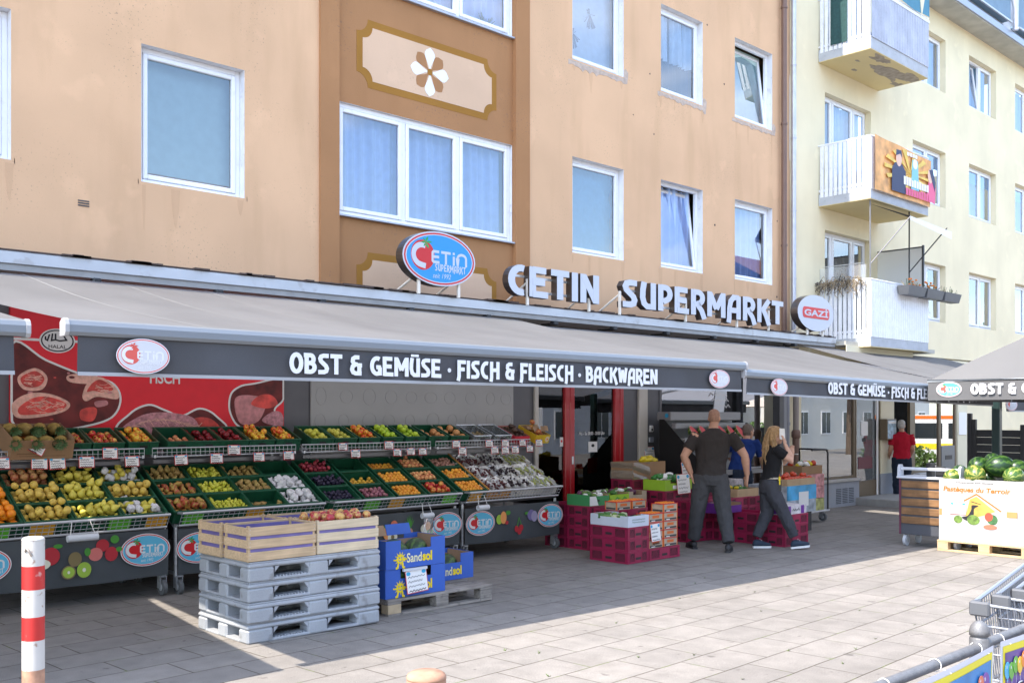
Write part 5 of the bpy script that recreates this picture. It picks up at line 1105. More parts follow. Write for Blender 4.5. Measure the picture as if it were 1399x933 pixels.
# price tags clipped to the shelf rails
tag_me = {}
def price_tag(x, y, z, w, hh, label_, tilt=0, rz=0, sd=0, face='front', lines=4, group='handwritten price tags'):
    M0 = face_front(0, 0, 0) if face == 'front' else face_left(0, 0, 0); m = MB(); T = M0 @ Matrix.Rotation(tilt, 4, 'Z') 
    m.box(-w/2, -hh/2, -.002, w/2, hh/2, 0, REDINK, T); m.box(-w/2+.006, -hh/2+.006, 0, w/2-.006, hh/2-.006, .0015, PAPER, T)
    for sx in (-1, 1): m.extr([(sx*w*.36+p[0], hh*.36+p[1]) for p in oval(w*.2, hh*.17, 10)], BLUEINK, T, 0, .003)
    for k in range(lines):
        yy = hh*(.2-.2*k); r = random.Random(sd*7+k); scribble(m, T, -w*.40, w*r.uniform(.1, .42), yy, hh*.05, INK, .003, 11, sd*13+k, .0035 if k < lines-1 else .006)
    me = m.mesh('price_tag'); o = bpy.data.objects.new('price_tag', me); COL.objects.link(o); o.location = (x, y, z); o.rotation_euler = (math.radians(-6) if face == 'front' else 0, 0, rz); return setp(o, label_, 'price tag', group)
TG = [(2, 633, .14), (54, 633, .145), (78.5, 633, .145), (118.5, 631, .145), (150.5, 619, .145), (180.5, 630, .14), (247.5, 628, .14), (296, 626, .14), (320, 614.5, .14), (354, 624, .13), (394.5, 622, .13),
      (468.5, 610, .12), (486, 619.5, .13), (531.5, 608, .13), (543, 618, .12), (561.5, 616.6, .12), (577.5, 616.6, .12), (623.5, 606.5, .13), (632, 616, .13), (668.5, 606, .13), (676, 615, .13), (690.5, 605.5, .13), (690.5, 615, .13), (704, 614, .13), (714, 605, .12), (724, 613, .12), (736.5, 604.8, .13)]
TW = ['half cut off at the left edge', 'left of the touching pair under the pineapples', 'right of the touching pair under the pineapples', 'over the middle yellow pears', 'on the upper rail of the leftmost stand', 'over the paper wrapped pears', 'over the brown red pears', 'over the small green pears', 'on the upper rail under the dark apples', 'over the brown pears', 'over the empty crate of the second stand', 'on the upper rail under the yellow apples', 'over the empty crate of the third stand', 'on the upper rail under the green apples', 'over the few apricots', 'left of the pair over the peaches', 'right of the pair over the peaches', 'on the upper rail under the big grapefruit', 'over the pinkish onions', 'on the upper rail under the kiwis', 'lower left over the dark grapes', 'upper tag above the black grapes', 'lower tag above the black grapes', 'over the black grape bags', 'on the red avocado box', 'over the green grape bags', 'on the yellow mango box']
for i, (px, py, w) in enumerate(TG):
    yt = 9.53 if py < 612 or py == 619 else 9.50; price_tag(wx(px, yt), yt, wz(px, py, yt), w, w*.74, 'white price tag with red border '+TW[i], random.Random(i).uniform(-.04, .04), sd=i)
# pineapple carton on the top shelf
KR = mat('brown_cardboard', (.30, .18, .095), .85, var=.08, vs=4, fine=.04, bs=60); KRI = mat('cardboard_inside', (.34, .22, .13), .9, var=.08)
def carton(T, w, d, hh, mo, label_, group=None, name='carton', low=0, t=.006, inside=None, notch=0, cat='box', parent_parts=None):
    """open cardboard tray; front side (local -y) may be cut lower; returns the thing Empty (local frame in world) and its matrix"""
    e = thing(name, label_, cat, (0, 0, 0), group); e.matrix_world = T; b = MB(); ins = inside or KRI
    b.box(-w/2, -d/2, 0, w/2, d/2, t, mo)
    for s_ in (-1, 1):
        b.box(s_*w/2-(t if s_ > 0 else 0), -d/2+t, t, s_*w/2+(0 if s_ > 0 else t), d/2-t, hh, mo)
        y = s_*d/2; lo = hh-(low if s_ < 0 else low*.5)
        b.box(-w/2, y-(t if s_ > 0 else 0), t, w/2, y+(0 if s_ > 0 else t), lo, mo)
        if notch: b.box(-w/2, y-(t if s_ > 0 else 0), lo, -w/2+notch, y+(0 if s_ > 0 else t), hh, mo); b.box(w/2-notch, y-(t if s_ > 0 else 0), lo, w/2, y+(0 if s_ > 0 else t), hh, mo)
    b.box(-w/2+t, -d/2+t, t, w/2-t, d/2-t, t+.003, ins); k = .001
    b.box(-w/2+t, d/2-t-k, t, w/2-t, d/2-t, hh-low*.5-.004, ins); b.box(w/2-t-k, -d/2+t, t, w/2-t, d/2-t, hh-.004, ins); b.box(-w/2+t, -d/2+t, t, -w/2+t+k, d/2-t, hh-.004, ins)
    sh = bpy.data.objects.new('tray', b.mesh('tray')); COL.objects.link(sh); sh.parent = e; return e
def part(e, b, name):
    o = bpy.data.objects.new(name, b.mesh(name)); COL.objects.link(o); o.parent = e; return o
T = Tr(wx(46, 9.72), 9.70, 1.365) @ Matrix.Rotation(math.radians(20), 4, 'X')
e = carton(T, .54, .42, .2, KR, 'open brown carton of pineapples at the left end of the top shelf', low=.02)
b = MB(); b.box(-.2, -.2115, .03, .2, -.2105, .035, mat('carton_print', (.18, .1, .05), .8)); b.box(-.22, -.2118, .05, .0, -.2108, .06, MATS['carton_print']); part(e, b, 'print')
PINE = mat('pineapple_rind', (.30, .20, .05), .75, var=.5, vs=14, bump=.9, bs=28); PLEAF = mat('pineapple_leaf', (.09, .16, .06), .6)
for k in range(8):
    pt = thing('pineapple', 'pineapple lying in the brown carton', 'pineapple', (0, 0, 0), 'pineapples in the brown carton')
    x = -.2+.13*(k % 4); y = -.09+.2*(k//4); pt.matrix_world = T @ Tr(x, y, .12+.05*(k//4), rz=.3*(k % 3)-.3, rx=1.35)
    b = MB(); b.ell((0, 0, 0), .062, .062, .1, PINE, n=14, k=10); part(pt, b, 'rind'); b = MB()
    for j in range(16): a = j*2.4; L = .1*(1-.3*(j/16)); b.add([(.02*math.cos(a+1.5), .02*math.sin(a+1.5), .09), (-.02*math.cos(a+1.5), -.02*math.sin(a+1.5), .09), (.06*math.cos(a), .06*math.sin(a), .1+L)], [(0, 1, 2)], PLEAF)
    part(pt, b, 'crown')
    if k in (1, 2, 5): b = MB(); b.box(-.05, -.075, -.02, .05, -.066, .05, mat('orange_label', (.6, .16, .02), .6)); b.box(-.035, -.077, .005, .035, -.0755, .025, PAPER); part(pt, b, 'label')
price_tag(wx(50, 9.47), 9.47, wz(50, 612, 9.47), .15, .1, 'white price tag lying tilted on the pineapple carton', -.5, sd=50)
# clear crates, red avocado box, yellow mango box at the right end of the top shelf
for px, n in ((647, 22), (675, 0)):
    M_ = up_M(wx(px, 9.75)); crate(CR_C, M_, 'clear plastic lined crate of kiwis' if n else 'empty clear plastic lined crate beside the avocado box', 'clear lined crates')
    if n: fill(M_, .28, .37, .05, 'kiwi', .026, n, 'brown kiwi in the clear plastic lined crate', 'kiwi', 'kiwis', 77)
REDB = mat('red_printed_carton', (.55, .03, .05), .6, var=.1); YELB = mat('yellow_printed_carton', (.66, .46, .02), .6, var=.06)
M_ = up_M(wx(702, 9.75)); carton(M_, .27, .38, .11, REDB, 'red printed carton of dark avocados at the shelf end'); fill(M_, .25, .36, .05, 'mango', .036, 20, 'dark avocado in the red carton', 'avocado', 'avocados', 78)
M_ = up_M(wx(730, 9.75)); e = carton(M_, .27, .38, .12, YELB, 'yellow printed carton of mangos at the right end of the shelf'); fill(M_, .25, .36, .04, 'mixed', .04, 12, 'mango in the yellow carton', 'mango', 'mangos', 79)
b = MB(); b.extr([(.09+(.05 if i % 2 else .022)*math.cos(2*pi*i/20), .06+(.05 if i % 2 else .022)*math.sin(2*pi*i/20)) for i in range(20)], PAPER, frame((0, -.191, 0), (1, 0, 0), (0, 0, 1), (0, -1, 0)), 0, .001); b.extr([(.09+p[0], .06+p[1]) for p in oval(.035, .035, 12)], mat('sun_orange', (.75, .3, .02), .5), frame((0, -.191, 0), (1, 0, 0), (0, 0, 1), (0, -1, 0)), 0, .002); part(e, b, 'sun_print')
b = MB(); r = random.Random(31)
for k in range(5): b.box(-.11+.05*k, .02, .12, -.05+.05*k, .1, .122, KRI, Tr(0, 0, 0, rz=r.uniform(-.4, .4), rx=r.uniform(.2, .9)) @ Tr(0, 0, .02*k))
part(e, b, 'torn_flap')
# grape bags on the rightmost stand
BAG = glass_mat('thin_plastic_bag', 1.35, boost=.06, opq=.55, col=(.84, .84, .85)); PAPB = mat('white_tissue_paper', (.82, .81, .80), .85, var=.05)
GR_D = mat('black_grape', (.025, .012, .02), .3); GR_R = mat('red_grape', (.10, .02, .025), .35); GR_G = mat('green_grape', (.36, .40, .12), .35)
ORW = mat('wooden_side_orange', (.52, .25, .06), .7, var=.1)
x0 = SX[3][0]; wd = (SX[3][1]-x0)/4
for row in range(3):
    for c in (1, 2, 3):
        M_ = low_M(x0+wd*(c+.5), row); gm = GR_G if c == 3 else GR_D if c == 2 else GR_R; cn = {1: 'red', 2: 'black', 3: 'green'}[c]
        e = carton(M_, .405, .28, .10, (mat('orange_wood_tray', (.55, .27, .08), .7, var=.1) if (row+c) % 3 == 1 else mat('white_fruit_tray', (.68, .66, .62), .7, var=.06)), 'shallow tray of bagged %s grapes, %s, rightmost stand' % (cn, ROWN[row]), 'shallow grape trays', 'grape_tray')
        for k in range(3):
            g_ = thing('grape_bag', 'bag of %s grapes in the %s tray, rightmost stand' % (cn, ROWN[row]), 'grapes', (0, 0, 0), 'bags of %s grapes, %s' % (cn, ROWN[row])); g_.matrix_world = M_ @ Tr(-.13+.13*k, 0, .07, rz=.25*(k-1))
            r = random.Random(row*9+c*3+k); b = MB()
            for j in range(34): b.ell((r.gauss(0, .035), r.gauss(0, .06), r.uniform(-.0, .06)), .013, .013, .014, gm, n=7, k=5)
            part(g_, b, 'grapes'); b = MB(); mm = PAPB if r.random() < .62 else BAG
            def crump(u, v, k=k): 
                a = 2*pi*u; rr = (.07+.03*v)*(1+.25*noise.noise(Vector((3*math.cos(a), 3*math.sin(a), v*4+k+row*3+c)))); return (rr*math.cos(a), rr*1.55*math.sin(a), -.03+.088*v+.03*noise.noise(Vector((2*math.cos(a), 2*math.sin(a), k*3.1+row))))
            b.sheet(crump, 26, 5, mm); part(g_, b, 'bag')
m = MB(); M_ = low_M(x0+wd*1.0, 1); m.box(-.008, -.44, -.01, .008, .44, .15, ORW, M_); m.build('divider_board', None, 'orange wooden board between the apricots and the bagged grapes', 'board')
# rolls of bags hung on the baskets
for px, w in ((113, .26), (584, .16), (660, .17)):
    rb = thing('bag_roll', 'roll of clear bags hanging on the basket of the %s stand' % {113: 'leftmost', 584: 'third', 660: 'rightmost'}[px], 'bag roll', (wx(px, 8.9), 8.9, .6)); x = wx(px, 8.9); m = MB()
    z = wz(px, 734 if px == 113 else 704 if px == 584 else 693, 8.9)
    m.cyl((x-w/2, 8.9, z), (x+w/2, 8.9, z), .032, mat('clear_bag_roll', (.60, .62, .65), .25), 14); m.build('roll', rb); m = MB()
    for s_ in (-1, 1): m.tube([(x+s_*w*.4, 8.9, z+.03), (x+s_*w*.3, 8.94, z+.14)], .004, PAPER, 4)
    m.build('hook', rb)
    if px == 584: m = MB(); m.sheet(lambda u, v: (x-w/2+w*u, 8.875-.015*math.sin(9*u+5*v), z-.03-.22*v*(1-.2*math.sin(3*u))), 8, 10, CLEAR); m.build('loose_bag', rb)
# ------------------------------------------------------------------ grey plastic pallets with wooden crates of apples
PLP = mat('grey_pallet_plastic', (.33, .345, .365), .55, var=.12, vs=3, fine=.06, bs=90, dirt=.55, dcol=(.17, .16, .15))
def plastic_pallet(x, y, z, label_, sd):
    r = random.Random(sd); b = MB(); L, D, H = 1.2, .8, .15; c = .012
    b.box(0, 0, .105, L, D, H-.012, PLP, c=c); b.box(.015, .015, H-.012, L-.015, D-.015, H, PLP, c=.004)
    for u0, u1 in ((0, .22), (.52, .70), (.98, 1.2)):
        for v0, v1 in ((0, .14), (.33, .47), (.66, .8)): b.box(u0, v0, .0, u1, v1, .107, PLP, c=.014)
    for v0, v1 in ((.004, .136), (.334, .466), (.664, .796)): b.box(.1, v0, .001, L-.1, v1, .024, PLP, c=.006)
    for u0, u1 in ((.004, .21),(.986, 1.196)): b.box(u0, .1, .0015, u1, D-.1, .022, PLP, c=.006)
    for u in (.22, .52, .70, .98):   # rounded shoulders of the openings
        s_ = 1 if u in (.22, .70) else -1
        b.add([(u, .004, .107), (u+s_*.04, .004, .107), (u, .004, .06), (u, .13, .107), (u+s_*.04, .13, .107), (u, .13, .06)], [(0, 1, 2), (3, 5, 4), (1, 4, 5, 2)], PLP)
    for k in range(10): b.box(.24+.027*k, .01, .024, .25+.027*k, .12, .034, PLP)
    me = b.mesh('plastic_pallet'); o = bpy.data.objects.new('plastic_pallet', me); COL.objects.link(o); o.location = (x+r.uniform(-.012, .012), y+r.uniform(-.01, .01), z); o.rotation_euler.z = r.uniform(-.008, .008)
    return setp(o, label_, 'pallet', 'stacked grey plastic pallets')
px0, py0 = 3.665, 6.675
for k, w_ in enumerate(('bottom grey plastic pallet standing on the paving', 'second grey plastic pallet from the ground', 'third grey plastic pallet from the ground', 'top grey plastic pallet under the wooden crates')): plastic_pallet(px0, py0, gz(4)+.1515*k, w_, k+3)
ZP = gz(4)+.1515*3+.152
POPL = mat('poplar_slat', (.52, .37, .22), .75, var=.14, vs=5, fine=.16, bs=9, grain=(.35, 4, 8)); POPP = mat('pale_poplar_slat', (.62, .50, .34), .75, var=.1, vs=5, fine=.13, bs=9, grain=(.35, 4, 8)); PURP = mat('purple_liner', (.16, .13, .33), .5, var=.15)
def wood_crate(x, y, z, mm, label_, rz=0, hh=.255):
    e = thing('wooden_crate', label_, 'crate', (x, y, z)); e.rotation_euler.z = rz; L, D = .585, .375
    for u in (0, L-.028):
        for v in (.009, D-.037): b = MB(); b.box(u+.0045, v, 0, u+.0235, v+.028, hh+.012, mm); part(e, b, 'corner_post')
    b = MB(); n = 3; sh = hh*.27
    for k in range(n):
        z0 = .004+k*(hh-sh)/(n-1)
        for v in (0, D-.009): b.box(0, v, z0, L, v+.0085, z0+sh, mm, c=.002)
        for u in (-.004, L-.0045): b.box(u, .009, z0+.003, u+.0085, D-.009, z0+sh-.002, mm, c=.002)
        for u in (.012, L-.02):
            for dz in (.25, .7): b.box(u, -.0012, z0+sh*dz, u+.008, .0, z0+sh*dz+.003, STEEL)
    b.box(.005, .012, .0, L-.005, D-.012, .006, mm); part(e, b, 'slats')
    b = MB()
    for q in ((.024, .0105, L-.024, .0125), (.024, D-.0125, L-.024, D-.0105), (.0125, .013, .0145, D-.013), (L-.0145, .013, L-.0125, D-.013)): b.box(q[0], q[1], .008, q[2], q[3], hh-.012, PURP)
    b.box(.024, .013, .007, L-.024, D-.013, .009, PURP); part(e, b, 'purple_liner'); return e
wood_crate(px0+.01, py0+.02, ZP, POPL, 'empty wooden crate with purple liner at the front of the pallet stack', .0)
wood_crate(px0-.005, py0+.41, ZP, POPL, 'empty wooden crate with purple liner behind the front one', .012)
wood_crate(px0+.61, py0+.025, ZP, POPP, 'pale wooden crate heaped with red apples on the pallet stack', -.008)
wood_crate(px0+.605, py0+.415, ZP, POPL, 'wooden crate behind the apples at the back of the pallet stack', .006)
fill(Tr(px0+.61+.29, py0+.025+.188, ZP), .53, .33, .12, 'bigapple', .041, 58, 'large red yellow apple in the pale wooden crate', 'apple', 'apples in the pale wooden crate', 5)

# ------------------------------------------------------------------ wooden pallet and blue melon cartons
OLDW = mat('weathered_pallet_wood', (.25, .22, .19), .9, var=.25, vs=4, fine=.3, bs=9, grain=(.3, 5, 5), dirt=.5); NEWW = mat('pale_block_wood', (.46, .35, .22), .85, var=.15, vs=10); PINEW = mat('fresh_pallet_pine', (.50, .36, .20), .8, var=.12, vs=6, fine=.14, bs=9, grain=(.35, 5, 5))
def wood_pallet(x, y, z, label_, mm, blk, L=1.2, D=.8, along='x'):
    e = thing('wooden_pallet', label_, 'pallet', (x, y, z)); 
    if along == 'y': e.rotation_euler.z = -pi/2
    r = random.Random(int(x*7)); b = MB()
    for v, w_ in ((0, .145), (.165, .12), (.34, .12), (.515, .12), (.655, .145)): b.box(0+r.uniform(-.004, .004), v, .122+r.uniform(-.0015, .0015), L+r.uniform(-.004, .004), v+w_, .144, mm, c=.003)
    for u in (.0, .53, 1.055): b.box(u, .002, .1, u+.145, D-.002, .1215, mm, c=.003)
    for v, w_ in ((.0, .1), (.35, .1), (.7, .1)): b.box(.003, v, .0, L-.003, v+w_, .0215, mm, c=.003)
    part(e, b, 'boards'); 
    for u in (.0, .53, 1.055):
        for v, w_ in ((.0, .1), (.35, .1), (.7, .1)): b = MB(); b.box(u+.002, v+.001, .022, u+.143, v+w_-.001, .0995, blk if not (u == 0 and v == 0) else NEWW, c=.004); part(e, b, 'block')
    return e
WX, WY = ground(530, 842.5); wood_pallet(WX, WY, gz(5.6), 'weathered wooden pallet carrying the blue melon cartons', OLDW, OLDW)
BLUEC = mat('blue_printed_carton', (.03, .105, .44), .5, var=.05, vs=3); SUNY = mat('print_yellow', (.80, .60, .01), .5); SUNW = mat('print_pale_yellow', (.80, .74, .42), .5)
MEL = None
def melon_mat(name, dark, light, n_):
    m = bpy.data.materials.new(name); m.use_nodes = True; n = m.node_tree.nodes; l = m.node_tree.links; p = n['Principled BSDF']; p.inputs['Roughness'].default_value = .35
    tc = n.new('ShaderNodeTexCoord'); sp = n.new('ShaderNodeSeparateXYZ'); l.new(tc.outputs['Object'], sp.inputs[0]); at = n.new('ShaderNodeMath'); at.operation = 'ARCTAN2'; l.new(sp.outputs[1], at.inputs[0]); l.new(sp.outputs[0], at.inputs[1])
    t = n.new('ShaderNodeTexNoise'); t.inputs['Scale'].default_value = 4; t.inputs['Detail'].default_value = 8; l.new(tc.outputs['Object'], t.inputs['Vector'])
    a = n.new('ShaderNodeMath'); a.operation = 'MULTIPLY_ADD'; a.inputs[1].default_value = 9; l.new(t.outputs[0], a.inputs[0]); mu = n.new('ShaderNodeMath'); mu.operation = 'MULTIPLY'; mu.inputs[1].default_value = n_; l.new(at.outputs[0], mu.inputs[0]); l.new(mu.outputs[0], a.inputs[2])
    si = n.new('ShaderNodeMath'); si.operation = 'SINE'; l.new(a.outputs[0], si.inputs[0]); mr = n.new('ShaderNodeMapRange'); l.new(si.outputs[0], mr.inputs[0]); mr.inputs[1].default_value = -.2; mr.inputs[2].default_value = 1.2
    mx = n.new('ShaderNodeMix'); mx.data_type = 'RGBA'; l.new(mr.outputs[0], mx.inputs['Factor']); mx.inputs['A'].default_value = (*dark, 1); mx.inputs['B'].default_value = (*light, 1); l.new(mx.outputs['Result'], p.inputs['Base Color']); return m
MELD = melon_mat('watermelon_rind_dark', (.010, .035, .010), (.06, .13, .022), 9); MELL = melon_mat('watermelon_rind_light', (.04, .10, .018), (.28, .32, .08), 9); MELY = melon_mat('watermelon_rind_yellow', (.05, .11, .018), (.40, .36, .08), 7)
def melon_mesh(nm, mm):
    b = MB(); b.ell((0, 0, 0), 1, 1, 1.22, mm, n=24, k=16); b.cyl((0, 0, 1.2), (.04, .03, 1.3), .04, STEM, 5); return b.mesh(nm)
MM = [melon_mesh('watermelon_dark', MELD), melon_mesh('watermelon_light', MELL), melon_mesh('watermelon_yellow', MELY)]
def melon(x, y, z, r, k, label_, group, rx=1.4, rz=0, ry=0):
    o = bpy.data.objects.new('watermelon', MM[k]); COL.objects.link(o); o.location = (x, y, z); o.rotation_euler = (rx, ry, rz); o.scale = (r, r, r); return setp(o, label_, 'watermelon', group)
def melon_box(x, y, z, label_, w, tagn, ryaw=0):
    T = Tr(x+w/2, y+.2, z, rz=ryaw); e = carton(T, w, .39, .245, BLUEC, label_, 'blue melon cartons', low=.085, notch=.16)
    b = MB(); F_ = T_ = frame((-w/2, -.1965, 0), (1, 0, 0), (0, 0, 1), (0, -1, 0)); cx, cz = .155, .085
    for k in range(12):
        a = 2*pi*k/12+.1; b.extr([(cx+.036*math.cos(a-.2), cz+.036*math.sin(a-.2)), (cx+.066*math.cos(a), cz+.066*math.sin(a)), (cx+.036*math.cos(a+.2), cz+.036*math.sin(a+.2))], SUNY, F_, 0, .001+.0002*(k % 2))
    b.extr([(cx+p[0], cz+p[1]) for p in oval(.078, .078, 20)], SUNY, F_, 0, .002)
    for sx in (-1, 1):
        ribbon(b, [(cx+sx*.02, cz-.03), (cx+sx*.03, cz-.075), (cx+sx*.05, cz-.078)], .018, SUNY, F_, 0, .0015); ribbon(b, [(cx+sx*.035, cz-.01), (cx+sx*.075, cz+.0-.005)], .013, SUNY, F_, 0, .0024); b.extr([(cx+sx*.014+p[0], cz+.01+p[1]) for p in oval(.012, .014, 8)], BLUEC, F_, 0, .0028)
    ribbon(b, [(cx+p[0], cz+p[1]) for p in arc(0, -.003, .022, .02, 200, 340, 8)], .005, BLUEC, F_, 0, .0028)
    font_text(b, 'Sand', F_ @ Tr(.225, .045, 0), .165, .082, SUNW, .0015, bold=.018); font_text(b, 'sol', F_ @ Tr(.398, .043, 0), .11, .086, SUNY, .0016, bold=.045)
    part(e, b, 'print'); return T
bx = wx(527, WY+.03); bw = wx(608.5, WY+.03)-bx; ZB = gz(5.4)+.1455
T1 = melon_box(bx, WY+.03, ZB, 'lower blue carton of watermelons with the price tag', bw, 1); T2 = melon_box(bx-.005, WY+.025, ZB+.248, 'upper blue carton with open lid flaps and watermelons', bw, 2, .012)
b3x = wx(647, WY+.42)-bw; melon_box(b3x, WY+.42, ZB, 'blue carton of watermelons farther back on the wooden pallet', bw, 3)
for (q, yy, zz, lab, grp) in ((bx, WY+.03, ZB, 'watermelon in the lower blue carton', 'melons lower carton'), (bx, WY+.03, ZB+.248, 'watermelon in the upper blue carton', 'melons upper carton'), (b3x, WY+.42, ZB, 'watermelon in the rear blue carton', 'melons rear carton')):
    for k, (dx, dy) in enumerate(((.17, .12), (.42, .13), (.30, .28))): melon(q+dx, yy+dy, zz+.125, .095 if k == 2 else .108, 0, lab, grp, 1.5, 1.2+k*.9)
m = MB(); 
for k, (a, yy, dz, rx) in enumerate(((bx+.02, WY+.41, .25, -.5), (bx+.30, WY+.415, .25, -.35))): m.box(0, 0, 0, .27, .006, .10, BLUEC if k else KRI, Tr(a, yy, ZB+.248+.24, rx=rx))
m.build('carton_flap', None, 'blue lid flap sticking up behind the upper melon carton', 'flap')
price_tag(wx(570, WY-.0), WY+.005, wz(570, 793, WY), .235, .2, 'large white price tag hanging on the blue melon cartons', .06, sd=70, lines=4)
m = MB(); x = wx(568, WY); m.box(x-.13, WY+.0, wz(570, 777, WY)-.008, x+.13, WY+.02, wz(570, 777, WY)+.014, mat('clear_tag_rail', (.6, .62, .66), .3)); m.build('tag_clip', None, 'clear plastic clip holding the large melon price tag', 'clip')

# ------------------------------------------------------------------ maroon transport crates and produce boxes
MAR = mat('maroon_crate_plastic', (.30, .014, .062), .42, var=.08, vs=5, rnd=.16)
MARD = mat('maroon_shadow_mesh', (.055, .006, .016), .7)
def euro_crate(w, d, hh, nm):
    b = MB(); t = .01
    b.box(-w/2+.004, -d/2+.004, 0, w/2-.004, d/2-.004, .008, MAR)
    def side(T, L):
        b.box(-L/2+.004, .004, .008, L/2-.004, .010, hh-.012, MAR, T)
        b.box(-L/2, -.001, hh-.013, L/2, .012, hh, MAR, T, .002); b.box(-L/2, .0005, .0, L/2, .012, .014, MAR, T, .002)
        for u in (-L/2+.006, -L/2+.035, -L*.17, L*.17-.008, L/2-.043, L/2-.014): b.box(u, .0, .0142, u+.008, .0038, hh-.0132, MAR, T)
        b.box(-.05, .0025, hh*.28, .05, .0036, hh*.48, BLACK, T); b.box(-L*.16, .001, hh*.55, L*.15, .0037, hh-.014, MAR, T, .001)
        for s_ in (-1, 1):
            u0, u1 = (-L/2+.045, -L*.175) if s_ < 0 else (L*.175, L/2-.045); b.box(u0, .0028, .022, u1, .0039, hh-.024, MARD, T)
            n = max(2, int((u1-u0)/.02)); z0, z1 = .022, hh-.024
            for k in range(n+3):
                for sg_ in (-1, 1):
                    a0 = u0+(u1-u0)*k/n-(.0 if sg_ > 0 else 0); a1 = a0+sg_*(z1-z0)*.7; lo, hi = a0, a1; za, zb_ = z0, z1
                    def clip(u, zq): return u
                    if hi > u1: zb_ = za+(zb_-za)*(u1-lo)/(hi-lo) if hi != lo else zb_; hi = u1
                    if hi < u0: zb_ = za+(zb_-za)*(u0-lo)/(hi-lo) if hi != lo else zb_; hi = u0
                    if lo > u1+1e-6 or lo < u0-1e-6 or zb_-za < .01: continue
                    b.add([(lo-.0018, .002-.0003*sg_, za), (lo+.0018, .002-.0003*sg_, za), (hi+.0018, .002-.0003*sg_, zb_), (hi-.0018, .002-.0003*sg_, zb_)], [(0, 1, 2, 3)], MAR, T)
    side(Tr(0, -d/2, 0), w); side(Tr(0, d/2, 0, rz=pi), w); side(Tr(-w/2, 0, 0, rz=-pi/2), d); side(Tr(w/2, 0, 0, rz=pi/2), d)
    return b.mesh(nm)
EC = euro_crate(.6, .4, .142, 'maroon_crate')
LV = ['bottom', 'second', 'third', 'fourth', 'fifth', 'sixth', 'seventh']
def crate_stack(x, y, n, where, along='x', sd=0):
    r = random.Random(sd); g0 = gz(x)
    for k in range(n):
        o = bpy.data.objects.new('transport_crate', EC); COL.objects.link(o); w, d = (.6, .4) if along == 'x' else (.4, .6)
        o.location = (x+w/2+r.uniform(-.004, .004), y+d/2+r.uniform(-.004, .004), g0+.1435*k); o.rotation_euler.z = (0 if along == 'x' else pi/2)+r.uniform(-.012, .012)
        nm = 'only' if n == 1 else 'top' if k == n-1 else LV[k]
        setp(o, '%s maroon plastic crate of the stack %s' % (nm, where), 'crate', 'maroon transport crates')
    return g0+.1435*n
x1, y1 = ground(858, 771); h1 = crate_stack(x1, y1, 3, 'under the white carton', 'y', 1)
WCT = mat('white_blue_carton', (.56, .60, .68), .6, var=.05)
e = carton(Tr(x1+.2, y1+.3, h1, rz=pi/2), .59, .39, .13, WCT, 'white carton of vegetables on the front maroon stack', low=.045, notch=.12)
b = MB(); b.box(-.08, -.1965, .02, -.0, -.195, .04, BLACK); 
Fe = frame((-.297, .15, 0), (0, -1, 0), (0, 0, 1), (-1, 0, 0)); 
for k in range(2): scribble(b, frame((-.297, 0, 0), (0, -1, 0), (0, 0, 1), (-1, 0, 0)), -.12, .12, .085-.03*k, .008, mat('green_marker', (.08, .2, .12), .7), .002, 14, k, .004)
part(e, b, 'print')
VEG = [mat('cabbage_green', (.14, .24, .05), .6, var=.2), mat('leek_green', (.05, .16, .03), .6), mat('pale_stalk', (.5, .52, .32), .6)]
r = random.Random(12)
for k in range(12):
    o_ = MB(); x = x1+.2+r.uniform(-.15, .15); y = y1+.3+r.uniform(-.24, .24); z = h1+.085+r.uniform(0, .03); o_.ell((x, y, z), r.uniform(.04, .07), r.uniform(.04, .07), r.uniform(.03, .045), VEG[k % 3], n=10, k=7, wob=.5, seed=k); o_.build('cabbage', None, 'small green cabbage in the white carton', 'cabbage', 'cabbages in the white carton')
x2 = x1+.43; y2 = y1+.02; h2 = crate_stack(x2, y2, 1, 'under the clementine boxes', 'x', 2)
KW2 = mat('kraft_box_print', (.42, .34, .25), .75, var=.2, vs=12); OPOST = mat('orange_corner_post', (.70, .16, .03), .6); REDN = mat('red_net', (.55, .02, .03), .5); DKP = mat('dark_print', (.05, .05, .05), .6)
cb = MB(); cb.box(.0, .0, .0, .275, .19, .098, KW2, c=.002)
for u in (0, .263):
    for v in (0, .178): cb.box(u-.001, v-.001, .0, u+.013, v+.013, .103, OPOST)
cb.box(.02, -.0015, .008, .255, 0, .03, DKP); cb.box(-.0015, .02, .008, 0, .17, .03, DKP); cb.box(.07, -.002, .045, .2, -.0005, .078, mat('orange_print', (.62, .14, .03), .6)); cb.box(.05, -.0018, .01, .12, -.0016+.0004, .02, PAPER)
cb.tube([(-.004, .0, .1), (.28, .0, .1)], .006, REDN, 5); cb.tube([(-.004, .0, .1), (-.004, .19, .1)], .006, REDN, 5)
for k in range(5):
    for j in range(3): cb.ell((.04+.05*k, .04+.055*j, .093), .027, .027, .024, mat('clementine_skin', (.72, .2, .01), .45), n=8, k=5)
CBX = cb.mesh('clementine_box')
def cbox(x, y, z, w_): o = bpy.data.objects.new('clementine_box', CBX); COL.objects.link(o); o.location = (x, y, z); setp(o, w_, 'box', 'clementine boxes')
for c in range(2):
    for k in range(5 if c else 4): cbox(x2+.02+.29*c, y2+.03, h2+.105*k, '%s clementine box with orange corners, %s column' % (['bottom', 'second', 'third', 'fourth', 'top'][k], ['left', 'right'][c]))
price_tag(x2+.13, y2+.012, h2+.19, .19, .22, 'tall white price tag on the clementine boxes', .04, sd=71, lines=5)
h2b = crate_stack(x2+.0, y2+.5, 4, 'behind the clementine boxes', 'x', 3)
for c in range(2): cbox(x2+.0+.3*c, y2+.52, h2b, 'clementine box on the maroon stack behind, %s one' % ['left', 'right'][c])
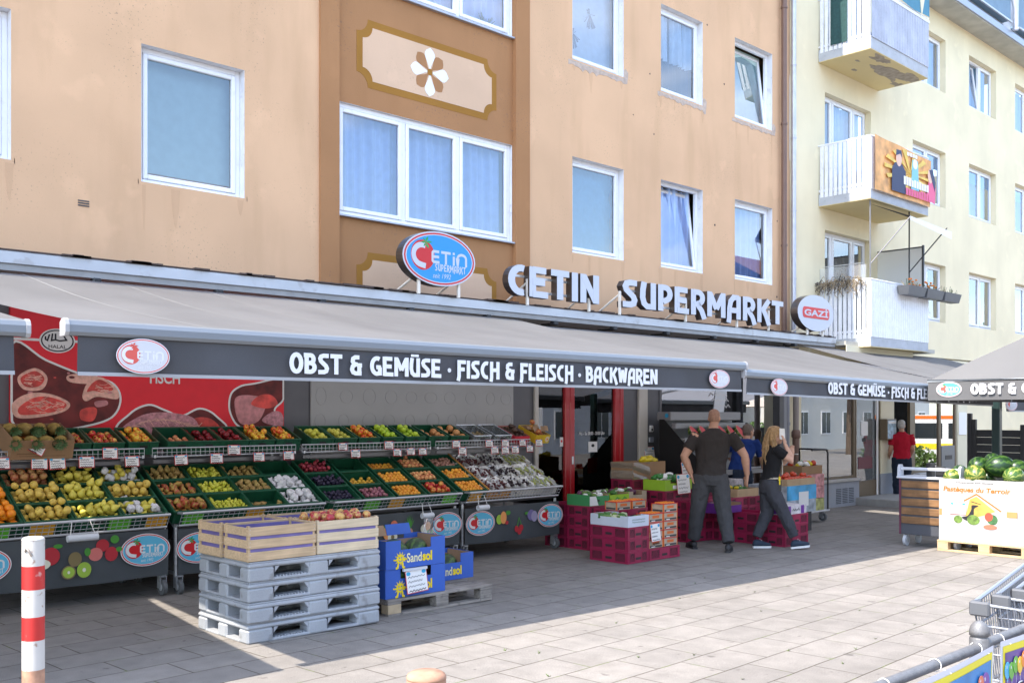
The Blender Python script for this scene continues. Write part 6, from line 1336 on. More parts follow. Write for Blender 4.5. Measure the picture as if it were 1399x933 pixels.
# stacks under the green vegetable cartons
x3, y3 = ground(805, 752); x3 -= .0
h3 = 0
for i, (dx, dy) in enumerate(((0, 0), (0, .41), (.61, 0), (.61, .41))): h3 = crate_stack(x3+dx, y3+dy, 4, 'under the green cartons, '+['nearest the entrance stand', 'behind the nearest one', 'front middle', 'rear middle'][i], 'x', 10+i)
GRC = mat('green_white_carton', (.05, .27, .09), .6, var=.08); LIM = mat('lime_printed_carton', (.30, .50, .03), .6, var=.06); BEI = mat('beige_carton', (.42, .34, .24), .8, var=.08)
e = carton(Tr(x3+.2, y3+.2, h3), .39, .40, .15, GRC, 'dark green and white carton of vegetables next to the stand', low=.02); b = MB(); b.extr([(-.19, .01), (-.02, .01), (-.07, .13), (-.19, .13)], PAPER, frame((0, -.2, 0), (1, 0, 0), (0, 0, 1), (0, -1, 0)), 0, .002); b.box(-.04, -.2035, .06, -.0, -.2022, .085, BLACK); part(e, b, 'print')
e = carton(Tr(x3+.61, y3+.2, h3), .39, .40, .15, LIM, 'lime green carton with mountain print and white lettering', low=.02); b = MB(); Fm = frame((0, -.2, 0), (1, 0, 0), (0, 0, 1), (0, -1, 0)); b.extr([(-.19, .005), (.19, .005), (.19, .05), (.1, .1), (.04, .06), (-.05, .1), (-.12, .05), (-.19, .08)], mat('carton_mid_green', (.06, .3, .04), .6), Fm, 0, .001); scribble(b, Fm, -.15, -.03, .05, .016, PAPER, .0025, 8, 4, .012); part(e, b, 'print')
e = carton(Tr(x3+1.01, y3+.22, h3), .39, .40, .15, BEI, 'beige carton with lime ends beside the clementine boxes', low=.05, notch=.1)
for cx_ in (x3+.2, x3+.61, x3+1.01):
    for k in range(16):
        o_ = MB(); x = cx_+r.uniform(-.14, .14); y = y3+.2+r.uniform(-.15, .15); mm = [PAPER, VEG[0], VEG[1], mat('purple_veg', (.12, .03, .08), .5)][k % 4]
        o_.ell((x, y, h3+.12+r.uniform(0, .04)), r.uniform(.03, .06), r.uniform(.03, .06), .035, mm, n=9, k=6, wob=.5, seed=k+3); o_.build('wrapped_vegetable', None, 'wrapped vegetable in the carton %s' % {0: 'next to the stand', 1: 'with mountain print', 2: 'beside the clementine boxes'}[[x3+.2, x3+.61, x3+1.01].index(cx_)], 'vegetable', 'vegetables in carton %d' % [x3+.2, x3+.61, x3+1.01].index(cx_))
# stacks in front of the black sided rack
YB = 8.75; gx = lambda px, y=YB: wx(px, y)
hA = crate_stack(gx(864, 9.0), 9.0, 6, 'under the film wrapped brown carton', 'x', 20); hA2 = crate_stack(gx(864, 9.0)+.61, 9.0, 6, 'right of the film wrapped carton', 'x', 21)
hB = crate_stack(gx(893), YB-.2, 5, 'under the lettuce carton', 'x', 22); hB2 = crate_stack(gx(893)+.61, YB-.2, 5, 'under the red boxes left of the man', 'x', 23)
FILM_ = glass_mat('stretch_film', 1.4, boost=.05, opq=.3, col=(.6, .52, .42))
e = carton(Tr(gx(864, 9.0)+.38, 9.2, hA), .74, .4, .24, KR, 'film wrapped brown carton with yellow peppers on top'); b = MB(); b.sheet(lambda u, v: (-.375+.38*u, -.208-.012*math.sin(9*v+4*u), .0+.24*v), 10, 10, FILM_); b.sheet(lambda u, v: (-.378-.01*math.sin(8*v), -.21+.42*u, .24*v), 10, 10, FILM_); part(e, b, 'stretch_film')
YPE = mat('yellow_pepper', (.62, .48, .01), .3)
for k in range(9): o_ = MB(); o_.ell((gx(864, 9.0)+.36+r.uniform(-.0, .3), 9.15+r.uniform(-.1, .12), hA+.25+r.uniform(-.02, .03)), .07, .05, .04, YPE, n=10, k=7, wob=.5, seed=k); o_.build('yellow_pepper', None, 'yellow pepper on the film wrapped carton', 'pepper', 'yellow peppers')
e = carton(Tr(gx(893)+.32, YB-.0, hB), .62, .39, .15, LIM, 'lime carton of bagged lettuce before the black rack', low=.05, notch=.12); b = MB(); b.box(-.14, -.2, .02, -.02, -.1965, .07, PAPER); part(e, b, 'label')
for k in range(10): o_ = MB(); o_.ell((gx(893)+.32+r.uniform(-.22, .25), YB+r.uniform(-.13, .13), hB+.13+r.uniform(0, .06)), .09, .07, .05, mat('lettuce_bag', (.05, .22, .05), .35, var=.5, vs=16) if k % 4 else PAPB, n=12, k=8, wob=.7, seed=k*3); o_.build('lettuce_bag', None, 'bag of green lettuce in the lime carton', 'lettuce', 'bagged lettuce')
RBX = mat('dark_red_box', (.20, .015, .02), .5)
for k in range(2): m = MB(); a = gx(893)+.66+.27*k; m.box(a, YB-.2, hB2, a+.25, YB+.0, hB2+.13, RBX, c=.004); m.box(a+.05, YB-.203, hB2+.03, a+.2, YB-.2, hB2+.1, PAPER); m.build('small_box', None, '%s small dark red box with white label' % ['left', 'right'][k], 'box', 'small dark red boxes')
price_tag(gx(925, YB-.22)+.15, YB-.22, .72, .3, .28, 'large white price tag on the maroon crates left of the man', .02, sd=72, lines=5)
price_tag(gx(938, 9.3), 9.3, wz(938, 642, 9.3), .24, .26, 'white price tag on the black rack side', .05, sd=73, lines=4); price_tag(G(884), YG-.055, wz(884, 620, YG), .26, .24, 'white price tag taped to the grey wall beside the doorbell', .02, sd=74)
# crates between the man's legs and the woman
YD = 8.35; hD = 0
for i, px in enumerate((941, 968, 995, 1022)): hD = crate_stack(wx(px, YD), YD, 4, ['just left of the man', 'behind the man', 'between the man and woman', 'behind the woman'][i], 'x', 30+i)
TRY = mat('thin_wood_tray', (.48, .34, .2), .8, var=.12)
e = carton(Tr(wx(1023, YD), YD+.2, hD), .56, .38, .12, TRY, 'thin wooden tray of dark vegetables beside the man'); 
for k in range(14): o_ = MB(); o_.ell((wx(1023, YD)+r.uniform(-.22, .22), YD+.2+r.uniform(-.14, .14), hD+.11+r.uniform(0, .03)), .05, .04, .03, [mat('aubergine', (.03, .012, .03), .3), YPE, VEG[1]][k % 3], n=8, k=6, wob=.3, seed=k); o_.build('vegetable', None, 'dark vegetable in the thin wooden tray', 'vegetable', 'vegetables in the wooden tray')
m = MB(); m.box(wx(1005, YD+.5), YD+.5, hD, wx(1005, YD+.5)+.5, YD+.8, hD+.22, mat('white_pattern_box', (.6, .56, .58), .6, var=.3, vs=20), c=.005); m.build('carton', None, 'white patterned carton behind the wooden tray', 'box')
x6, y6 = ground(1073, 747.5)
crate_stack(x6, y6+.41, 3, 'left of the fruit cartons', 'y', 41); h6 = crate_stack(x6, y6-.0, 3, 'at the woman\'s front foot', 'x', 40); crate_stack(x6-.0, y6+1.03, 3, 'behind the woman\'s legs', 'y', 42)
PUR = mat('purple_printed_carton', (.13, .02, .25), .5, var=.2); WHC = mat('white_printed_carton', (.62, .58, .60), .6, var=.2, vs=14)
m = MB(); m.box(x6-.02, y6-.0, h6, x6+.55, y6+.38, h6+.12, WHC, c=.004)
for u in (.06, .40): m.box(x6+u, y6-.003, h6+.005, x6+u+.08, y6, h6+.115, PUR)
m.box(x6-.023, y6+.05, h6+.01, x6-.02, y6+.2, h6+.11, PUR); scribble(m, face_front(0, y6-.003, 0), x6+.18, x6+.36, h6+.06, .02, INK, .001, 8, 3, .008); m.build('carton', None, 'flat white and purple fruit carton on the right maroon stack', 'box')
e = carton(Tr(x6-.22, y6+.9, h6+.0), .5, .38, .14, PUR, 'purple tray of wooden punnets on the crates behind the woman', low=.04)
BLUP = mat('sky_blue_printed_box', (.05, .36, .66), .5, var=.35, vs=5); bx_, by_ = wx(1077, 8.0), 8.0; bxe = wx(1115, 8.0)
m = MB(); z0 = gz(13)+.30; m.box(bx_, by_, z0, bxe, by_+.7, z0+.42, mat('grey_pattern_box', (.36, .40, .45), .55, var=.4, vs=9), c=.005); m.box(bx_-.003, by_-.003, z0+.2, bxe+.002, by_+.02, z0+.419, BLUP); m.box(bx_+.3, by_-.006, z0+.1, bx_+.58, by_-.003, z0+.32, PAPER); m.box(bx_+.1, by_+.05, gz(13), bx_+.2, by_+.15, z0, BLACK); m.box(bxe-.2, by_+.05, gz(13), bxe-.05, by_+.2, z0-.001, BLACK); m.box(bx_, by_+.1, z0-.06, bxe-.001, by_+.6, z0-.001, BLACK); m.build('display_box', None, 'tall sky blue printed display box right of the woman', 'box')
e = carton(Tr((bx_+bxe)/2, by_+.22, z0+.421), bxe-bx_, .4, .10, TRY, 'wooden tray of tomatoes on the sky blue box'); fill(Tr((bx_+bxe)/2, by_+.22, z0+.421), bxe-bx_-.04, .36, .05, 'tomato', .04, 44, 'red tomato in the tray on the sky blue box', 'tomato', 'tomatoes', 88)
# platform trolley
tx, ty = wx(1112, 8.6), 8.6; te = wx(1134, 8.6); g0 = gz(14.5)
tr_ = thing('platform_trolley', 'steel platform trolley with tube handle loaded with produce cartons', 'trolley', ((tx+te)/2, ty+.3, g0)); m = MB(); m.box(tx-.3, ty, g0+.17, te, ty+.6, g0+.2, STEEL, c=.006); m.build('platform', tr_); m = MB(); m.tube([(te-.02, ty+.03, g0+.2), (te-.02, ty+.03, 1.05), (te-.06, ty+.05, 1.1), (te-.06, ty+.55, 1.1), (te-.02, ty+.57, 1.05), (te-.02, ty+.57, g0+.2)], .016, BLACK, 8); m.tube([(te-.02, ty+.03, 1.04), (te-.06, ty+.03, 1.1), (te-.55, ty+.03, 1.1)], .016, BLACK, 8); m.build('handle', tr_)
for x in (tx-.2, te-.1): m = MB(); caster(m, x, ty+.08, g0, .07); m.build('caster', tr_)
PKP = mat('pink_printed_carton', (.50, .22, .22), .6, var=.6, vs=10); GNP = mat('green_pink_carton', (.35, .35, .12), .6, var=.6, vs=8)
for k, (mm, nm) in enumerate(((GNP, 'bottom green and pink printed carton on the trolley'), (PKP, 'middle pink printed carton on the trolley'), (PKP, 'upper pink printed carton on the trolley'))): m = MB(); m.box(tx-.15, ty+.04, g0+.201+.205*k, te-.12, ty+.5, g0+.401+.205*k, mm, c=.005); m.build('carton', None, nm, 'box')
zt = g0+.201+.205*3; e = carton(Tr((tx+te)/2-.2, ty+.27, zt), .66, .4, .14, KR, 'brown carton of peppers on top of the trolley load')
for k in range(12): o_ = MB(); o_.ell(((tx+te)/2-.2+r.uniform(-.26, .26), ty+.27+r.uniform(-.14, .14), zt+.14+r.uniform(0, .04)), .055, .05, .045, [YPE, mat('red_pepper', (.5, .05, .02), .3), VEG[1], PAPB][k % 4], n=9, k=6, wob=.4, seed=k); o_.build('pepper', None, 'mixed pepper in the brown carton on the trolley', 'pepper', 'peppers on the trolley')
# black sided rack with melon halves
rk = thing('display_rack', 'grey display rack with black cloth side and sliced melons', 'rack', (gx(950, 9.6), 9.7, gz(13))); ra = wx(904, 9.9); rb_ = wx(1000, 9.9)
m = MB(); BCL = mat('black_side_cloth', (.012, .012, .013), .9); m.add([(ra, 9.95, .1), (ra, 8.95, .1), (ra, 8.95, .78), (ra, 9.85, 1.62), (ra, 9.95, 1.62)], [(0, 1, 2, 3, 4)], BCL); m.build('side_cloth', rk)
RKG = mat('rack_grey', (.27, .28, .29), .5, .2); m = MB(); m.box(ra+.004, 9.72, 1.60, rb_, 10.0, 1.74, RKG, c=.01); m.box(ra+.006, 9.62, 1.47, rb_, 9.71, 1.56, RKG, c=.01); m.box(ra+.01, 9.9, -.1, rb_, 9.95, 1.6, RKG)
for k, (y, z) in enumerate(((9.45, 1.30), (9.2, 1.06), (9.0, .8))): m.box(ra+.01, y, z, rb_, y+.35, z+.02, ALU); m.box(ra+.01, y-.006, z-.05, rb_, y, z+.03, RKG)
m.build('shelves', rk); m = MB(); m.cyl((ra-.006, 9.8, 1.68), (ra-.001, 9.8, 1.68), .035, BLUEINK, 10); m.build('badge', rk)
FLESH = mat('melon_flesh', (.62, .06, .07), .4); 
for k in range(6):
    ms = thing('melon_half', 'halved watermelon with red cut face on the rack', 'watermelon', (ra+.35+.26*k, 9.5, 1.40), 'melon halves on the rack'); ms.rotation_euler = (math.radians(52), 0, .25)
    b = MB(); b.loft([[(.12*math.cos(2*pi*i/16)*c, .15*math.sin(2*pi*i/16)*c, -.10*s__) for i in range(16)] for c, s__ in ((.05, 1), (.6, .8), (.87, .5), (1, 0))], MM[1].materials[0]); part(ms, b, 'rind'); b = MB(); b.extr(oval(.225, .285, 20), FLESH, None, 0, .004); b.extr(oval(.236, .296, 20), mat('melon_white', (.6, .62, .4), .5), None, 0, .002); part(ms, b, 'flesh')
# ------------------------------------------------------------------ people
SKINM = mat('skin_tanned', (.50, .27, .18), .55, var=.08, vs=20, sss=.08); SKINF = mat('skin_fair', (.56, .33, .24), .5, var=.06, vs=20, sss=.08)
def cloth(name, col, sc=7):
    m = bpy.data.materials.new(name); m.use_nodes = True; n = m.node_tree.nodes; l = m.node_tree.links; p = n['Principled BSDF']; p.inputs['Roughness'].default_value = .9; p.inputs['Specular IOR Level'].default_value = .2; p.inputs['Base Color'].default_value = (*col, 1)
    tc = n.new('ShaderNodeTexCoord'); mp = n.new('ShaderNodeMapping'); mp.inputs['Scale'].default_value = (1, 1, .55); mp.inputs['Rotation'].default_value = (.5, .4, 0); l.new(tc.outputs['Object'], mp.inputs[0]); t = n.new('ShaderNodeTexNoise'); t.inputs['Scale'].default_value = sc; t.inputs['Detail'].default_value = 4; t.inputs['Distortion'].default_value = .6; l.new(mp.outputs[0], t.inputs['Vector'])
    b = n.new('ShaderNodeBump'); b.inputs['Strength'].default_value = .85; b.inputs['Distance'].default_value = .05; l.new(t.outputs[0], b.inputs['Height']); l.new(b.outputs[0], p.inputs['Normal']); return m
V = Vector
def remesh(o, vox, it=4, disp=0):
    r = o.modifiers.new('r', 'REMESH'); r.mode = 'VOXEL'; r.voxel_size = vox; r.use_smooth_shade = True
    s_ = o.modifiers.new('s', 'SMOOTH'); s_.iterations = it; s_.factor = .5
    if disp:
        t = bpy.data.textures.new('folds', 'CLOUDS'); t.noise_scale = .10; d = o.modifiers.new('d', 'DISPLACE'); d.texture = t; d.strength = disp; d.mid_level = .5
def ering(c, rx, ry, n=18, ax=V((1, 0, 0)), ay=V((0, 1, 0))): return [tuple(V(c)+ax*rx*math.cos(2*pi*i/n)+ay*ry*math.sin(2*pi*i/n)) for i in range(n)]
def hand(b, w, d, side, m, curl=.5, sc=1.0, pn=None):
    """palm from wrist w along d; side vector points to the thumb; five separate fingers"""
    d = V(d).normalized(); t = V(side); t = (t-d*t.dot(d)).normalized(); n_ = d.cross(t).normalized() if pn is None else V(pn)
    w = V(w); L = .088*sc
    b.loft([ering(w+d*L*f, a*sc, c*sc, 12, t, n_) for f, a, c in ((-.15, .026, .02), (.1, .031, .019), (.55, .041, .017), (1.0, .040, .014))], m)
    for k, (off, ln) in enumerate(((.031, .070), (.0105, .078), (-.0105, .073), (-.030, .058))):
        p = w+d*L*.92+t*off*sc; dd = d.copy(); pts = [p]
        for j, f in enumerate((.45, .32, .25)):
            pts.append(pts[-1]+dd*ln*f*sc); dd = (dd*math.cos(curl*(.9 if j else 1))+n_*math.sin(curl)).normalized()
        b.tube(pts, [.0098*sc, .009*sc, .008*sc, .0068*sc], m, 8)
    p = w+d*L*.22+t*.022*sc; q = p+(d*.55+t*.7).normalized()*.045*sc; b.tube([p, q, q+(d*.9+t*.2+n_*.3).normalized()*.034*sc], [.013*sc, .0105*sc, .008*sc], m, 8)
def shoe(person_, p, dr, mu, ms, nm='shoe', L=.28, tilt=0):
    dr = V((dr[0], dr[1], 0)).normalized(); sx = V((dr.y, -dr.x, 0)); p = V(p); up = V((0, 0, 1))
    if tilt: dz = math.sin(tilt); dr3 = V((dr.x*math.cos(tilt), dr.y*math.cos(tilt), dz))
    else: dr3 = dr
    b = MB(); o = [(-.3, .030), (-.27, .037), (-.1, .036), (.2, .043), (.45, .047), (.62, .038), (.7, .018)]
    P = [p+dr3*L*f+sx*w_ for f, w_ in o]+[p+dr3*L*f-sx*w_ for f, w_ in reversed(o)]
    b.loft([[tuple(q) for q in P], [tuple(q+up*.026) for q in P]], ms, smooth=False)
    b.loft([ering(p+dr3*L*f+up*(.024+hh/2), w_*1.12, hh/2+.008, 12, sx, up) for f, w_, hh in ((-.29, .022, .05), (-.22, .034, .075), (-.05, .037, .085), (.15, .039, .07), (.4, .042, .048), (.6, .034, .034), (.69, .012, .02))], mu)
    if ms is not mu:
        for k in range(4): b.tube([tuple(p+dr3*L*(.08+.09*k)+up*(.115-.017*k)-sx*.022), tuple(p+dr3*L*(.08+.09*k)+up*(.122-.017*k)), tuple(p+dr3*L*(.08+.09*k)+up*(.115-.017*k)+sx*.022)], .0035, ms, 5)
    return part(person_, b, nm)
def person(label_, loc, rz, J, skin, shirt, trous, B=1.0, chest=1.0, hem=None, hair=None, sleeve=.62, vox=.0085, legw=1.0):
    """J: joints in local metres, x to the figure's right, y forward, z up"""
    e = thing('person', label_, 'person', (0, 0, 0)); J = {k: V(v) for k, v in J.items()}
    b = MB(); hc, wc, cc, nk, hd = J['hip'], J['waist'], J['chest'], J['neck'], J['head']; lat = (J['shr']-J['shl']); lat.z = 0; lat.normalize(); fw = V((-lat.y, lat.x, 0)); lh = (J['hpr']-J['hpl']); lh.z = 0; lh.normalize(); fh = V((-lh.y, lh.x, 0))
    shm = (J['shr']+J['shl'])/2; sw = (J['shr']-J['shl']).length/2
    def torso(m, g, top=True):
        b.loft([ering(hc-V((0, 0, .10)), .13*B+g, .10*B+g, 18, lh, fh), ering(hc, .172*B+g, .125*B+g, 18, lh, fh), ering(hc*.5+wc*.5, .165*B+g, .118*B+g, 18, lh, fh), ering(wc, .150*B*chest+g, .108*B+g, 18, lat, fw), ering(wc*.4+cc*.6, .172*B*chest+g, .120*B+g, 18, lat, fw), ering(cc, sw*.90+g, .125*B+g, 18, lat, fw), ering(cc*.35+shm*.65, sw*.96+g, .112*B+g, 18, lat, fw), ering(shm+V((0, 0, .02)), sw*.86+g, .082*B+g, 18, lat, fw), ering(shm*.5+nk*.5+V((0, 0, .015)), sw*.45+g, .066*B+g, 18, lat, fw), ering(nk, .064*B+g*.6, .062*B+g*.6, 18, lat, fw)], m)
    def arm(m, s_, g, frac=1.0):
        sh, el, wr = J['sh'+s_], J['el'+s_], J['wr'+s_]; up = el-sh; fo = wr-el
        P = [sh-up.normalized()*.02, sh+up*.2, sh+up*.6, el, el+fo*.25, el+fo*.7, wr]; R = [.058, .062, .052, .043, .046, .035, .028]
        if frac < 1: P = [sh-up.normalized()*.03-lat*(0), sh+up*.15, sh+up*frac*.7, sh+up*frac]; R = [.046, .056, .056, .055]
        b.tube(P, [q*B**.6*(1.12 if B > 1.02 else 1)+g for q in R], m, 14)
    def leg(m, s_, g, base=0.0):
        h_, k, a = J['hp'+s_], J['kn'+s_], J['an'+s_]; P = [h_+V((0, 0, .06)), h_*.75+k*.25, h_*.35+k*.65, k, k*.65+a*.35, k*.3+a*.7, a]; R = [.085, .088, .068, .055, .056, .042, .036] if not g else [.104, .110, .098, .090, .086, .076, .068]
        b.tube(P, [q*B**.5*(legw if g else 1) for q in R], m, 14)
    torso(skin, -.004)
    for s_ in 'rl': arm(skin, s_, 0); leg(skin, s_, 0)
    fd = J.get('look', fw).normalized(); sd = V((fd.y, -fd.x, 0)); up = V((0, 0, 1))
    b.tube([nk-V((0, 0, .03)), nk*.5+hd*.5-fd*.01], [.058*B**.5, .052*B**.5], skin, 14)
    H = lambda x, y, z: hd+sd*x+fd*y+up*z
    b.loft([ering(H(0, y, z), rx, ry, 16, sd, fd) for z, y, rx, ry in ((-.115, .035, .022, .03), (-.10, .02, .045, .06), (-.06, .006, .062, .082), (-.01, .0, .070, .092), (.04, -.004, .074, .096), (.08, -.008, .066, .086), (.105, -.01, .045, .058), (.117, -.01, .015, .02))], skin)
    b.loft([ering(H(0, .088+y, z), rx, ry, 8, sd, fd) for z, y, rx, ry in ((-.045, .012, .012, .012), (-.03, .018, .014, .016), (-.005, .006, .009, .012), (.02, -.002, .007, .01))], skin)
    for q in (-1, 1): b.ell(tuple(H(q*.074, -.012, -.012)), .012, .02, .032, skin)
    hand(b, J['wrr'], J.get('hdr', J['wrr']-J['elr']), J.get('thr', fw), skin, J.get('cur', V((.35, 0, 0))).x, 1.05*B**.5); hand(b, J['wrl'], J.get('hdl', J['wrl']-J['ell']), J.get('thl', fw), skin, J.get('cul', V((.35, 0, 0))).x, 1.05*B**.5)
    o = part(e, b, 'body'); remesh(o, vox, 3)
    b = MB(); torso(shirt, .013)
    z0 = hem if hem is not None else hc.z-.02
    for s_ in 'rl': arm(shirt, s_, .012, sleeve)
    k = len(b.v); b.v = [(x, y, max(z, z0+.012*math.sin(9*x+5*y))) if (abs(z-hc.z) < .35 and z < z0) else (x, y, z) for x, y, z in b.v]
    b.tube([tuple(q) for q in ering(nk-V((0, 0, .012)), .070*B, .068*B, 20, lat, fw)], .008, shirt, 6, closed=True)
    o = part(e, b, 'shirt'); remesh(o, .010, 3, .02)
    b = MB(); b.loft([ering(hc-V((0, 0, .12)), .135*B, .12*B, 18, lh, fh), ering(hc-V((0, 0, .05)), .172*B, .138*B, 18, lh, fh), ering(hc+V((0, 0, .02)), .176*B, .136*B, 18, lh, fh), ering(hc*.55+wc*.45, .162*B, .122*B, 18, lh, fh)], trous)
    for s_ in 'rl': leg(trous, s_, .02)
    o = part(e, b, 'trousers'); remesh(o, .011, 3, .028)
    for q in (-1, 1):
        b = MB(); b.ell(tuple(H(q*.03, .082, .012)), .013, .009, .008, PAPER, n=10, k=6); b.ell(tuple(H(q*.03, .0895, .012)), .005, .003, .005, INK, n=8, k=5); part(e, b, 'eye')
    b = MB(); b.ell(tuple(H(0, .081, -.066)), .024, .008, .006, mat('lips', (.38, .13, .11), .5), n=10, k=6); part(e, b, 'mouth')
    if hair: b = MB(); hair(b, H, sd, fd); o = part(e, b, 'hair')
    e.location = loc; e.rotation_euler.z = rz; return e, H
RZF = YAW-pi/2
# the man seen from behind
mx_, my_ = ground(975, 751)
TSH = cloth('charcoal_tshirt', (.040, .034, .032)); PANTS = cloth('dark_grey_trousers', (.062, .062, .066)); STUB = mat('hair_stubble', (.33, .185, .125), .8, var=.2, vs=60)
def stubble(b, H, sd, fd): b.loft([ering(H(0, y, z), rx, ry, 16, sd, fd) for z, y, rx, ry in ((-.045, -.022, .0655, .0745), (.0, -.012, .0725, .0855), (.04, -.012, .0752, .0905), (.08, -.014, .0672, .0815), (.106, -.014, .0455, .0545), (.118, -.012, .014, .018))], STUB)
JM = dict(hip=(-.04, 0, .97), waist=(-.03, .0, 1.14), chest=(-.01, .01, 1.36), neck=(0, .02, 1.60), head=(.02, .05, 1.735), shr=(.235, .0, 1.50), shl=(-.235, .0, 1.50), elr=(.405, -.02, 1.24), ell=(-.40, -.06, 1.23), wrr=(.455, .06, .985), wrl=(-.30, -.02, 1.005),
          hpr=(.07, 0, .93), hpl=(-.15, 0, .93), knr=(.12, -.06, .51), knl=(-.20, .06, .51), anr=(.15, -.22, .125), anl=(-.24, .13, .125), look=V((.45, 1, 0)), hdr=V((-.12, .05, -1)), hdl=V((.3, .15, -1)), thr=V((-.3, 1, 0)), thl=V((.3, 1, 0)), cur=V((.4, 0, 0)), cul=V((.9, 0, 0)))
pm, H = person('bald man seen from behind in charcoal t-shirt and grey trousers', (mx_, my_, gz(mx_)), RZF, JM, SKINM, TSH, PANTS, B=1.13, chest=1.1, hem=.985, hair=stubble, legw=1.08, sleeve=.66)
SHD = mat('black_shoe', (.03, .03, .033), .6); SOLEB = mat('dark_sole', (.04, .04, .04), .8)
shoe(pm, (.15, -.20, 0), (.35, 1), SHD, SHD); shoe(pm, (-.245, .15, 0), (-.2, 1), SHD, SHD)
# the woman walking to the right
wx_, wy_ = ground(1053, 749)
BLK = cloth('black_tshirt', (.016, .016, .018)); PANTW = cloth('graphite_trousers', (.055, .056, .066)); BLOND = mat('blonde_hair', (.36, .22, .10), .5, var=.4, vs=22, bump=.6, bs=70)
def blond(b, H, sd, fd):
    b.loft([ering(H(0, y, z), rx, ry, 16, sd, fd) for z, y, rx, ry in ((-.07, -.05, .07, .065), (-.02, -.025, .081, .088), (.04, -.018, .085, .097), (.09, -.02, .076, .09), (.118, -.02, .05, .06), (.13, -.018, .014, .02))], BLOND)
    r = random.Random(4)
    for k in range(70):
        a = r.uniform(-1.5, 1.5); x0 = .075*math.sin(a); y0 = -.03-.065*math.cos(a); L = r.uniform(.24, .46); pts = []
        for j in range(9):
            t = j/8; pts.append(H(x0*(1+.25*t)+.014*math.sin(t*9+k)+(.02 if a > 0 else -.02)*t, y0-.10*t*(1 if a < .9 else .0)+.03*t*t+.016*math.cos(t*8+k*1.7), .06-L*t))
        b.tube(pts, [.011, .013, .014, .014, .013, .012, .010, .008, .003], BLOND, 6)
JW = dict(hip=(0, -.03, .86), waist=(0, .01, 1.04), chest=(0, .03, 1.20), neck=(0, .03, 1.375), head=(0, .065, 1.51), shr=(.165, .03, 1.325), shl=(-.165, .03, 1.325), elr=(.19, .24, 1.17), ell=(-.17, .16, 1.10), wrr=(.12, .16, 1.39), wrl=(-.05, .30, 1.24),
          hpr=(.085, -.03, .82), hpl=(-.085, -.03, .82), knr=(.08, .16, .47), knl=(-.08, -.03, .46), anr=(.08, .29, .17), anl=(-.07, -.17, .15), look=V((.08, 1, 0)), hdr=V((-.25, -.15, 1)), hdl=V((.2, -.1, 1)), thr=V((-.8, .6, 0)), thl=V((.3, -1, 0)), cur=V((.75, 0, 0)), cul=V((.6, 0, 0)))
pw_, H = person('woman with long blonde hair walking with a phone at her ear', (wx_, wy_, gz(wx_)), YAW-pi, JW, SKINF, BLK, PANTW, B=.90, chest=.92, hem=.93, hair=blond, sleeve=.55, legw=1.0)
SNK = mat('navy_canvas', (.02, .035, .06), .8); SOLEW = mat('white_rubber_sole', (.75, .75, .75), .6)
shoe(pw_, (.08, .32, .015), (.05, 1), SNK, SOLEW, L=.25, tilt=.12); shoe(pw_, (-.07, -.15, 0), (-.05, 1), SNK, SOLEW, L=.25)
b = MB(); b.box(-.036, -.006, -.075, .036, .004, .075, PAPER, Tr(.085, .13, 1.53, rz=pi/2-.1, rx=-.25), .006); part(pw_, b, 'phone')
b = MB(); b.tube([(.05, .10, 1.36), (.10, .13, 1.15), (.125, .12, .99)], .008, mat('lanyard', (.45, .40, .33), .8), 6); b.box(.125, .055, .78, .150, .105, .92, BLACK, None, .005); b.box(.13, .07, .86, .153, .09, .97, SUNY, None, .004); b.tube(ering((0, .0, .945), .152, .118, 20), .012, mat('beige_belt', (.5, .45, .38), .8), 6, closed=True); part(pw_, b, 'belt')
# man in blue bending over the crates
BLU = cloth('royal_blue_shirt', (.012, .035, .16)); JEAN = cloth('dark_jeans', (.02, .03, .05)); GRYH = mat('greying_hair', (.15, .12, .10), .8, var=.2, vs=40); GREYH = mat('grey_hair', (.42, .40, .37), .8, var=.15, vs=40)
def short(mm): return lambda b, H, sd, fd: b.loft([ering(H(0, y, z), rx, ry, 16, sd, fd) for z, y, rx, ry in ((-.06, -.035, .064, .066), (.0, -.02, .077, .086), (.045, -.018, .081, .094), (.09, -.018, .071, .085), (.115, -.016, .048, .06), (.127, -.014, .014, .02))], mm)
JB = dict(hip=(0, -.12, .90), waist=(.0, -.05, 1.06), chest=(.02, .08, 1.24), neck=(.03, .17, 1.42), head=(.05, .23, 1.535), shr=(.2, .1, 1.37), shl=(-.2, .1, 1.37), elr=(.27, .22, 1.1), ell=(-.26, .25, 1.1), wrr=(.22, .45, 1.0), wrl=(-.18, .48, 1.0), hpr=(.1, -.12, .86), hpl=(-.1, -.12, .86), knr=(.1, -.06, .48), knl=(-.1, .02, .48), anr=(.1, -.12, .09), anl=(-.1, -.05, .09), look=V((.5, 1, 0)))
bX, bY = wall_pt(1013, 600, 9.0)[0], 9.0
pb, H = person('man in royal blue shirt leaning over the crates, half hidden', (bX, bY, gz(bX)), RZF-.5, JB, SKINM, BLU, JEAN, B=1.02, hem=.86, hair=short(GRYH), sleeve=.8)
shoe(pb, (.1, -.1, 0), (.1, 1), SHD, SHD); shoe(pb, (-.1, -.03, 0), (-.1, 1), SHD, SHD)
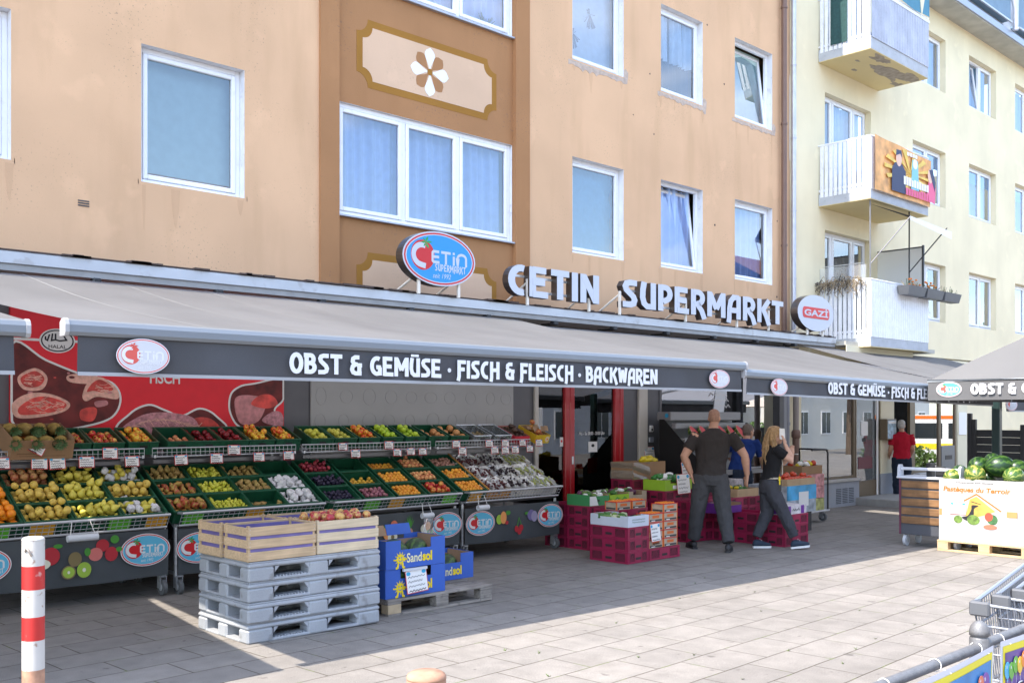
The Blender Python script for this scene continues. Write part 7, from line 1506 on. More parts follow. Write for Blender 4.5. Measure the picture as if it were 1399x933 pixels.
# man in red in the doorway
REDT = cloth('red_tshirt', (.42, .012, .03)); JR = dict(hip=(0, 0, .94), waist=(.0, .0, 1.1), chest=(.0, .0, 1.3), neck=(.0, .01, 1.52), head=(.0, .03, 1.65), shr=(.185, .0, 1.43), shl=(-.185, .0, 1.43), elr=(.225, .0, 1.16), ell=(-.225, .0, 1.16), wrr=(.22, .16, 1.0), wrl=(-.22, .16, 1.0), hpr=(.1, 0, .9), hpl=(-.1, 0, .9), knr=(.1, .02, .49), knl=(-.1, .0, .49), anr=(.1, -.03, .09), anl=(-.11, -.03, .09), look=V((.3, 1, 0)))
rx_ = wx(1232, 9.8)
pr_, H = person('grey haired man in red t-shirt standing in the dark doorway', (rx_, 9.8, gz(rx_)), RZF-.15, JR, SKINM, REDT, JEAN, B=1.05, hem=.9, hair=short(GREYH), sleeve=.75)
shoe(pr_, (.1, 0, 0), (.1, 1), SHD, SHD); shoe(pr_, (-.11, 0, 0), (-.1, 1), SHD, SHD)
# ------------------------------------------------------------------ watermelon bin, drawer cart, square parasol
bX0, bY0 = ground(1283, 751.5); bXr, bYr = ground(1394, 763.5); bw_ = bY0-bYr; gb = gz(bX0)
wood_pallet(bX0-.02, bY0+.02, gb, 'fresh pine pallet under the white watermelon bin', PINEW, PINEW, L=bw_+.06, D=.86, along='y')
BINW = mat('white_bin_cardboard', (.42, .41, .395), .55, var=.03, vs=3); BPR = mat('bin_orange_print', (.40, .14, .006), .6); BPY = mat('bin_sunset_print', (.50, .32, .07), .6, var=.25, vs=6); BROWNC = mat('bin_brown_hole', (.42, .24, .09), .8)
zt = 1.7-(653-566)*math.hypot(1, 0)*(bX0*FW[0]+bY0*FW[1])/1361; z0 = gb+.146
e = thing('watermelon_bin', 'large white cardboard bin with french melon print on pine pallet', 'bin', (0, 0, 0)); x0, x1, y0, y1 = bX0, bX0+.8, bYr, bY0
m = MB(); c = .07; P = [(x0, y0+c), (x0, y1), (x1, y1), (x1, y0), (x0+c, y0)]; Q = [(x0+.012, y0+c), (x0+.012, y1-.012), (x1-.012, y1-.012), (x1-.012, y0+.012), (x0+c, y0+.012)]
for i in range(5):
    j = (i+1) % 5; a, b_, p_, q_ = P[i], P[j], Q[i], Q[j]
    m.add([(*a, z0), (*b_, z0), (*b_, zt), (*a, zt), (*p_, z0), (*q_, z0), (*q_, zt), (*p_, zt)], [(0, 3, 2, 1), (4, 5, 6, 7), (3, 7, 6, 2)], BINW)
part(e, m, 'carton')
FL = face_left(x0, 0, 0); U = lambda px: -WXY(px)
def WXY(px): r_ = (px-699.5)/1361; d = (FW[0]+r_*RT[0], FW[1]+r_*RT[1]); return d[1]*x0/d[0]
def bz(px, py): r_ = (px-699.5)/1361; t = x0/(FW[0]+r_*RT[0]); return 1.7+(566-py)*t/1361
bp = lambda px, py: (U(px), bz(px, py)); m = MB()
a = bp(1289, 667); b_ = bp(1381, 672); font_text(m, 'Pastèques du Terroir', FL @ Tr(a[0], bp(1335, 675)[1], 0), b_[0]-a[0], .085, BPR, .002, bold=.03, shear=.12); a = bp(1306, 658); b_ = bp(1357, 660); font_text(m, 'Cooperative Fath Slimane', FL @ Tr(a[0], a[1]-.018, 0), b_[0]-a[0], .022, INK, .002, bold=.01)
a = bp(1305, 738); b_ = bp(1360, 740); font_text(m, 'Le Jus de la Nature', FL @ Tr(a[0], a[1]-.02, 0), b_[0]-a[0], .035, mat('faint_print', (.66, .65, .62), .6), .002, shear=.3)
roof = [bp(1317, 684), bp(1334, 675), bp(1368, 699)]
m.extr([bp(1325, 682), bp(1334, 678), bp(1360, 699), bp(1345, 704), bp(1318, 710)], BPY, FL, 0, .001); ribbon(m, roof, .016, BPR, FL, 0, .0022)
m.extr(smooth([bp(1314, 706), bp(1322, 704), bp(1327, 696), bp(1328, 690), bp(1337, 691), bp(1331, 695), bp(1330, 704), bp(1322, 711)]), INK, FL, 0, .0026); ribbon(m, [bp(1327, 685), bp(1340, 689)], .008, INK, FL, 0, .003)
for px, py, w_, hh, mm, d in ((1309, 709, .11, .10, MELL, .003), (1330, 710, .16, .13, MELL, .004), (1356, 710, .13, .13, MELD, .0045), (1351, 706, .10, .11, mat('print_melon_red', (.48, .07, .04), .6), .006), (1353, 720, .17, .06, mat('print_melon_pink', (.48, .15, .09), .6), .007)):
    q_ = bp(px, py); m.extr([(q_[0]+p_[0], q_[1]+p_[1]) for p_ in oval(w_, hh, 20)], mm if mm not in (MELL, MELD) else (mat('print_melon_green', (.12, .20, .04), .6, var=.5, vs=25) if mm is MELL else mat('print_melon_dark', (.05, .14, .05), .6, var=.4, vs=20)), FL, 0, d)
for pa, pb_ in (((1283, 694), (1287, 703)), ((1375, 699), (1390, 708))): a = bp(*pa); b_ = bp(*pb_); m.box(a[0]+.004, b_[1], .0, b_[0], a[1], .003, BROWNC, FL)
part(e, m, 'print')
q_ = bp(1309, 694); price_tag(x0-.006, -q_[0], q_[1], .21, .16, 'white price tag stuck on the watermelon bin', .0, sd=80, face='left', lines=3)
r = random.Random(17); zb = zt-.02
for (px, py, rr, k, dx, lab) in ((1302, 652, .115, 2, .16, 'yellowish watermelon at the left edge of the bin'), (1332, 649, .135, 2, .14, 'pale striped watermelon at the front of the bin'), (1311, 646, .11, 0, .36, 'dark watermelon behind the yellowish one'), (1337, 637, .13, 0, .34, 'dark watermelon on top behind the pale one'), (1366, 637, .15, 0, .32, 'largest dark watermelon at the top of the heap'), (1350, 652, .1, 0, .4, 'dark watermelon half sunk in the middle'), (1385, 651, .125, 1, .18, 'green striped watermelon at the right end of the bin'), (1356, 630, .11, 0, .55, 'dark watermelon at the back of the heap'), (1390, 640, .12, 0, .45, 'dark watermelon at the back right corner'), (1324, 648, .09, 0, .5, 'small dark watermelon at the rear')):
    X = x0+dx; r_ = (px-699.5)/1361; d = (FW[0]+r_*RT[0], FW[1]+r_*RT[1]); t = X/d[0]; melon(X, d[1]*t, 1.7+(566-py)*t/1361, rr, k, lab, None, 1.5, r.uniform(-.5, .9)+1.2, r.uniform(0, 3))
for k in range(6): melon(x0+.2+.22*(k % 3), y0+.25+.42*(k//3), zb-.14, .13, k % 2, 'watermelon buried in the heap of the white bin', 'buried melons in the bin', 1.5, k)
# drawer cart
cX = bX0+.13; r_ = lambda px: (lambda q_: cX*(FW[1]+q_*RT[1])/(FW[0]+q_*RT[0]))((px-699.5)/1361)
cy1, cy0 = r_(1229.5), r_(1229.5)-.82; g0 = gz(cX); zc = 1.7-(650-566)*(cX*FW[0]+cy1*FW[1])/1361
ct = thing('drawer_cart', 'white topped rolling drawer cart with brown wooden fronts beside the bin', 'cart', (cX+.25, (cy0+cy1)/2, g0)); CWH = mat('white_cart_paint', (.56, .58, .63), .5, var=.05); CDK = mat('anthracite_cart', (.07, .075, .09), .5); CWD = mat('brown_stained_wood', (.20, .105, .045), .7, var=.3, vs=5, fine=.25, bs=9, grain=(5, .35, 5))
m = MB(); m.box(cX+.012, cy0, g0+.16, cX+.5, cy1, zc-.03, CDK, c=.006); m.build('body', ct); m = MB(); m.box(cX, cy1-.012, g0+.16, cX+.03, cy1+.012, zc-.02, mat('burgundy_edge', (.16, .05, .08), .5, .3)); m.box(cX, cy0-.012, g0+.16, cX+.03, cy0+.012, zc-.02, CWH); m.build('frame', ct)
m = MB(); m.box(cX-.03, cy0-.03, zc-.03, cX+.53, cy1+.04, zc, CWH, c=.008); m.build('top', ct)
zz0, zz1 = g0+.30, zc-.045
for k in range(5): m = MB(); a = zz0+(zz1-zz0)*k/5; m.box(cX-.003, cy0+.02, a+.012, cX+.02, cy1-.02, a+(zz1-zz0)/5-.014, CWD, c=.004); m.build('drawer_front', ct)
m = MB()
for y in (cy1+.01, cy0+.0): m.extr([(0, 0), (.14, 0), (.13, .12), (.10, .16), (.04, .16), (.01, .12)], CWH, frame((cX-.02, y+.02, zc), (1, 0, 0), (0, 0, 1), (0, -1, 0)), 0, .03)
m.box(cX+.02, cy0, zc+.085, cX+.06, cy1, zc+.125, CWH, c=.01); m.build('handle', ct)
for y in (cy1-.06, cy0+.06):
    for x in (cX+.06, cX+.44): m = MB(); m.cyl((x, y-.018, g0+.075), (x, y+.018, g0+.075), .075, mat('pale_wheel', (.5, .52, .55), .5), 16); m.cyl((x, y-.021, g0+.075), (x, y+.021, g0+.075), .04, STEEL, 10); m.box(x-.02, y-.03, g0+.075, x+.02, y-.024, g0+.16, STEEL); m.box(x-.02, y+.024, g0+.075, x+.02, y+.03, g0+.16, STEEL); m.build('caster', ct)
m = MB(); m.box(cX+.1, cy1-.40, zc, cX+.22, cy1-.32, zc+.19, BLACK, c=.01); m.box(cX+.12, cy1-.55, zc, cX+.2, cy1-.44, zc+.14, BLACK, c=.008); m.build('card_reader', None, 'small black device standing on the drawer cart', 'device')
# square parasol
uX, uY = 13.4, 0; r_ = (1268-699.5)/1361; uY = uX*(FW[1]+r_*RT[1])/(FW[0]+r_*RT[0]); dep = uX*FW[0]+uY*FW[1]; zt_ = 1.7+46.5*dep/1361; zv_ = 1.7+19*dep/1361; Wd = 3.0
pu = thing('parasol', 'large square grey parasol with lettered valance above the watermelon bin', 'parasol', (uX+Wd/2, uY-Wd/2, gz(uX))); cxu, cyu = uX+Wd/2, uY-Wd/2; ap = zt_+.95
PFAB = mat('grey_parasol_fabric', (.125, .124, .124), .85, var=.05, vs=1.5); PVAL = mat('grey_parasol_valance', (.115, .115, .118), .85, var=.06, vs=2)
C4 = [(uX, uY), (uX, uY-Wd), (uX+Wd, uY-Wd), (uX+Wd, uY)]
m = MB()
for i in range(4):
    a, b_ = C4[i], C4[(i+1) % 4]
    m.sheet(lambda u, v: ((a[0]+(b_[0]-a[0])*u)*(1-v)+cxu*v, (a[1]+(b_[1]-a[1])*u)*(1-v)+cyu*v, zt_+(ap-zt_)*v-.05*math.sin(pi*u)*(1-v)*math.sin(pi*min(1, v*1.3))), 12, 10, PFAB)
m.build('canopy', pu); m = MB()
for i in range(4):
    a, b_ = C4[i], C4[(i+1) % 4]; m.sheet(lambda u, v: (a[0]+(b_[0]-a[0])*u-(.01*math.sin(17*u)*(1-v) if i in (0, 2) else 0), a[1]+(b_[1]-a[1])*u-(.01*math.sin(15*u)*(1-v) if i in (1, 3) else 0), zv_+(zt_-.03-zv_)*v), 30, 3, PVAL)
va = m.build('valance', pu); m = MB(); m.tube([(*p_, zt_-.01) for p_ in C4], .02, mat('parasol_edge_bar', (.42, .46, .5), .4, .4), 6, closed=True); m.build('edge_bar', pu)
FLu = face_left(uX-.014, 0, zv_); hv = zt_-zv_; uy = lambda px: -(lambda q_: uX*(FW[1]+q_*RT[1])/(FW[0]+q_*RT[0]))((px-699.5)/1361)
m = MB(); logo(m, FLu @ Tr(uy(1297), hv*.53, 0), uy(1315)-uy(1280), hv*.75, LOGOBT, LOGOR, LOGOR, FADED, LOGOGR); m.build('logo', va)
m = MB(); wl = (uy(1399)-uy(1327))/6.2*21; display_text(m, 'OBST & GEMÜSE', FLu @ Tr(uy(1327), hv*.28, 0), (uy(1378)-uy(1327))/4.0*13.6*.80, hv*.5, LETW, .003, sw=.24); m.build('lettering', va)
m = MB(); m.cyl((cxu, cyu, gz(cxu)), (cxu, cyu, ap), .035, DARKFRAME, 12); m.box(cxu-.4, cyu-.4, gz(cxu), cxu+.4, cyu+.4, gz(cxu)+.06, DARKFRAME, c=.01); m.build('pole', pu); m = MB()
for p_ in C4: m.cyl((cxu, cyu, ap-.05), (*p_, zt_-.01), .012, DARKFRAME, 6)
m.build('rib', pu)
m = MB(); r_ = (1362-699.5)/1361; t = 15.6; px_, py_ = (FW[0]+r_*RT[0])*t, (FW[1]+r_*RT[1])*t; m.box(px_-.06, py_-.06, gz(px_)-.05, px_+.06, py_+.06, 2.15, mat('dark_green_post', (.02, .045, .045), .35), c=.012); m.build('support_post', None, 'dark green square post behind the watermelon bin', 'post')

# ------------------------------------------------------------------ foreground: bollards, railing with banners, shopping carts
def bollard(x, y, hh, d, label_, bands, cut=None):
    e = thing('bollard', label_, 'bollard', (x, y, gz(x))); RW = mat('chipped_white_paint', (.52, .50, .47), .5, var=.05, dirt=.9, vs=7, dcol=(.22, .10, .05)); RR = mat('chipped_red_paint', (.46, .022, .02), .45, var=.06, dirt=.5, vs=5, dcol=(.7, .68, .62)); RU = mat('rusty_base', (.36, .20, .13), .85, var=.4, vs=14)
    z = 0; m = MB(); r0 = d/2
    for k, (z0, z1, mm) in enumerate(bands): m.lathe([(r0, z0), (r0, z1)], {'w': RW, 'r': RR, 'u': RU}[mm], Tr(x, y, gz(x)), 28, cap=False)
    m.build('post', e); m = MB(); m.lathe([(r0, 0), (r0+.001, .004), (r0-.002, .012), (r0-.012, .018), (.001, .02)], RW if cut else RU, Tr(x, y, gz(x)+bands[-1][1]), 28); m.build('cap', e)
    if cut: m = MB(); T = Tr(x, y, gz(x)+bands[-1][1]-.05); a = YAW+pi; m.tube([(r0*1.02*math.cos(a-.3), r0*1.02*math.sin(a-.3), 0), (r0*1.12*math.cos(a-.1), r0*1.12*math.sin(a-.1), .02), (r0*1.12*math.cos(a+.15), r0*1.12*math.sin(a+.15), .0), (r0*1.02*math.cos(a+.3), r0*1.02*math.sin(a+.3), -.02)], .006, mat('worn_metal', (.35, .3, .26), .5, .5), 6, T=T); m.build('lock_bracket', e)
def pt(px, z): r_ = (px-699.5)/1361; return (FW[0]+r_*RT[0])*z, (FW[1]+r_*RT[1])*z
z = 4.95; x, y = pt(45.5, z); H_ = 1.7-(733-566)*z/1361; k = lambda py: 1.7-(py-566)*z/1361
bollard(x, y, H_, 29*z/1361, 'red and white banded steel bollard in the left foreground', [(-.05, k(913), 'u'), (k(913), k(873), 'w'), (k(873), k(841), 'r'), (k(841), k(804), 'w'), (k(804), k(772), 'r'), (k(772), H_-.018, 'w')], True)
z = 2.55; x, y = pt(582.5, z); H_ = 1.7-(917-566)*z/1361
bollard(x, y, H_, 54*z/1361, 'rusty white bollard top at the bottom edge of the picture', [(-.05, .4, 'w'), (.4, H_-.018, 'u')])
rl = thing('railing', 'galvanised tube railing with dome topped post in the right foreground', 'railing', (*pt(1338, 3.9), 0)); GALV = mat('galvanised_tube', (.155, .155, .16), .55, .3, var=.14, vs=25, fine=.1, bs=160, bump=.15)
px_, py_ = pt(1338, 3.9); m = MB(); R_ = .037
m.lathe([(R_, 0), (R_, .855), (R_*.96, .858), (R_*.88, .859), (R_*.88, .867), (R_*1.02, .868), (R_*1.0, .885), (R_*.8, .907), (R_*.45, .92), (.001, .925)], GALV, Tr(px_, py_, -.03), 24); m.build('post', rl)
hz = .79
for x in (px_-2.0, px_+2.0, px_+4): m = MB(); m.cyl((x, py_, -.03), (x, py_, .85), R_, GALV, 16); m.build('post', rl)
m = MB(); m.tube([(px_-4, py_+.02, hz), (px_-.03, py_, hz)], .02, GALV, 14); m.tube([(px_+.03, py_, hz), (px_+.08, py_, hz+.005), (px_+5, py_-.02, hz+.01)], .02, GALV, 14); m.build('rail', rl)
BBL = mat('banner_print_blue', (.01, .20, .50), .35, var=.25, vs=5); BYE = mat('banner_print_yellow', (.72, .62, .02), .4); BWH = mat('banner_white_hem', (.62, .62, .68), .5); BVI = mat('banner_print_violet', (.10, .05, .24), .35, var=.2, vs=5)
BAL = [mat('balloon_'+n_, c_, .3) for n_, c_ in (('green', (.10, .36, .04)), ('yellow', (.75, .48, .03)), ('orange', (.72, .22, .02)), ('red', (.60, .03, .02)), ('violet', (.14, .04, .30)), ('cyan', (.03, .35, .60)), ('salmon', (.62, .15, .07)))]
EX = []
def fence_banner(x0, x1, zt0, zt1, base, label_, balls, extra=None):
    e = thing('banner', label_, 'banner', ((x0+x1)/2, py_-.06, .1)); yy = lambda u, v: py_-.042-.02*math.sin(u*5.0)*(1-v)-.015*math.sin(pi*u); zz = lambda u: zt0+(zt1-zt0)*u-.012*math.sin(pi*u)
    def sheet(m, u0, u1, d0, d1, mm, off): m.sheet(lambda u, v: (x0+(x1-x0)*(u0+(u1-u0)*u), yy(u0+(u1-u0)*u, 1-d1-(d0-d1)*v)-off, zz(u0+(u1-u0)*u)-d1-(d0-d1)*v), 30, 4, mm)
    m = MB(); sheet(m, 0, 1, 0, .62, BWH, 0); sheet(m, .012, .988, .022, .6, BYE, .0015); sheet(m, .022, .978, .05, .58, base, .003); o = m.build('cloth', e)
    m = MB()
    for k, (u, d, w_, mm) in enumerate(balls):
        X = x0+(x1-x0)*u; Z = zz(u)-d; Y = yy(u, .8)-.005-.0005*k; hh = w_*1.25
        T = face_front(X, Y, Z); m.extr([(p_[0], p_[1]) for p_ in oval(w_, hh, 20)], mm, T, 0, .001); m.extr([(-.006, -hh*.5-.008), (.006, -hh*.5-.008), (0, -hh*.48)], mm, T, 0, .001); m.extr([(-w_*.15+p_[0], hh*.2+p_[1]) for p_ in oval(w_*.16, hh*.2, 8)], BWH, T, 0, .0014); ribbon(m, [(0, -hh*.5), (.004, -hh*.9), (-.004, -hh*1.3)], .0015, BWH, T, 0, .0007)
    m.build('balloon_print', e)
    if extra: EX[:] = [e]; m = extra(MB(), lambda u, d, off=.01: face_front(x0+(x1-x0)*u, yy(u, .8)-off, zz(u)-d)); m.build('icon_print', e)
    for u in (.05, .35, .66, .95): m = MB(); X = x0+(x1-x0)*u; m.tube([(X+.02*math.sin(a)*0, py_+.024*math.sin(a)*1.0, hz+.024*math.cos(a)) for a in [2*pi*i/12 for i in range(12)]], .0018, PAPER, 5, closed=True); m.cyl((X, py_-.03, hz-.01), (X+.004, yy(u, 1)-.004, zz(u)-.02), .0018, PAPER, 5); m.build('cable_tie', e)
    return e
bl = []; r = random.Random(3)
for cu, cd, ks in ((.30, .16, (0, 1, 2, 3, 4)), (.56, .155, (0, 1, 2, 3, 3, 4)), (.84, .13, (0, 1, 2, 6, 4))):
    for j, kk in enumerate(ks): bl.append((cu+(j-2)*.038, cd+.012*((j*7) % 3)-.01*j*.5, .05+.008*((j*5) % 3), BAL[kk]))
fence_banner(px_-1.25, px_+.03, .800, .800, BBL, 'blue party banner with balloon print tied to the railing', bl)
bl2 = [(.03+.022*j, .12+.012*(j % 2)-.012*j*.5, .055, BAL[kk]) for j, kk in enumerate((5, 0, 0, 1, 2, 3))]+[(.3+.03*j, .1, .055, BAL[j % 6]) for j in range(6)]
def sole_txt(m, at):
    T = at(.07, .33); PK = mat('banner_pink', (.72, .05, .25), .4)
    for d, mm, sw in ((.001, PAPER, .34), (.003, INK, .28), (.005, PK, .19)): display_text(m, 'SO', T @ Tr(0, 0, d), .15, .14, mm, .001, sw=sw)
    m.build('lettering', EX[0]); m = MB(); Tf = at(.02, .235); m.box(-.02, -.03, 0, .025, .03, .001, BAL[5], Tf); font_text(m, 'f', Tf @ Tr(-.006, -.02, 0), .018, .042, PAPER, .002, bold=.03); return m
fence_banner(px_+.10, px_+1.9, .802, .804, BVI, 'violet party banner with pink lettering tied right of the post', bl2, sole_txt)
# shopping carts
CG = mat('grey_cart_plastic', (.10, .105, .115), .55, var=.05); CHR = mat('chromed_cart_wire', (.36, .38, .42), .35, .6)
sc = thing('shopping_cart', 'empty wire shopping cart with grey corners, frontmost of the nested row', 'shopping cart', (0, 0, 0), 'nested shopping carts')
L_, Wf, Wb, zf, zr = .95, .40, .54, .82, .92; zb0, zb1 = .45, .38
def cp(u, v, w): # u along, v across -1..1, w 0 bottom..1 rim
    ww = (Wf+(Wb-Wf)*u)/2*(.82+.18*w); return ((u*L_)-(1-w)*(-.10 if u < .01 else 0)*1.0, v*ww, (zb0+(zb1-zb0)*u)*(1-w)+(zf+(zr-zf)*u)*w)
m = MB(); m.tube([cp(0, -1, 1), cp(1, -1, 1), cp(1, 1, 1), cp(0, 1, 1)], .011, CHR, 8, closed=True, smooth=False); m.tube([cp(0, -1, .72), cp(1, -1, .72)], .006, CHR, 6); m.tube([cp(0, 1, .72), cp(1, 1, .72)], .006, CHR, 6); m.tube([cp(0, -1, .72), cp(0, 1, .72)], .006, CHR, 6); m.tube([cp(0, -1, .35), cp(1, -1, .35)], .005, CHR, 6); m.tube([cp(0, 1, .35), cp(1, 1, .35)], .005, CHR, 6); m.tube([cp(0, -1, .35), cp(0, 1, .35)], .005, CHR, 6)
m.tube([cp(0, -1, 0), cp(1, -1, 0), cp(1, 1, 0), cp(0, 1, 0)], .008, CHR, 6, closed=True, smooth=False)
for k in range(30):
    u = k/29
    for v in (-1, 1): m.tube([cp(u, v, 0), cp(u, v, 1)], .003, CHR, 5)
    if k % 2 == 0: m.tube([cp(u, -1, 0), cp(u, 1, 0)], .003, CHR, 5)
for k in range(14): v = -1+2*k/13; m.tube([cp(0, v, 0), cp(0, v, 1)], .003, CHR, 5); m.tube([cp(0, v, 0), cp(1, v, 0)], .003, CHR, 5)
part(sc, m, 'basket'); m = MB()
for v in (-1, 1): p0 = V(cp(0, v, 1)); m.box(p0.x-.014, p0.y-.014, p0.z-.055, p0.x+.08, p0.y+.014, p0.z+.014, CG, None, .008); m.box(p0.x-.015, p0.y-.08*(v > 0)-.0142*(v < 0), p0.z-.055, p0.x+.013, p0.y+.08*(v < 0)+.0142*(v > 0), p0.z+.0135, CG, None, .008); part(sc, m, 'corner_guard'); m = MB()
m = MB()
for v in (-1, 1): m.tube([(.1, v*.2, .12), (.35, v*.2, .14), (.85, v*.24, .38), (1.0, v*.26, 1.0)], .013, CHR, 8); m.tube([(.35, v*.2, .14), (.95, v*.24, .14)], .012, CHR, 8)
part(sc, m, 'chassis'); m = MB(); m.cyl((1.0, -.27, 1.02), (1.0, .27, 1.02), .018, CG, 10); part(sc, m, 'handle')
for x in (.12, .9):
    for v in (-1, 1): m = MB(); m.cyl((x, v*.2-.012, .06), (x, v*.2+.012, .06), .06, RUB, 14); m.box(x-.015, v*.2-.02, .06, x+.015, v*.2-.014, .14, STEEL); m.box(x-.015, v*.2+.014, .06, x+.015, v*.2+.02, .14, STEEL); part(sc, m, 'wheel')
sX, sY = pt(1329, 4.72); g0 = gz(sX); zrim = 1.7-(812-566)*4.72/1361-g0
sc.location = (sX, sY-.2, g0+(zrim-.80)); 
sc.location.z = g0+max(0, zrim-.80)*0+ (0 if abs(zrim-.8) < .2 else 0)
for k, w_ in enumerate(('second shopping cart nested in the row', 'third shopping cart nested in the row')): copy_tree(sc, None, (sX+.26*(k+1), sY-.2, gz(sX+.26*(k+1))), 0, w_)

# weeds in the joints
m = MB(); r = random.Random(23); WEED = mat('joint_weed', (.10, .16, .03), .8)
for k in range(34):
    X, Y = r.uniform(2.5, 9), r.uniform(2.2, 6.4)
    for j in range(9): a = r.uniform(0, 6.28); L = r.uniform(.008, .03); m.add([(X+.02*r.random(), Y+.006*r.random(), gz(X)), (X+.006+L*math.cos(a), Y+L*math.sin(a), gz(X)+L*.8), (X+.012, Y+.004, gz(X))], [(0, 1, 2)], WEED)
m.build('weeds', None, 'small green weeds growing in the paving joints', 'weeds', kind='stuff')
# ------------------------------------------------------------------ across the street: what the shop windows mirror
def leafmat(nm, c): return mat(nm, c, .6, rnd=.0, var=.35, vs=1.2)
LG_ = leafmat('hedge_leaf', (.075, .13, .025)); LG2 = leafmat('tree_leaf', (.06, .12, .025)); TRK = mat('tree_bark', (.12, .085, .06), .9, var=.3, vs=8)
def leaves(m, c, rx, ry, rz_, n, size, mm, seed):
    r = random.Random(seed)
    for k in range(n):
        while True:
            p_ = V((r.uniform(-1, 1), r.uniform(-1, 1), r.uniform(-1, 1)))
            if .35 < p_.length < 1 and noise.noise(p_*2.2+V((seed, 0, 0))) > -.22: break
        q_ = V((c[0]+p_.x*rx, c[1]+p_.y*ry, c[2]+p_.z*rz_)); a = V((r.gauss(0, 1), r.gauss(0, 1), r.gauss(0, 1))).normalized(); b_ = a.cross(V((r.gauss(0, 1), r.gauss(0, 1), r.gauss(0, 1)))).normalized(); s_ = size*r.uniform(.6, 1.3)
        m.add([q_+a*s_, q_+b_*s_*.6, q_-a*s_, q_-b_*s_*.6], [(0, 1, 2, 3)], mm)
def hedge(x0, y0, x1, y1, hh, label_, seed):
    m = MB(); r = random.Random(seed); d = V((x1-x0, y1-y0, 0)); L = d.length; n = int(L/1.2)+1
    for k in range(n): c = (x0+d.x*(k+.5)/n, y0+d.y*(k+.5)/n, gz(x0)+hh*.5); leaves(m, c, .8, .6, hh*.55, 420, .085, LG_, seed+k)
    m.build('hedge', None, label_, 'hedge')
def tree(x, y, hh, R, label_, seed):
    e = thing('broadleaf_tree', label_, 'tree', (x, y, gz(x)), 'trees across the street'); m = MB(); m.tube([(x, y, gz(x)-.1), (x+.1, y, hh*.35), (x, y+.1, hh*.75)], [.2, .15, .06], TRK, 10)
    for a in range(5): m.tube([(x+.05, y, hh*.4), (x+R*.5*math.cos(a*1.3), y+R*.5*math.sin(a*1.3), hh*.7)], [.08, .03], TRK, 6)
    m.build('trunk', e); m = MB(); r = random.Random(seed)
    for k in range(7): leaves(m, (x+r.uniform(-.5, .5)*R, y+r.uniform(-.5, .5)*R, hh*.68+r.uniform(-.25, .25)*R), R*.6, R*.6, R*.5, 420, .16, LG2, seed*11+k)
    m.build('crown', e)
def far_house(x0, x1, y, hh, col, label_, nwin, floors):
    e = thing('town_house', label_, 'building', ((x0+x1)/2, y-5, gz(x0))); HM = mat('house_render_%d' % int(x0), col, .85, var=.05); m = MB(); m.box(x0, y-10, -1.2, x1, y, hh, HM); m.build('wall', e)
    m = MB(); m.add([(x0-.3, y+.4, hh), (x1+.3, y+.4, hh), (x1+.3, y-5, hh+3), (x0-.3, y-5, hh+3), (x0-.3, y-10.4, hh), (x1+.3, y-10.4, hh)], [(0, 1, 2, 3), (3, 2, 5, 4)], mat('roof_tiles', (.22, .09, .06), .8)); m.build('roof', e)
    for f in range(floors):
        for k in range(nwin):
            a = x0+(x1-x0)*(k+.28)/nwin; b_ = a+(x1-x0)/nwin*.42; z = .7+f*2.9-.3; m = MB(); m.box(a, y-.05, z, b_, y+.05, z+1.5, WHITE, c=.01); o = m.build('window', e); p_ = MB(); mid = (a+b_)/2; p_.box(a+.07, y+.045, z+.07, mid-.03, y+.055, z+1.43, mat('far_pane', (.05, .07, .08), .1)); p_.box(mid+.03, y+.045, z+.07, b_-.07, y+.055, z+1.43, MATS['far_pane']); p_.build('pane', o)
far_house(36, 54, -15, 8.6, (.60, .62, .66), 'pale grey town house across the street, mirrored in the shop window', 6, 3)
far_house(56, 76, -13, 9.5, (.66, .64, .58), 'cream town house farther along the opposite side', 7, 3)
far_house(10, 33, -24, 11, (.62, .56, .48), 'beige town house opposite the fruit stands', 8, 4)
far_house(-22, 8, -26, 12, (.55, .50, .44), 'brown grey town house behind the photographer', 9, 4)
hedge(29.0, .2, 40, -4.2, 1.6, 'long clipped hedge beside the street', 5); hedge(31.5, 6.3, 35.5, 2.6, .95, 'low hedge in front of the ambulance', 31)
tree(41, -9.5, 6.5, 2.4, 'leafy street tree before the pale grey house', 3); tree(52, -7, 8, 3, 'tall leafy street tree before the cream house', 4); tree(63, -3, 8, 3, 'leafy street tree at the far end', 6); tree(24, -16, 9, 3.2, 'leafy street tree before the beige house', 8); tree(2, -19, 9, 3.4, 'leafy street tree behind the photographer', 9)
# beige market parasol with red cloth
pp = thing('parasol', 'beige market parasol across the street seen in the window', 'parasol', (29, 1.1, gz(29))); m = MB(); cx_, cy_ = 28.6, .9
for i in range(6):
    a = pi*i/3; b_ = a+pi/3; m.add([(cx_, cy_, 2.75), (cx_+2.2*math.cos(a), cy_+2.2*math.sin(a), 1.95), (cx_+2.2*math.cos(b_), cy_+2.2*math.sin(b_), 1.95)], [(0, 1, 2)], mat('beige_parasol', (.55, .46, .38), .8))
m.build('canopy', pp); m = MB(); m.cyl((cx_, cy_, gz(29)), (cx_, cy_, 2.8), .03, ALU, 8); m.build('pole', pp)
m = MB(); m.box(27.6, .0, gz(28), 29.2, .6, gz(28)+.85, mat('red_table_cloth', (.55, .05, .06), .7), c=.03); m.build('market_table', None, 'market table under red cloth below the beige parasol', 'table')
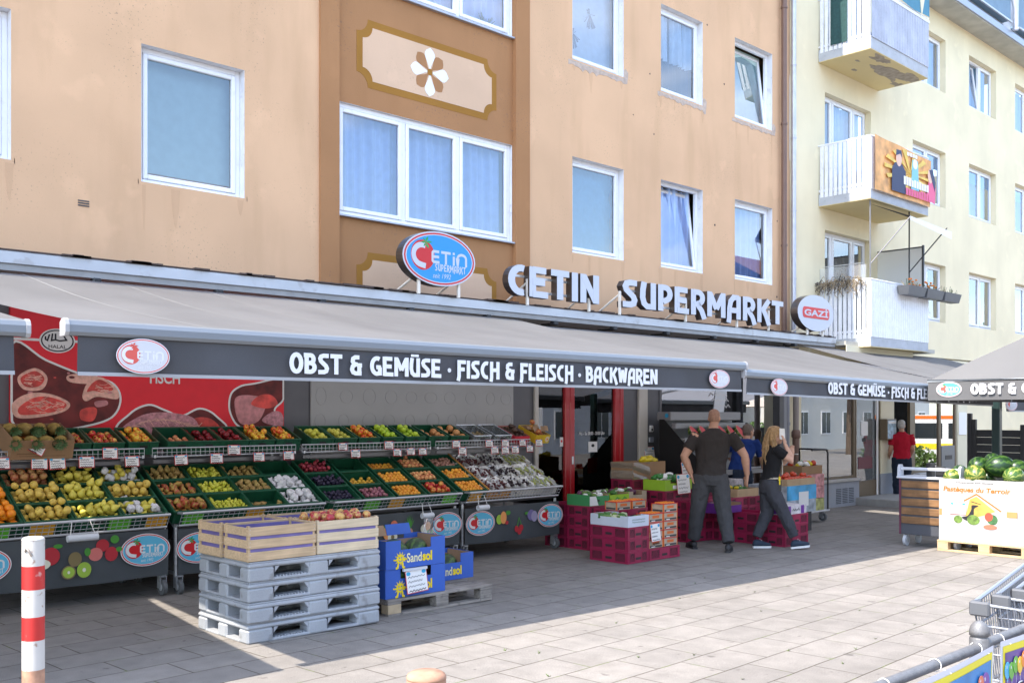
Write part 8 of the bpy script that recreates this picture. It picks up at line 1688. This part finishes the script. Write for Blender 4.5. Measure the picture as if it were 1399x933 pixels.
# ambulance and the seated man, both mirrored beside the doorway
vx, vy = 36.6, 4.9; va_ = thing('ambulance', 'white ambulance with orange and yellow bands beyond the low hedge', 'ambulance', (0, 0, 0)); VW = mat('ambulance_white', (.75, .75, .75), .25, coat=.5); VO = mat('ambulance_orange', (.75, .16, .02), .4); VY = mat('ambulance_yellow', (.78, .60, .02), .4)
m = MB(); prof = [(-2.5, .35), (2.5, .35), (2.5, .9), (1.9, 1.15), (1.35, 1.95), (1.1, 2.05), (-2.4, 2.05), (-2.5, 1.9)]
m.extr(prof, VW, frame((0, .95, 0), (1, 0, 0), (0, 0, 1), (0, -1, 0)), 0, 1.9); part(va_, m, 'body'); m = MB()
for s_ in (-1, 1): m.box(-2.48, s_*.951-.006, 1.9, 1.3, s_*.951+.006, 2.02, VO); m.box(-2.48, s_*.951-.006, .82, 2.3, s_*.951+.006, 1.02, VY)
part(va_, m, 'stripe'); m = MB(); DG = mat('dark_car_glass', (.02, .025, .03), .08)
for s_ in (-1, 1): m.box(-2.2, s_*.951-.004, 1.2, -.2, s_*.951+.004, 1.75, DG); m.box(0, s_*.951-.004, 1.2, 1.3, s_*.951+.004, 1.75, DG)
part(va_, m, 'window'); m = MB()
for x in (-1.6, 1.6):
    for s_ in (-1, 1): m = MB(); m.cyl((x, s_*.75, .33), (x, s_*.95, .33), .33, RUB, 18); m.cyl((x, s_*.955, .33), (x, s_*.945, .33), .18, ALU, 12); part(va_, m, 'wheel')
m = MB(); m.box(.6, -.6, 2.05, .9, .6, 2.17, BLUEINK, None, .03); part(va_, m, 'light_bar'); va_.location = (vx, vy, gz(vx)); va_.rotation_euler.z = math.radians(64)
JS = dict(hip=(0, -.05, .52), waist=(0, -.06, .70), chest=(0, -.03, .9), neck=(0, .0, 1.1), head=(0, .04, 1.23), shr=(.2, -.02, 1.03), shl=(-.2, -.02, 1.03), elr=(.28, .1, .8), ell=(-.26, .08, .78), wrr=(.2, .28, 1.0), wrl=(-.15, .32, .72), hpr=(.1, -.02, .5), hpl=(-.1, -.02, .5), knr=(.14, .42, .5), knl=(-.14, .42, .5), anr=(.14, .42, .09), anl=(-.14, .42, .09))
GRT = cloth('dark_grey_tshirt', (.05, .05, .06)); sm = (31.6, 4.9)
ps, H = person('man in dark grey t-shirt seated on the white legged chair', (*sm, gz(31.6)), math.radians(-100), JS, SKINM, GRT, JEAN, hair=short(GRYH), hem=.5); shoe(ps, (.14, .45, 0), (0, 1), SHD, SHD); shoe(ps, (-.14, .45, 0), (0, 1), SHD, SHD)
ch = thing('cafe_chair', 'dark cafe chair with white legs under the seated man', 'chair', (0, 0, 0)); m = MB(); m.box(-.22, -.22, .40, .22, .24, .43, BLACK); part(ch, m, 'seat'); m = MB(); m.box(-.22, -.25, .5, .22, -.215, .88, BLACK, None, .01); part(ch, m, 'backrest')
for a in (-1, 1):
    for b_ in (-1, 1): m = MB(); m.cyl((a*.2, b_*.2, 0), (a*.2, b_*.2, .4), .014, PAPER, 6); part(ch, m, 'leg')
ch.location = (*sm, gz(31.6)); ch.rotation_euler.z = math.radians(-100)
